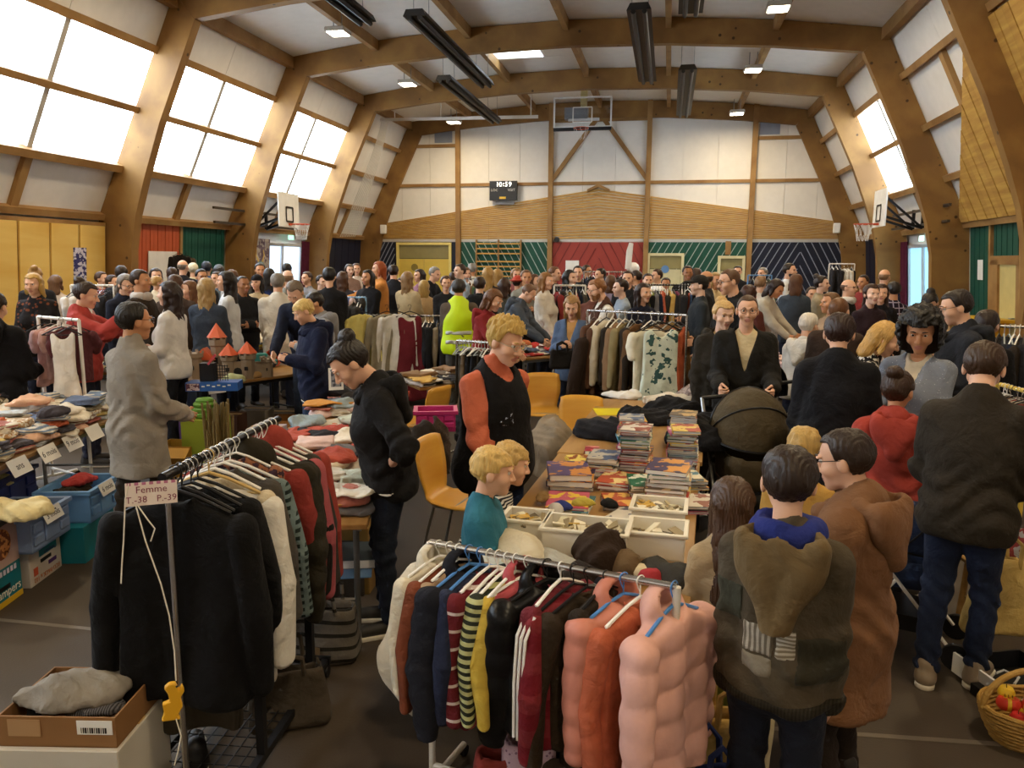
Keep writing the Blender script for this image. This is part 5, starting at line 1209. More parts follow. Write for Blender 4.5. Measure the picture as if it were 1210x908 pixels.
heap3(770,500,zt,(.24,.2,.13),'1c1b1f','black scarf heaped between the chairs and the cases',9); heap3(800,492,zt,(.3,.18,.16),'141418','black quilted jacket on the far book table',10); heap3(735,470,zt,(.2,.12,.08),'d8d4cc','white papers and pouch at the far end of the book table',11); heap3(828,520,zt,(.22,.4,.2),'15151a','black padded coat thrown over the table edge beside the cases',6,rz=pb2,amp=.06); heap3(722,516,zt,(.26,.2,.15),'1a1a1f','black bag thrown on the table beside the plywood chair',7); heap3(840,560,.3,(.16,.5,.42),'26231f','dark coat hanging down the side of the book table',8,rz=pb2)
# hats and soft toys at the near table end
hx = [(706,668,(.17,.12,.17),'33241a','brown trapper hat with fur flaps on the pile behind the front rail',11),(742,676,(.08,.07,.1),'6a5438','brown fur ear flap of the hat pile',12),(760,683,(.05,.05,.05),'d8c8a0','cream fur bobble on the hat pile',13),(790,686,(.17,.07,.09),'3a3833','dark grey knitted scarf on the hat pile',14),(770,690,(.07,.05,.06),'a82430','red woollen hat with white bobble on the hat pile',15),(615,668,(.19,.12,.14),'cfc4a8','cream fleece blanket folded on the pile behind the front rail',16),(560,672,(.15,.09,.09),'c9d4dc','pale blue baby garment behind the front rail',17),(640,692,(.15,.07,.08),'7a9a2a','green frog soft toy behind the front rail',18),(585,676,(.12,.08,.05),'a8bcc4','light blue fleece behind the front rail',19),(682,690,(.14,.08,.09),'241c1a','dark brown woollen hat behind the front rail',20),(655,676,(.13,.09,.09),'a8a8a0','grey knitted hat behind the front rail',21),(725,694,(.1,.06,.05),'1f2436','navy knitted hat behind the front rail',22)]
for (px,py,dm,c,lab,sd) in hx: heap3(px,py,zt,dm,c,lab,sd,'hat' if 'hat' in lab else 'clothes','soft_item',sd*1.3,.025)
for (px,py,c,lab,sd) in ((665,602,'2a3a8a','blue toy helmet piece beside the tubs',31),(688,598,'c9b83a','yellow toy ball beside the tubs',32),(640,592,'8a6a3a','tan rag doll beside the blond boy',33),(722,600,'18181a','black leather glove on the books',34),(778,603,'c9302a','red toy lobster beside the trading cards',35),(790,598,'8aa83a','green toy bead chain beside the trading cards',36),(655,606,'c9c6c0','silver plastic bag in the middle of the tubs',37)): heap3(px,py,zt+.02,(.055,.04,.05),c,lab,sd,'toy','small_toy',sd,.012)
# ================================================================ chairs
fa = lambda deg: YAWZ+R(deg)
YAWZ = math.atan2(_fw.y,_fw.x)-math.pi/2
chair(641,437,.83,8.2,YAWZ+R(185),'yellow plywood chair standing beside the orange-sleeved woman'); chair(687,464,.83,6.8,YAWZ+R(170),'yellow plywood chair beside the black bag on the book table'); chair(512,508,.85,5.1,YAWZ+R(250),'yellow plywood chair with a knitted scarf and dark coat behind the black hoodie woman')
heap3(503,560,.5,(.14,.1,.42),'2a2118','dark brown coat hung over the plywood chair',41); heap3(522,555,.5,(.08,.09,.42),('4a3c34','2a221e','knit',90.),'brown knitted scarf hanging on the plywood chair',42); heap3(653,560,.3,(.2,.2,.5),'8a7a64','grey-beige coat hanging over a chair beside the book table',43); heap3(560,520,.42,(.2,.2,.3),'17171a','black jacket heaped on a chair behind the orange-sleeved woman',44)
chair(516,497,.83,7.4,YAWZ+R(60),'yellow plywood chair half hidden behind the pink basket'); chair(828,372,.83,9.5,YAWZ+R(180),'yellow plywood chair behind the blond woman in the parka')
pk = crate(tuple(atz(515,507,.72)), .3, (.3,.22,.16), 'b02a6a', 'pink plastic basket on the stall behind the black hoodie woman')
# ================================================================ left: baby clothes tables and crates
zb = .72; a0 = atz(-60,578,zb); a1 = atz(112,503,zb); ubb = (a1-a0).normalized(); nbb = Vector((-ubb.y,ubb.x,0)); rbb = math.atan2(ubb.y,ubb.x)
WT_ = wood('8a6a44','6f5232',(2,8,2),False,.4)
for i in range(2):
    o = nbb*(.4+.82*i); table(a0+o-ubb*.2+ubb*1.9*i,a1+o+ubb*.7,.8,zb,'folding table of folded baby clothes with size cards along its edge' if i==0 else 'second folding table of baby clothes behind the size cards',WT_)
BABY = ['e0d6c4','d8cfc0','d8c8a8','c9bda8','e6dcc8','c25a2e','d8a888','8a9ab0','4a4650','33303a','b8c0c8','e0b090','a85a50','7a7058','d8c070','5a6a8a',('d8d0c0','a86a60','stripe',60.),('c9c0b0','6a7a90','stripe',70.),('e0d8c8','b08a60','print',40.)]
piles(a0+nbb*.4-ubb*.1,a1+nbb*.4+ubb*.6,.78,zb,11,5,BABY,'baby clothes table','garments on the baby clothes tables',1,.74,('folded','folded','heap'),(2,5),.05); piles(a0+nbb*1.22+ubb*1.8,a1+nbb*1.22+ubb*.6,.78,zb,8,4,BABY+['2a2a33','3a3a42'],'second baby clothes table','garments on the baby clothes tables',2,.8,('folded','folded','heap'),(2,5),.05)
for (px,py,tx,lab) in ((51,527,'6 mois','paper card with 6 mois written on it, hung on the baby table edge'),(80,517,'9 mois','paper card with 9 mois written on it beside the 6 mois card'),(16,552,'ans','pale paper card hung low under the baby blanket edge of the table'),(106,509,'','blank paper card half hidden by the grey cardigan woman')):
    te = min((i_*.01 for i_ in range(-20,420)), key=lambda v_: abs(proj(a0+ubb*v_)[0]-px)); p = a0+ubb*te-nbb*.035+Vector((0,0,-.035)); card(tx,p,rbb,R(64),lab,.21,.115,.062)
for (px,py,dm,cc,lab,cd_) in ((60,640,(.44,.34,.22),'7a90b8','pale blue plastic crate labelled 3 mois',('3 mois','pale blue crate')),(124,606,(.44,.34,.22),'6a9ad0','bright blue plastic crate labelled 6 mois',('6 mois','bright blue crate')),(20,600,(.5,.34,.25),'2a3a78','navy blue crate at the back under the table',None)):
    p = atz(px,py,.25)+nbb*.16; crate((p.x,p.y,.25),rbb,dm,cc,lab,cd_)
    for i in range(6): pile('heap',rnd.choice(['2e261f','3a3028','4a3f34','a02424','c9b89a','1c1c20','6a5a48'] if px!=20 else ['d8c878','2a2a30']),(p.x+rnd.uniform(-.1,.1),p.y+rnd.uniform(-.08,.08),.25+.1+.025*i),rnd.random()*6,.55,i%6,'garment heaped in the %s' % lab.split(' labelled')[0],'clothes','garments in the blue crates')
TEAL = '0f6a78'
for (px,py,dm,c,lab,big) in ((58,682,(.36,.28,.25),'b9b0a6','white and orange nappy box upside down under the pale blue crate',1),(120,652,(.44,.3,.25),TEAL,'teal nappy box under the bright blue crate',0),(8,716,(.34,.3,.55),TEAL,'tall teal nappy box with a bear picture and handle hole',2)):
    p = atz(px,py,0)+nbb*.15; t = empty('nappy_box',(p.x,p.y,0),rbb,label=lab,cat='box'); MB().box((0,0,dm[2]/2),dm).o('box_body', plain(c,.5), t, bevel=.004); yf = -dm[1]/2-.002
    if big==1:
        MB().box((.0,yf,.13),(.12,.003,.022)).o('handle_hole', BLACKM, t); MB().box((.03,yf,.20),(.2,.002,.08)).o('teal_print', plain(TEAL,.5), t); MB().box((.07,yf-.001,.09),(.09,.002,.025)).o('purple_band', plain('4a2a6a',.5), t)
        text('ECO PACK x 102', .04, plain('b8641e',.5), t, (0,yf-.002,.035), (R(90),R(180),0), extr=.0006); text('Pampers', .04, plain('3a3a6a',.5), t, (.05,yf-.002,.17), (R(90),R(180),0), extr=.0006); MB().box((-.12,yf,.085),(.045,.002,.05)).o('red_badge', plain('b04a2a',.5), t)
    if big==2:
        MB().box((0,yf,.38),(.32,.002,.3)).o('photo_panel', plain('b89a90',.5), t); MB().lathe([(0,0),(.09,0),(.09,.003),(0,.003)],n=18).o('bear_picture', cloth('7a4426','c98a50','print',30.), t, (0,yf,.37),(R(90),0,0))
        [MB().box((-.1+i_*.035,yf-.001,.2),(.022,.002,.03)).o('print_block', plain('c9c0d8',.5), t) for i_ in range(7)]; text('Pampers', .075, plain('e8e4dc',.5), t, (.02,yf-.002,.08), (R(90),0,0), extr=.0006); MB().box((0,yf,.11),(.1,.003,.025)).o('handle_hole', BLACKM, t); MB().box((0,yf,.02),(.33,.002,.035)).o('yellow_band', plain('c9a21e',.5), t); MB().lathe([(0,0),(.03,0),(.03,.003),(0,.003)],n=14).o('orange_badge', plain('d88a2a',.5), t, (-.12,yf,.14),(R(90),0,0)); MB().bar((-.16,yf-.02,.5),(.16,yf-.02,.52),.03,.03).o('top_edge', plain('2c2c30',.5), t)
heap3(20,610,.52,(.22,.14,.12),'d8c890','cream baby blanket hanging over the tall teal nappy box',51)
# ================================================================ left middle: table of mixed clothes behind the dark rail
m0 = atz(342,622,.70); m1 = atz(432,470,.70)
table(m0,m1,.76,.70,'folding table heaped with colourful clothes behind the dark rail')
MIX = ['d8d0c0','c9c0b0','b8c0b0','a83a2a','c25a2e','d8a050','c9882a','2a2a33','d8c8b0','e0d8c8','8a9aa0','c97a6a','d8b8b0','b0442e','6a6a70',('d8d0c0','b06a50','print',35.),('c9c8c0','8a6a60','stripe',60.)]
piles(m0,m1,.78,.70,10,4,MIX,'table of mixed clothes','garments on the mixed clothes table',5,.85,('heap','flat','heap','folded'),(1,3),.07)
heap3(440,480,.72,(.3,.2,.14),'2c2623','dark grey jacket thrown over the far end of the mixed clothes table',52); heap3(395,520,.74,(.28,.1,.07),'2e3038','charcoal trousers across the mixed clothes table',53)
# things on the floor left of the hoodie woman
t = carton(tuple(atz(388,690,0)), .25, (.5,.4,.34), '3a3026', 'brown cardboard box under the mixed clothes table', open_=False)
p = atz(385,668,.36); book((p.x,p.y,.345), .35, (.5,.34,.006), '5f86b0', 'large blue open magazine on the brown box'); book((p.x+.03,p.y+.1,.353), .3, (.44,.28,.05), '5a6a78', 'thick grey-blue album under the mixed clothes table')
carton(tuple(atz(428,688,0)), .1, (.2,.36,.42), '8a6a30', 'tall yellow-brown carton beside the black hoodie woman')
bag(384,742,3.9,(.34,.2,.30),.2,cloth('6a6258','2a2723','stripe',30.,.85,.8),'grey printed canvas tote bag on the floor',True,.016); bag(338,800,3.35,(.34,.2,.28),.5,'4a4034','dark taupe leather handbag on the floor beside the mesh tray',True,.02)
sc_ = empty('small_wooden_case', atz(375,792,0)+Vector((0,0,.02)), .6, label='small dark wooden stick beside the taupe handbag', cat='stick'); MB().bar((-.02,-.12,0),(.02,.12,.12),.03,.03).o('stick', plain('4a3a22',.5), sc_); MB().bar((.02,.12,.12),(.03,.16,.14),.035,.035).o('end_cap', plain('a08a50',.5), sc_)
p = atz(440,792,0); pile('flat','8a9a3a',(p.x+.1,p.y,0),.4,.3,1,'small green cloth scrap on the floor','cloth'); pile('flat','d0c8b8',(atz(392,770,0).x,atz(392,770,0).y,0),1.4,.22,2,'small white tissue on the floor beside the tote bag','tissue')
# ================================================================ middle and far stalls
DARK = ['17171b','1d1d22','2a2a30','23262f','3a3632','2a2118','33302c','1a2236','44403a']
GAY = DARK+['8a2a2a','c9b89a','6a6a72','d8d0c4','7a5a3a','3a5a8a','b8563a','c9a24a','8a3a5a','4a6a4a','b89aa8']
def rk(x0,y0,x1,y1,d0,d1,label,n,kinds,cols,sc,seed,m=None,jit=.25,hg='wkcg',base=.45):
    a = atd(x0,y0,d0); b = atd(x1,y1,d1); z = (a.z+b.z)/2; a.z = b.z = z; rack(a,b,label,.0135,m or CHROME,base=base)
    pl = ' '.join(label.replace('long ','').split(' beside')[0].split(' before')[0].split(' in front')[0].split(' behind')[0].split()[:6])
    fillrack(a,b,n,kinds,cols,sc,pl[:60],'clothes on the '+pl[:50],seed,jit,None,hg); return a,b
rk(424,375,548,372,10.9,10.9,'long chrome clothes rail beside the safety vest man',24,('jacket','coat','shirt','jacket'),DARK+['8a7a64','6a5a48','d8d0c4','5a5a60','a89a80'],.95,11)
for px,k,c,lab in ((470,'coat','cfc8bc','long white coat on the chrome rail beside the maroon dress'),(484,'dress','6a1420','long maroon dress hanging in front of the chrome rail'),(457,'coat','8a8068','grey-beige coat on the chrome rail'),(428,'shirt','d8c868','pale yellow blouse on the chrome rail')):
    p = atd(px,362,10.6); hung(k,c,p,YAWZ+R(10),1.1 if k=='dress' else 1.0,0,'k',lab,'featured clothes on the chrome rail')
a,b = rk(694,374,812,365,8.3,7.6,'chrome clothes rail of earth-toned garments beside the book table',14,('shirt','jacket','dress','shirt'),['c9b080','a8925a','8a7a50','c0582a','5a3a26','3a2418','7a5a30','c9bca0','2a2118','6a4a2a','8a6a4a'],1.0,12,jit=.35)
hung('dress',('c9d4c4','3a5a5a','print',16.,.85,.56),atd(782,372,7.3),YAWZ+R(8),1.12,1,'k','pale green floral dress hung facing out at the end of the chrome rail'); hung('tee','d8d0b8',atd(770,376,7.45),YAWZ+R(14),.95,0,'k','cream short-sleeved top behind the floral dress'); hung('coat','2e2018',atd(700,378,8.2),YAWZ+R(60),1.15,0,'k','long dark brown coat at the start of the earth-toned rail')
rk(396,346,445,344,13.5,13.5,'blue-topped clothes rail before the navy corner',12,('jacket','shirt','jacket'),GAY,.95,13,plain('7aa8d8',.4)); rk(380,352,432,351,11.8,11.8,'second clothes rail before the bright fire door',12,('jacket','shirt','puffer'),DARK+['3a4a78','c9b0b0','8a8a92'],.95,14,plain('8ab4dc',.4))
rk(764,338,824,336,12.2,12.2,'black clothes rail of striped clothes before the cream door',16,('shirt','jacket','dress'),GAY+['c0502a','7a8a2a'],.95,15,BLACKM); rk(690,322,738,321,15,15,'clothes rail of dark suits before the red boards',12,('jacket','shirt'),DARK+['8a8a90'],.95,16); rk(655,338,692,337,11.6,11.6,'white framed clothes rail behind the man in the brown waistcoat',9,('shirt','jacket'),GAY,.9,17,WHITEP)
rk(1140,388,1225,383,6.9,6.6,'chrome clothes rail of dark coats beside the orange boards',13,('coat','jacket','coat'),DARK+['4a3a2a'],1.0,18); rk(45,376,93,377,6.8,6.45,'white clothes rail of baby outfits beside the red jacket woman',5,('tank','tee'),['d8a8a0','e0d8cc','a84a4a','5a2a30'],.72,19,WHITEP,.2)
hung('tank','e4ddd2',atd(72,378,6.35),YAWZ+R(5),.85,1,'k','white sleeveless baby dress on the white rail',nm='hanging_pinafore'); rk(84,338,134,337,9.8,9.8,'white clothes rail with pale hangers before the yellow cupboards',10,('shirt','jacket','tee'),['1d1d22','d8cfc4','c98a80','2a2a30','e0d8cc'],.9,20,WHITEP)
rk(540,404,580,404,7.9,7.7,'low chrome rail of black trousers behind the orange-sleeved woman',10,('trousers','skirt'),DARK+['6a5a48','c9bca8'],.85,21); rk(884,326,912,325,15,15,'blue clothes rail before the navy boards',8,('shirt','jacket'),GAY,.9,22,plain('5a8ac0',.4)); rk(1178,462,1222,456,5.2,4.8,'yellow-framed rail of scarves beside the bomber jacket man',9,('shirt','skirt'),['8a2a2a','2a2a33','a86a3a','4a3a5a','c9b8a0'],.75,23,plain('d8b84a',.4))
rk(980,312,1010,312,17,17,'white clothes rail before the navy chevron boards',6,('shirt',),['d8d4cc','c9c8c4','2a2a30'],.9,24,WHITEP); rk(540,330,590,329,14.5,14.5,'clothes rail before the wall bars',10,('jacket','coat'),GAY,.9,25)
# tables
TW = wood('9a7442','805c30',(2,8,2),False,.4)
def tb(x0,y0,x1,y1,wd,label,nx,ny,cols,seed,z=.74,sc=.85,kinds=('heap','folded','flat'),stk=(1,3),back=0):
    p = atz(x0,y0,z); q = atz(x1,y1,z); u = (q-p).normalized(); n = Vector((-u.y,u.x,0))*back; p += n; q += n
    table(p,q,wd,z,label,TW); piles(p,q,wd,z,nx,ny,cols,' '.join(label.replace('folding table of ','').split()[:4])+' stall','garments on the '+label.split(' of ')[1][:40],seed,sc,kinds,stk)
WARM = ['c9302a','d8743a','e0c060','d8d0c4','c9a0a0','3a4a78','1d1d22','8a2a3a','d8c8a8','5a6a8a','e8e0d4']
PINK = ['dca8a8','e6c6c0','d8909a','e8dcd4','c97a8a','d8b8c0','8a5a70','c9c0c8','e0b8a0','b8a0b0']
t_ = table(atz(212,452,.72),atz(352,434,.72),.85,.72,'folding table of toys with a castle playset',TW,legm=BLACKM)
tb(238,412,346,404,1.0,'folding table of bright jumpers in front of the man holding a child',8,3,WARM+['d8b81e','e0a0a0','c9882a'],31); tb(590,420,668,414,.95,'folding table of red and white clothes beside the white jacket woman',7,3,WARM,32); tb(480,452,566,446,.8,'folding table of hats and papers behind the black hoodie woman',6,3,['d8d0c0','b08a50','c9a24a','2a2a30','8a6a4a','e0dcd4','6a5a4a'],33)
tb(905,432,1012,424,1.0,'folding table of pink baby clothes before the bald man',8,3,PINK,34); tb(768,416,832,413,.8,'folding table of pale clothes before the cap man',6,3,['e0dcd4','d8c0c0','c9a8a8','b8c0c8','e8e4dc','c98a8a'],35); tb(1006,452,1064,447,.8,'folding table of orange clothes beside the plaid shirt',5,3,['c9582a','d88a5a','2a4a9a','d8d0c4','8a3a2a'],36)
tb(30,444,140,432,.9,'folding table of brown and cream clothes behind the white baby rail',7,3,['c9b89a','8a6a4a','d8d0c0','2a2a30','5a4a3a','b8a888'],37); tb(918,456,966,450,.7,'folding table of mixed knitwear behind the pushchair',4,2,['8a8a8a','c9c0b0','6a7a90','d8cfc4','a86a50'],38); tb(440,408,520,404,.9,'folding table of trousers behind the maroon dress',6,2,DARK+['3a4a6a'],39)
tb(300,372,380,370,1.0,'folding table of far bundles before the patterned curtain',7,2,GAY,40); tb(1095,425,1180,420,.9,'folding table of beige clothes before the cream side door',6,2,['c9b48a','d8c8a8','8a7a5a','b8a07a'],41); tb(840,375,960,372,1.0,'folding table of assorted clothes before the navy boards',9,2,GAY+PINK,42); tb(470,372,600,370,1.0,'folding table of assorted bundles before the yellow double door',9,2,GAY+WARM,43); tb(620,368,760,366,1.0,'folding table of assorted shirts before the red boards',9,2,GAY+WARM,44)
# toy castle
CW = plain('8a7a66',.7,bump=.2,bscale=30); RF = plain('c85a34',.5); ca = atz(268,447,.72); 
cs = empty('toy_castle', (ca.x,ca.y,.72), YAWZ+R(4), label='grey toy castle with orange pointed tower roofs on the toy table', cat='toy castle')
def tower(x,y,r,h,roof,rh):
    t = MB().lathe([(r,0),(r,h*.8),(r*1.22,h*.84),(r*1.22,h),(r*.9,h),(0,h)],(x,y,0),8).o('tower', CW, cs)
    for k in range(8): a = k*math.pi/4; MB().box((x+r*1.12*math.cos(a),y+r*1.12*math.sin(a),h+.012),(.025,.025,.03),a).o('merlon', CW, t)
    MB().box((x,y-r*.95,h*.45),(r*.5,.02,h*.16)).o('window_slit', BLACKM, t)
    if roof: MB().lathe([(r*1.5,h+.02),(0,h+rh)],(x,y,0),6).o('roof', RF, cs)
tower(-.12,.12,.075,.42,True,.18); tower(.04,-.02,.075,.24,True,.15); tower(.24,-.02,.075,.26,True,.15); tower(-.34,.0,.09,.28,False,0); tower(.42,.1,.06,.2,False,0)
for a,b2,h in (((-.34,-.02),(.04,-.06),.14),((.24,-.05),(.44,.06),.15),((.04,-.05),(.24,-.05),.19),((-.34,.1),(-.12,.16),.2),((-.12,.16),(.42,.16),.16)): MB().bar((*a,h/2),(*b2,h/2),.03,h).o('wall', CW, cs)
MB().lathe([(.045,0),(.045,.09),(.03,.115),(0,.125)],(.14,-.065,0),10,1,.2).o('gate_arch', BLACKM, cs); MB().prism([(-.36,.05,.2),(-.12,.05,.2),(-.12,.05,.2),(-.24,.05,.33)],(0,-.06,0),(0,.1,0)).o('house_roof', RF, cs); MB().box((-.24,.07,.1),(.2,.12,.2)).o('house', CW, cs)
bx = empty('toy_carton', atz(247,462,.72)+Vector((0,.1,0)), YAWZ+R(6), label='blue and white toy carton at the front of the toy table', cat='box'); MB().box((0,0,.04),(.5,.22,.085)).o('carton', plain('2a5aa8',.4), bx)
for i in range(6): MB().box((-.08+i*.05,-.112,.045+.012*(i%2)),(.03,.002,.012)).o('print_line', WHITEP, bx)
MB().box((-.18,-.112,.04),(.13,.002,.07)).o('picture', cloth('b8a0a0','5a3a4a','print',30.), bx)
fg = empty('toy_fort', atz(247,462,.72)+Vector((-.06,.1,.085)), YAWZ, label='black toy fort with grille standing on the blue toy carton', cat='toy'); MB().box((0,0,.09),(.14,.1,.18)).o('fort', BLACKM, fg)
for i in range(5): MB().tube([(.09+i*.025,0,0),(.09+i*.025,0,.16)], .004, 5).o('grille_bar', BLACKM, fg); MB().tube([(.08,0,.03+i*.03),(.2,0,.03+i*.03)], .004, 5).o('grille_bar', BLACKM, fg)
MB().bar((.02,-.05,.17),(.1,-.05,.27),.02,.02).o('lever', plain('c94a5a',.5), fg)
bk = empty('orange_bucket', atz(318,424,.80)+Vector((0,0,0)), 0, label='orange plastic bucket tipped on its side on the toy table', cat='bucket'); bk.rotation_euler = (R(80),0,R(60)); MB().lathe([(.07,-.1),(.105,.1),(.112,.1),(.098,.095),(.064,-.09)],n=20).o('bucket_shell', plain('d0542a',.4), bk, smooth=True)
yb = empty('yellow_flask', atz(325,416,.72), 0, label='tall yellow flask with grey cap held at the toy table', cat='flask'); MB().lathe([(.055,0),(.055,.24),(.05,.26)],n=16).o('flask_body', plain('d0b41e',.35), yb, smooth=True); MB().lathe([(.05,.26),(.05,.31),(0,.31)],n=16).o('cap', plain('6a6a50',.4), yb, smooth=True)
vt = empty('toy_truck', atz(312,434,.72), YAWZ+R(20), label='teal toy truck on the toy table', cat='toy'); MB().prism([(-.16,0,.03),(.16,0,.03),(.16,0,.09),(.08,0,.1),(.04,0,.17),(-.1,0,.17),(-.16,0,.1)],(0,-.07,0),(0,.07,0)).o('truck_body', plain('2a7a78',.4), vt, bevel=.01)
for x in (-.1,.1):
    for y in (-.07,.07): MB().lathe([(0,-.012),(.035,-.012),(.035,.012),(0,.012)],n=14).o('wheel', BLACKM, vt, (x,y,.035),(R(90),0,0))
for i,(px,py,c,lab) in enumerate(((232,436,'b8a890','cream rag doll slumped on the toy table'),(222,444,'8a3a22','brown wooden toy barrel on the toy table'),(300,446,'b08a50','tan toy figures heaped on the toy table'),(335,428,'8a5a2a','brown wooden toy on the toy table'),(276,452,'b8c08a','pale green crumpled bag at the toy table edge'),(226,428,'4a4038','dark toy knight group on the toy table'),(352,424,'c9b83a','yellow toy ball on the toy table'),(238,428,'d8c8a8','cream fleece on the toy table'),(243,424,'a02a2a','red cap on the toy table'))): heap3(px,py,.72,(.11,.09,.11),c,lab,60+i,'toy','toy_item',i,.03)
# boxes and bundle under and before the toy table
lb = carton(tuple(atz(247,560,0)), .1, (.34,.3,.55), '8a9a2a', 'lime green cardboard box before the toy table'); cz = atz(245,500,.55)
co = empty('green_coil', (lb.location.x,lb.location.y,.55), 0, label='coiled bright green rope on the lime box', cat='rope')
for i,(r_,z_) in enumerate(((.10,.03),(.095,.075),(.08,.12),(.055,.155))): MB().tube([(r_*math.cos(a),r_*math.sin(a),z_) for a in np.linspace(0,6.283,19)[:-1]], .027, 8, True).o('rope_turn', plain('5a8a2a',.6), co, smooth=True)
rd = empty('reed_bundle', atd(262,585,4.1).to_2d().to_3d(), 0, label='tall bundle of dried reeds standing behind the dark rail', cat='reeds'); q = random.Random(5)
for i in range(70):
    a = q.random()*6.28; r0 = q.random()*.035; lean_ = q.uniform(.0,.06); MB().tube([(r0*math.cos(a),r0*math.sin(a),0),((r0+lean_)*math.cos(a),(r0+lean_)*math.sin(a),q.uniform(1.1,1.28))], .006, 4).o('reed', plain('6a5a30',.7), rd)
for (px,py,dm,c,lab,op) in ((215,560,(.34,.3,.3),'b0822e','open brown cardboard box of packs before the toy table',True),(345,520,(.4,.34,.26),'8a5a24','open brown cardboard box beside the blond boy in navy',True),(358,540,(.3,.26,.3),'2a6a9a','blue cardboard box beside the blond boy in navy',False),(305,512,(.3,.3,.3),'6a6258','grey cardboard box under the toy table',False),(330,505,(.4,.34,.2),'4a4038','dark wooden box under the toy table',False),(270,520,(.34,.28,.3),'5a3a2a','brown carton under the toy table',False),(318,560,(.3,.24,.46),'b8aab0','pale lilac carton behind the dark rail',False)): carton(tuple(atz(px,py,0)), .15, dm, c, lab, open_=op)
pbx = carton(tuple(atz(230,545,0)), .1, (.2,.16,.42), '5a3a7a', 'purple printed box beside the lime box')
ph = empty('picture_frame', atd(397,448,6.9), YAWZ+R(20), label='framed grey picture leaning behind the blond boy', cat='picture'); MB().box((0,0,0),(.13,.012,.2)).o('frame', WHITEP, ph); MB().box((0,-.008,0),(.09,.004,.14)).o('print', cloth('8a8a90','4a4a55','print',30.), ph)
# ================================================================ pushchairs
def pushchair(p, rz, c, fm, label, s=1.0, canopy=True):
    t = empty('pushchair', (p.x,p.y,0), rz, label=label, cat='pushchair'); t.scale = (s,s,s)
    if canopy:
        V = []; Fc = []; nu,nv = 16,9
        for sd,rr in ((0,1.),(1,.96)):
            for j in range(nv):
                ph_ = R(-10+j*14)
                for i in range(nu+1):
                    th = math.pi*i/nu; x = .27*math.cos(th)*rr; y0 = .30*math.sin(th)*rr*math.sin(ph_); z = .30*math.sin(th)*rr*math.cos(ph_)
                    V.append((x, -y0*1.0+.05, .84+max(z,-.1)*1.05+.006*math.cos(j*math.pi)))
        k = (nu+1)*nv
        for j in range(nv-1):
            for i in range(nu): a = j*(nu+1)+i; Fc += [(a,a+1,a+nu+2,a+nu+1),(k+a+nu+1,k+a+nu+2,k+a+1,k+a)]
        link('canopy', mesh('canopy',V,Fc,cloth(c)), t)
        for j in (0,4,8): 
            ph_ = R(-10+j*14); MB().tube([(.275*math.cos(th),.05-.305*math.sin(th)*math.sin(ph_),.84+max(.305*math.sin(th)*math.cos(ph_)*1.05,-.1)) for th in np.linspace(0,math.pi,15)], .007, 6).o('canopy_rib', BLACKM, t, smooth=True)
        def sf(P): 
            q = P.copy(); d = rbox(q,(0,-.02,.62),(.40,.5,.26),.09); return smax(d, -rbox(q,(0,-.05,.76),(.30,.36,.34),.07), .02)+folds(P,3,.006,14.)
        V,Q = snets(sf,(-.26,-.34,.44),(.26,.3,.82),.016); link('seat_unit', mesh('seat_unit',V,Q,cloth(c)), t)
    for s_ in (-1,1):
        MB().tube([(s_*.26,-.36,.12),(s_*.25,.05,.6),(s_*.24,.42,1.02)], .013, 8).o('side_tube', fm, t, smooth=True); MB().tube([(s_*.26,.36,.14),(s_*.25,.05,.6)], .013, 8).o('rear_tube', fm, t, smooth=True)
        for y,r_ in ((-.38,.10),(.38,.13)): MB().lathe([(0,-.02),(r_,-.02),(r_+.004,0),(r_,.02),(0,.02)],n=18).o('wheel', BLACKM, t, (s_*.28,y,r_+.004), (0,R(90),0), True)
    MB().tube([(-.24,.42,1.02),(0,.45,1.04),(.24,.42,1.02)], .016, 8).o('handlebar', BLACKM, t, smooth=True); MB().tube([(-.26,.36,.14),(.26,.36,.14)], .01, 8).o('axle', fm, t, smooth=True)
    MB().box((0,.05,.26),(.44,.5,.12)).o('shopping_basket', BLACKM, t)
pushchair(atd(888,500,5.25), YAWZ+R(0), '4a3f2a', STEEL, 'khaki hooded pushchair in front of the man in the black field jacket')
pushchair(atd(1078,590,4.0), YAWZ+R(60), '2a3a5a', WHITEP, 'white-framed blue pushchair beside the bomber jacket man', .68)
pushchair(atd(900,405,6.85), YAWZ+R(200), '1a1a1f', plain('d8d8d8',.4), 'black pushchair with white trim behind the tall man', .98)
# ================================================================ lower right corner
st = empty('wooden_stool', atz(1178,742,0), .2, label='small wooden stool under the yellow cloth bag', cat='stool'); OK_ = wood('b08a50','94703a',(3,3,9),False)
MB().box((0,0,.36),(.34,.3,.03)).o('seat', OK_, st, bevel=.008)
for x in (-.13,.13):
    for y in (-.11,.11): MB().tube([(x*1.1,y*1.1,0),(x,y,.35)], [.02,.016], 8).o('leg', OK_, st, smooth=True)
    MB().tube([(x,-.11,.14),(x,.11,.14)], .01, 6).o('stretcher', OK_, st)
bag(1180,690,3.75,(.28,.12,.40),.2,'c0a050','pale yellow cloth bag hanging beside the bomber jacket man',True,.016,zb=.2); bag(1172,735,4.25,(.16,.12,.22),.1,('b89a60','6a5430','knit',80.),'lace-patterned gold bag on the floor under the yellow bag',True,.008); heap3(1200,690,.2,(.14,.12,.34),('8a8a90','6a2a2a','print',14.),'grey and red cloth bundle behind the yellow bag',71)
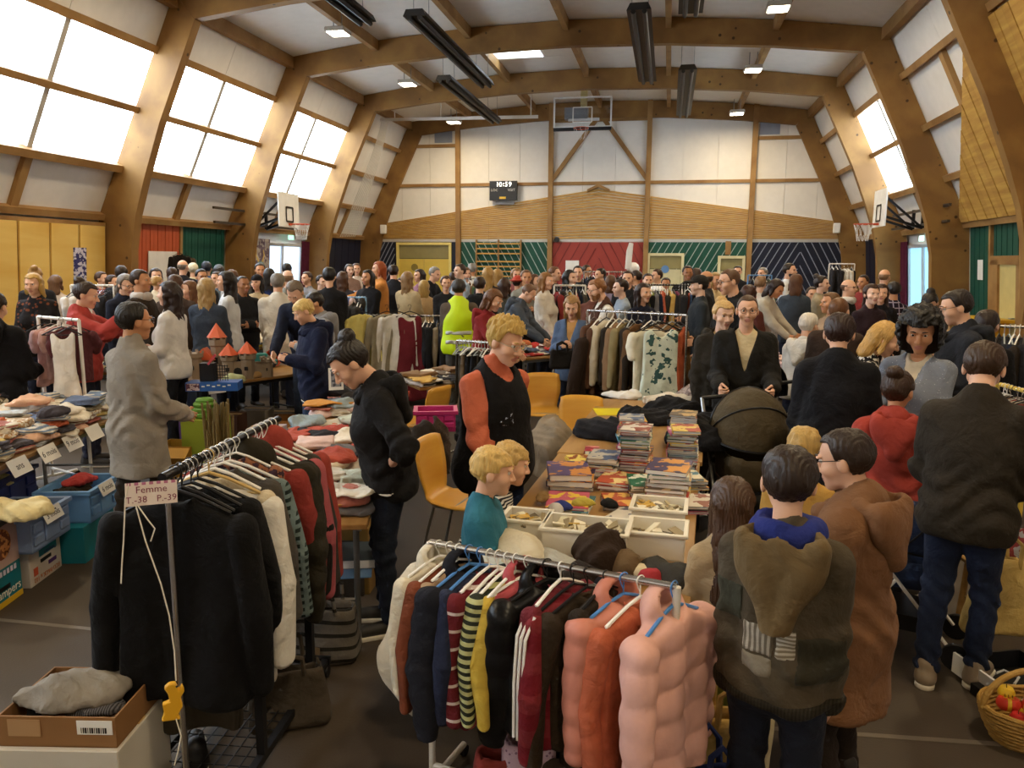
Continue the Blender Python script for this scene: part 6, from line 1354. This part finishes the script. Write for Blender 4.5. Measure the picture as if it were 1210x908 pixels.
kc = empty('open_black_case', atz(1208,822,0), .35, label='black open case with a white edge on the floor', cat='case'); obox(.36,.46,.1,.012,BLACKM,kc,'case_shell'); MB().box((-.185,0,.06),(.012,.46,.1)).o('white_edge', WHITEP, kc); MB().tube([(-.05,.0,.06),(.02,.05,.06),(.0,.12,.06),(-.06,.1,.06)], .006, 6).o('cable', plain('b8b8b8',.4), kc); MB().box((-.21,-.02,.03),(.05,.14,.05)).o('latch', BLACKM, kc)
wb_ = empty('wicker_basket', atz(1212,875,0), .2, label='oval wicker basket with a tall handle holding red and yellow fruit', cat='basket'); WK = plain('a8823e',.6,bump=.6,bscale=70)
for i in range(9):
    z_ = .015+i*.018; r_ = .12+.05*math.sin(i/8*1.4); MB().tube([(r_*1.15*math.cos(a),r_*math.sin(a)*.9,z_+.003*math.sin(a*12+i*3.14)) for a in np.linspace(0,6.283,33)[:-1]], .010, 6, True).o('woven_row', WK, wb_, smooth=True)
MB().lathe([(0,0),(.12,0),(.12,.012),(0,.012)],n=20,sx=1.15,sy=.9).o('base', WK, wb_)
MB().tube([(-.2*math.cos(a),0,.15+.17*math.sin(a)) for a in np.linspace(0,math.pi,19)], .013, 8).o('handle', WK, wb_, smooth=True)
q = random.Random(3)
for i in range(12):
    c,nm = q.choice((('b82420','red apple'),('d8b02a','yellow apple'),('c83a2a','red apple'))); a = q.random()*6.28; r_ = q.random()*.1
    f_ = empty('apple', Vector((atz(1212,875,0).x+r_*1.1*math.cos(a),atz(1212,875,0).y+r_*.85*math.sin(a),.10+.03*(i%3))), a, label='%s lying in the wicker basket' % nm, cat='fruit', group='fruit in the wicker basket')
    MB().lathe([(0,.0),(.02,-.004),(.032,.012),(.034,.03),(.024,.048),(.008,.05),(0,.046)],n=12).o('flesh', plain(c,.35), f_, smooth=True); MB().tube([(0,0,.046),(.003,0,.062)], .0018, 4).o('stem', plain('4a3a22',.7), f_)
# mannequin head, balloons, yellow tray
mh = empty('white_balloon', aty(748,318,19), label='round white balloon before the red boards', cat='balloon'); MB().lathe([(0,-.16),(.06,-.14),(.14,-.06),(.16,.02),(.13,.1),(.07,.15),(0,.16)],n=18).o('balloon_skin', plain('e4e0da',.35), mh, smooth=True); MB().tube([(0,0,-.16),(.01,0,-.5),(0,0,-mh.location.z)], .004, 4).o('balloon_string', WHITEP, mh)
wf = empty('paper_sail', aty(743,303,18.5), label='folded white paper sail standing above the dark suits', cat='decoration'); MB().prism([(-.08,0,-.3),(.06,0,-.3),(.1,0,.3),(.0,0,.32),(-.06,0,.12)],(0,-.03,0),(0,.03,0)).o('sail', WHITEP, wf, bevel=.01); MB().tube([(0,0,-.3),(0,0,-wf.location.z)], .012, 6).o('stick', WHITEP, wf)
yt = empty('yellow_bench', wp(1,18.0,0,.5), label='yellow wooden bench under the cream side door', cat='bench'); MB().box((0,0,.95),(.5,1.5,.06)).o('bench_top', plain('d0a828',.45), yt)
for y in (-.6,.6): MB().box((0,y,.46),(.44,.06,.92)).o('bench_leg', plain('b8902a',.5), yt)
# coats on the wall boards
wbd = tag(wslab(MB(), -1, 16.7, 17.8, 1.5, 2.3, .05, .07).o('white_board', WHITEP), 'white notice board on the orange boards', 'board')
hung('coat','1d1712',wp(-1,17.75,2.35,.16),YAWZ+R(60),1.1,0,'k','long black leather coat hung on the orange boards'); hung('jacket','5a4a34',wp(-1,18.0,2.3,.18),YAWZ+R(60),1.0,1,'k','olive jacket beside the black leather coat')
dm_ = empty('deer_trophy', wp(-1,20.3,2.0,1.0), 0, label='small antlered ornament on the timber arch leg', cat='ornament'); MB().lathe([(0,-.2),(.1,-.16),(.12,0),(.07,.12),(0,.16)],n=12).o('head', plain('5a6a62',.6), dm_, smooth=True)
for s in (-1,1): MB().tube([(s*.05,0,.12),(s*.12,0,.3),(s*.1,0,.45)], [.02,.016,.008], 6).o('antler', plain('c9a85a',.6), dm_, smooth=True)
_u = (atz(352,434,.72)-atz(212,452,.72)).normalized(); card('ans',atz(212,452,.72)+_u*.15+Vector((_u.y,-_u.x,0))*.45+Vector((0,0,-.04)),math.atan2(_u.y,_u.x),R(80),'white paper card reading ans hung on the toy table edge',.2,.1,.05); card('',Vector((pbx.location.x,pbx.location.y-.085,.36)),YAWZ,R(86),'small white price card on the purple box',.12,.08,.05)
bag(664,425,8.3,(.26,.1,.22),YAWZ,'1a1614','black shoulder bag held by the denim jacket woman',True,.01,zb=.86)
# ================================================================ people near the camera
DEN = ('2a3a58',); JEAN = '24324c'
person('woman in a grey roll-neck cardigan and brown boots walking past the baby clothes table',158,359,4.95,122,top='8d8478',bottom='332c26',hair=('short','17120f'),skin='m',lod=2,fem=1,puff=.026,hem=-.30,collar=1,glasses='3a2a22',head=(4,-10),arms=('down',((.15,.1,-1),(-.15,.8,-.35))),shoes='8a5a34',stance=.16,build=1.08)
person('young woman in a black hoodie and dark jeans with hands on her hips',412,392,3.95,-88,top='1b1a1b',bottom='1d2433',hair=('bun','1c1512'),skin='l',lod=2,fem=1,lean=8,head=(38,4),arms=('hip','hip'),sleeve='elbow',hood=True,puff=.022,shoes='2b2722',hem=-.12,hand=('grip','grip'))
person('woman with spiky blond hair in an orange top and black waistcoat behind the book table',598,376,4.15,38,top='c9603a',bottom='1d2a4a',hair=('spiky','c9a860'),skin='l',lod=2,fem=1,build=1.28,collar=1,vest='141316',glasses='b0a48c',head=(20,14),arms=('back','low'),puff=.014,hem=-.14,patches=[('embroidery',.01,.1,.02,.4,.24,.38,cloth('141316','b8c4de','print',55.,.85,.63),.0225)])
person('small blond boy in a teal jumper smiling beside the white tubs',583,530,3.3,80,top='1f6f86',bottom='2c3550',hair=('kid','d6b26a'),skin='l',lod=2,kid=1,head=(8,10),arms=('low','low'),collar=.6,puff=.016)
person('blond child in a black and white striped jumper behind the boy in teal',604,527,3.7,92,top=('1c1d24','c9c6bf','stripe',140.),bottom='2c3550',hair=('kid','c9a563'),skin='l',lod=2,kid=1,lean=20,head=(2,0),arms=('low','reach'),puff=.014)
gh,gS,ghc,gT = person('boy in an olive patchwork hoodie with a blue collar, seen from behind',934,530,2.3,172,top='4a402f',bottom='1b2130',hair=('short','2b1d14'),skin='l',lod=2,kid=1,head=(6,14),arms=(((.03,.02,-1),(.0,.16,-1)),((.03,.02,-1),(.0,.16,-1))),hood=1.0,puff=.02,hem=-.05,build=.94,collar=.0,hoodm=cloth('6a5634'),scarf='1c2a78',
   patches=[('grey_patch',-.10,.0,-.4,-.02,.12,.22,cloth('a89e8c','6a6254','stripev',120.),.004),('grey_patch',.0,.06,-.4,-.02,.12,.22,cloth('b0a898','756c5c','stripe',150.),.004),('olive_patch',-.10,-.0,-.4,-.02,.06,.12,cloth('7a7160'),.004),('dark_patch',-.22,-.1,-.4,-.02,.2,.32,cloth('3a3a2c'),.004),('dark_patch',.06,.2,-.4,-.02,.05,.2,cloth('332f22'),.004),('hem_band',-.4,.4,-.4,.4,-.08,-.01,cloth('2e281e','1f1b14','stripev',200.),.006)])
person('boy with glasses in a brown hooded coat beside the patchwork hoodie boy',1000,508,2.72,-112,top='7a5230',bottom='2a211c',hair=('short','2c1e15'),skin='l',lod=2,kid=1,head=(14,10),arms=('fwd','fwd'),hood=True,puff=.042,hem=-.36,glasses='20222a')
person('small blond child hidden behind the boy with glasses',952,506,3.5,170,top='b98a2e',bottom='2a2a30',hair=('kid','b99654'),skin='l',lod=1,kid=1)
person('little girl with long brown hair in a beige top and black skirt',866,566,2.95,-165,top='a88f66',bottom='15151a',hair=('longer','4a3220'),skin='m',lod=2,kid=1,arms=('down','down'),puff=.018,hem=-.08,head=(8,-10))
person('man in a dark olive bomber jacket and jeans seen from behind',1166,402,3.55,172,top='2e271d',bottom='1c2740',hair=('short','3a2615'),skin='l',lod=2,arms=('fwd','fwd'),puff=.034,hem=-.13,head=(22,6),build=1.12,lean=6,shoes='8a7a66',sole='d8d0c0',stance=.08,collar=.5)
person('woman with short dark hair in a loose black tunic, seen from behind',993,371,4.6,176,top='16161a',bottom='16161a',hair=('short','2e1d18'),skin='l',lod=2,fem=1,build=1.15,puff=.04,hem=-.30,arms=('fwd','fwd'),head=(12,8))
person('woman with a blond bob in a black and white print top bending over the stall',1048,380,5.5,100,top=('16161a','d8d4cc','print',26.),bottom='2a2a30',hair=('bob','c59a55'),skin='l',lod=2,fem=1,lean=14,head=(20,0),arms=('reach','reach'))
cw,cS,chc,cT = person('woman with big black curly hair in a speckled grey sweater',1090,367,4.55,-14,top=('7d8492','c9ccd2','dots',60.,.85,.22),bottom='20242e',hair=('curly','15110f'),skin='m',lod=2,fem=1,head=(18,10),arms=('low','low'),inner='d9c8a8',puff=.016,vd=.17)
MB().tube([cT(p_) for p_ in ((.12,.07,.46),(.085,.125,.38),(.04,.17,.28),(-.03,.175,.15),(-.1,.15,.0))], .011, 6).o('red_strap', cloth('a8322a'), cw, smooth=True)
person('man with glasses in a dark hooded jacket beside the curly-haired woman',1131,343,5.6,-75,top='23252b',bottom='24324c',hair=('short','241a14'),skin='l',lod=2,hood=True,puff=.03,head=(16,0),arms=('fwd','fwd'),glasses=True,build=1.1)
person('girl in a red hooded coat with tied brown hair',1063,440,4.2,-170,top='a33322',bottom='2a2a33',hair=('bun','3a2619'),skin='m',lod=2,kid=1,fem=1,hood=True,puff=.035,hem=-.34,head=(6,-30),arms=('down','down'))
person('man with glasses in a black field jacket over a beige shirt pushing a pushchair',884,350,6.1,4,top='1c1a17',bottom='1e2026',hair=('buzz','4a3524'),skin='l',lod=2,arms=('push','push'),inner='c9b68a',vd=.26,puff=.032,hem=-.2,build=1.12,glasses='2a2220',hand=('grip','grip'),head=(6,0))
person('blond woman in a dark parka with a fur hood beside the man with the pushchair',856,357,6.55,12,top='2b251c',bottom='20242e',hair=('bun','c9a468'),skin='p',lod=2,fem=1,hood=True,puff=.034,hem=-.25,inner='b89a68',vd=.2,arms=('down','down'),head=(8,10))
person('tall man with glasses in a black jumper standing behind the couple',862,318,7.6,-58,top='121214',bottom='20242e',hair=('buzz','5a3d26'),skin='l',lod=2,build=1.15,puff=.024,glasses=True,head=(12,-8),arms=('fwd','fwd'))
person('woman with long fair hair in a denim jacket and dark shoulder bag',676,349,8.6,-12,top='4a5f80',bottom='20283c',hair=('long','9a7446'),skin='l',lod=2,fem=1,arms=('hold','hold'),head=(22,6),inner='b98a4a',vd=.22,hem=-.2,puff=.02)
person('bearded man in a brown waistcoat with white sleeves leaning over the stall',706,330,9.3,-72,top='d9d4cc',bottom='2a2a30',hair=('short','8a5a30'),skin='l',lod=2,beard='8a5a30',vest='4a2c1e',lean=8,head=(14,0),arms=('reach','reach'),glasses=True,build=1.1)
HV = cloth('c9e01e','a8a89a','stripe',22.,.6,.93); 
hv = person('man in a fluorescent yellow safety vest seen from behind',542,331,10.0,178,top='5a4e42',bottom='4a4a48',hair=('short','2e2823'),skin='m',lod=2,puff=.026,vest=plain('c3e000',.55,emit=0,var=.03),arms=('low','low'),build=1.1,patches=[('reflective_band',-.17,.17,-.4,.4,.02,.07,plain('b8b8b0',.35),.026),('reflective_band',-.17,.17,-.4,.4,.14,.19,plain('b8b8b0',.35),.026)])
person('woman with brown hair in a red hooded top looking down at a stall',584,341,8.9,62,top='8e1f22',bottom='2a2f40',hair=('bob','6a4426'),skin='l',lod=2,fem=1,hood=True,lean=8,head=(22,0),arms=('reach','reach'))
person('man with cropped hair in a blue-grey jacket bending over a stall',625,334,10.3,75,top='4a5464',bottom='2a2f40',hair=('buzz','6a4a34'),skin='l',lod=2,lean=16,head=(26,0),arms=('reach','reach'),puff=.028,hood=True)
person('woman with fair hair in a white jacket looking across the stalls',646,323,11.3,62,top='cdc6ba',bottom='2a2f40',hair=('long','8a6034'),skin='l',lod=1,fem=1,arms=('low','low'),head=(4,0),puff=.026)
person('blond boy in a navy hoodie with white hem at the toy table',358,352,7.0,-70,top='161d38',bottom='2c4266',hair=('kid','d8b870'),skin='l',lod=2,kid=.6,hood=True,puff=.024,head=(26,-8),arms=('hold','hold'),hem=-.13,patches=[('white_hem',-.4,.4,-.4,.4,-.16,-.115,cloth('d8d4cc'),.006)])
person('woman in a bright red quilted jacket holding up a small garment',101,333,7.35,75,top='a8322a',bottom='23263a',hair=('bun','33231a'),skin='l',lod=2,fem=1,puff=.032,arms=('up','up'),head=(16,0),hand=('grip','grip'))
person('person in a black padded coat with a fur hood at the baby clothes table',-8,345,6.3,150,top='15151b',bottom='1a1a22',hair=('short','2a1c14'),skin='l',lod=2,puff=.045,hood=True,hem=-.3,arms=('fwd','fwd'),head=(16,0))
# ================================================================ the crowd
def hc_(c): return {'1':'black','2':'dark','3':'dark brown','4':'brown','5':'brown','6':'brown','7':'grey','8':'light brown','9':'fair','a':'fair','b':'fair','c':'blond','d':'blond'}[c[0]]
ZN = ((140,'before the yellow cupboards'),(212,'before the orange boards'),(275,'before the dark green boards'),(375,'before the fire door curtains'),(468,'before the navy corner'),(536,'before the yellow double door'),(560,'by the first timber post'),(618,'before the wall bars'),(650,'before the light green battens'),(705,'before the red boards'),(760,'before the red boards by the balloon'),(810,'before the cream door'),(850,'before the green battens'),(885,'before the narrow cream door'),(950,'before the navy battens'),(1010,'before the navy chevron'),(1060,'beside the right timber arch'),(1110,'before the fire door with trees'),(1300,'before the cream side door'))
SEEN = set()
def crowd(px, y, d, face, st, hcol, top, fem=0, **k):
    zone = next(n for x,n in ZN if px<x); who = 'child' if k.get('kid') else ('woman' if fem else 'man'); c = top if isinstance(top,str) else top
    view = 'seen from behind' if abs(face)>125 else ('in profile' if abs(face)>50 else 'facing the camera side')
    hn = {'bald':'balding','buzz':'close-cropped'}.get(st) or '%s-haired' % hc_(hcol)
    hat = k.get('hat'); hn = (cname(hat[1])+'-hatted') if hat else hn
    lab = '%s %s in %s %s' % (hn, who, cname(c), zone)
    for ex in ('',', '+view,', bending' if k.get('lean') else ', standing',', '+view+' near the stalls',', '+view+' behind the stalls',', among shoppers',', with %s trousers' % cname(k.get('bottom','23283a'))):
        if lab+ex not in SEEN: lab += ex; break
    for _ in range(15):
        P_ = atd(px,y,d)
        if not blocked(P_.x,P_.y): break
        d += .2
    SEEN.add(lab); k.setdefault('lod', 0 if d>10.2 else 1); k.setdefault('puff', .02)
    return person(lab, px, y, d, face, top=top, hair=(st,hcol), fem=fem, **k)
CR = [(38,324,8.6,-25,'bob','b8924a',('1d1a1c','6a3a22','dots',18.),1),(41,317,11,175,'bun','a88048','2a2a30',1),(148,324,9.2,35,'tail','7a726a','1c2030',1),(166,320,8.6,62,'short','33231a','33281f',0),(143,315,11.5,170,'short','2a1c14','23262f',0),(133,326,11.5,60,'short','3a2618','2a3040',0),(198,334,7.6,-118,'longer','2a1a13','d8d4d0',1),(184,318,11.5,10,'long','2a1c16','1d1d22',1),(203,317,11.8,178,'short','3a2416','2a2a30',0),(207,326,9.3,165,'short','4a3020','4a3a30',0),
 (222,333,8.2,-72,'long','6a4424','9a2224',1),(244,330,8.4,160,'longer','a88a58','3a4658',1),(216,308,13,150,'bald','7a7066','1c1c22',0),(238,319,11,20,'short','1c1612','2a2a33',0),(244,310,13.4,170,'short','23293a','3a5a8a',0),(266,322,9,-100,'longer','1d1412','d0d4da',1),(287,327,8.7,25,'buzz','15100e','17171a',0),(303,326,9.3,-28,'long','1c1614','b0966a',1),(307,312,13.5,10,'short','1c1612','4a463f',0),(318,318,11.5,170,'long','1d1612','1d2a54',1),(328,324,9.4,172,'short','7d776f','d0c8b8',0),(340,320,11,165,'bald','8a6a50','8a8a80',0),
 (348,331,8.3,-20,'short','6a5a4a','161c30',0),(371,345,7.9,-80,'short','1f1814','8a8a8c',0),(389,317,10.4,170,'short','15110f','1d1d22',1),(339,312,14.5,170,'short','1c1a1c','2a3a4a',0),(413,313,16,20,'bob','3a2a1e','8a6a5a',1),(421,312,16,10,'short','4a3020','c9b8a8',0),(434,320,11.3,-40,'long','1a1412','17171b',1),(447,310,12.5,-80,'bob','9a4a20','c9822a',1),(465,314,12.3,172,'short','2a1c16','23262f',0),(474,329,11.7,-75,'bob','2a1a14','8a8a8a',1),(482,322,12.4,150,'long','8a6a44','c9b48a',1),(501,332,11.9,176,'bob','a8884a','c9a878',1),(514,318,13,60,'short','8a8680','1d1d22',0),(527,327,11.9,10,'tail','4a3020','1c1c20',1),
 (543,313,13.5,-60,'short','3a2618','9ab0c8',0),(551,317,12.5,20,'bob','6a4a30','c9a8a0',1),(558,312,13.8,170,'short','8a8680','d8d4cc',0),(577,317,12.5,170,'long','a8844a','2a2a30',1),(588,319,12.2,175,'longer','a8844a','3a3a40',1),(567,328,10.9,172,'short','33231a','1a1a1d',0),(597,330,10.2,150,'bob','3a2418','4a4a40',1),(622,320,12,10,'short','6a4a34','8a8a80',0),(632,325,11,60,'long','5a3a24','6a2a2a',1),(656,316,12.5,70,'short','6a442a','1d1d22',0),(674,320,11.2,60,'long','15110f','2a2a30',1),(683,315,14,0,'short','1f1814','23262f',0),(694,314,15,60,'short','3a2a1e','4a4a3a',0),(709,318,14,-60,'short','2a1c14','3a2a30',0),(702,332,9.9,-30,'short','8a4a24','6a3a2a',0),
 (733,331,9.7,-75,'short','2a1a14','8a98a8',1),(742,321,11.8,-10,'short','3a2418','1d1d22',0),(751,320,11,-110,'buzz','2a1c16','161a26',0),(766,324,13,10,'short','2a1c16','c9c0b0',0),(776,319,14,-60,'short','3a2618','e0dcd4',0),(748,339,8.9,38,'tail','4a3426','15151b',1),(761,336,9.3,42,'long','2a1a14','181c30',1),(787,329,11.3,0,'short','2a1c16','6a6a70',0),(813,315,13,10,'short','1c1612','1d1d20',0),(824,318,12.4,150,'long','3a2416','3a3a40',1),(826,327,9.6,-80,'short','1f1814','2c3238',0),(834,321,11.2,-100,'bald','4a3a2c','2a2a2e',0),(846,323,10.6,40,'bob','a88a5a','c9b080',1),(872,315,16,0,'short','15110f','1d1d22',0),
 (886,338,9.4,150,'bob','3a1c14','5a2a22',1),(899,327,12,170,'short','8a6a4a','d8d4d0',0),(901,317,15,-40,'short','8a8680','8a98a8',0),(918,329,9.8,70,'bob','2a1a14','b0a898',1),(934,312,13,75,'short','2a1e16','c9ccd0',0),(941,325,11.2,178,'bob','5a3a24','3a4450',1),(972,327,11,82,'bun','2a1c16','a09070',1),(1004,331,9.7,72,'bald','5a4030','1d1a1a',0),(981,347,8.2,-60,'short','6a4a2a','a88a6a',1),(992,353,6.6,170,'buzz','6a4426','3a2a20',0),(957,372,6.2,150,'short','d8d0c4','d6cfc2',0),(1031,337,9.0,30,'tail','3a241a','2a1a22',1),(1042,337,8.6,5,'long','33201a','17141a',1),
 (1056,334,7.7,-150,'short','1d1614',('231a2c','a8a0b8','plaid',26.,.85,.93),0),(1046,319,12,160,'bald','8a6a50','1c2a5a',0),(1100,344,9.2,-10,'bun','1d1614','c9a878',1),(1168,368,6.0,165,'short','2a1c16','1a1a1e',1),(960,340,11,20,'short','3a2a1e','4a6a8a',0),(1020,326,13,-30,'short','2a1e16','8a2a2a',0),(855,330,13,160,'long','6a4a30','a8a8a0',1),(722,326,12.5,170,'bob','5a3a22','8a7a90',1),(642,330,12.8,-20,'short','6a4a30','c9c0b0',0),(610,318,14.5,20,'bob','8a6a44','8a4a4a',1),(536,322,14,160,'short','3a2a20','6a6a72',0),(495,319,14.5,-60,'bob','2a1c16','8a5a6a',1),(405,322,13,160,'long','4a3020','3a3a44',1),(380,326,12.5,40,'short','2a1c14','6a5a4a',0),(362,322,13.5,-50,'short','4a3222','8a8a90',0),(275,320,12,140,'bob','5a3a24','a8a098',1),(255,322,11.5,-40,'short','3a2618','5a6a7a',0),(120,322,12,60,'short','4a3020','8a3a3a',0),(66,326,12,150,'bob','6a4a30','c9b8a8',1)]
XT = {166:dict(scarf='b8b0a8',arms=('low','low')),198:dict(arms=('fwd','fwd')),244:dict(arms=('low','low')),287:dict(skin='t',arms=('cross','cross'),puff=.035),348:dict(lean=24,head=(26,0),arms=('reach','reach')),371:dict(kid=.6,hood=True,head=(20,0),arms=('hold','hold')),447:dict(arms=('far','far')),514:dict(lean=25,arms=('reach','reach')),748:dict(glasses=True,arms=('cross','cross')),761:dict(arms=('cross','cross')),826:dict(hat=('cap','2a2622')),934:dict(beard='2a1e16',arms=('hold','hold')),303:dict(hat=('beanie','17151a')),733:dict(lean=6,arms=('reach','reach')),918:dict(lean=12,head=(24,0),arms=('reach','reach')),1100:dict(lean=22,head=(30,0),arms=('reach','reach')),259:dict(),567:dict(puff=.034,hood=True),465:dict(puff=.03,hem=-.3),328:dict(puff=.034,hem=-.34),957:dict(hood=True,puff=.03,lean=10),992:dict(puff=.03),1056:dict(arms=('reach','fwd')),148:dict(glasses=True,head=(18,0)),1168:dict(lod=1,puff=.03),834:dict(skin='m'),813:dict(skin='t'),238:dict(skin='m',glasses=True),1004:dict(glasses=True,scarf='d0ccc4'),38:dict(head=(8,0)),434:dict(puff=.03)}
for i,c in enumerate(CR):
    k = dict(XT.get(c[0],{})); k.setdefault('bottom', ['23283a','1d1f28','2c3a54','2a2622','3a4660'][i%5]); k.setdefault('skin', 'lplml'[i%5]); k.setdefault('arms', [('low','low'),('down','fwd'),('fwd','down'),('hold','low')][i%4])
    crowd(*c, **k)
crowd(259,314,12,150,'long','2a1c16','2a3038',1,hat=('beanie','6a727a')); crowd(612,327,11.3,150,'short','2a1c16','8a3a2a',1,hat=('bucket','b83a24')); crowd(617,322,12.2,170,'short','15110f','1a1a1d',0,hat=('bucket','151416')); crowd(228,312,13,170,'short','c9c0a8','c9b890',0,hat=('beanie','d8cfae'))
ch,_,_,_ = crowd(282,336,8.3,70,'kid','6a4a2a','7a5230',0,kid=1,h=.85,hem=-.12,arms=('fwd','fwd')); ch.location.z = 2-(336-308)*8.3/908-.85
ch['label'] = 'small child in a brown jacket carried by the dark-haired man'
ch,_,_,_ = crowd(186,331,8.5,110,'kid','b8925a','d8c8a8',0,kid=1,h=.8,arms=('fwd','fwd')); ch.location.z = 2-(331-308)*8.5/908-.8; ch['label'] = 'blond toddler in cream carried beside the man with a scarf'
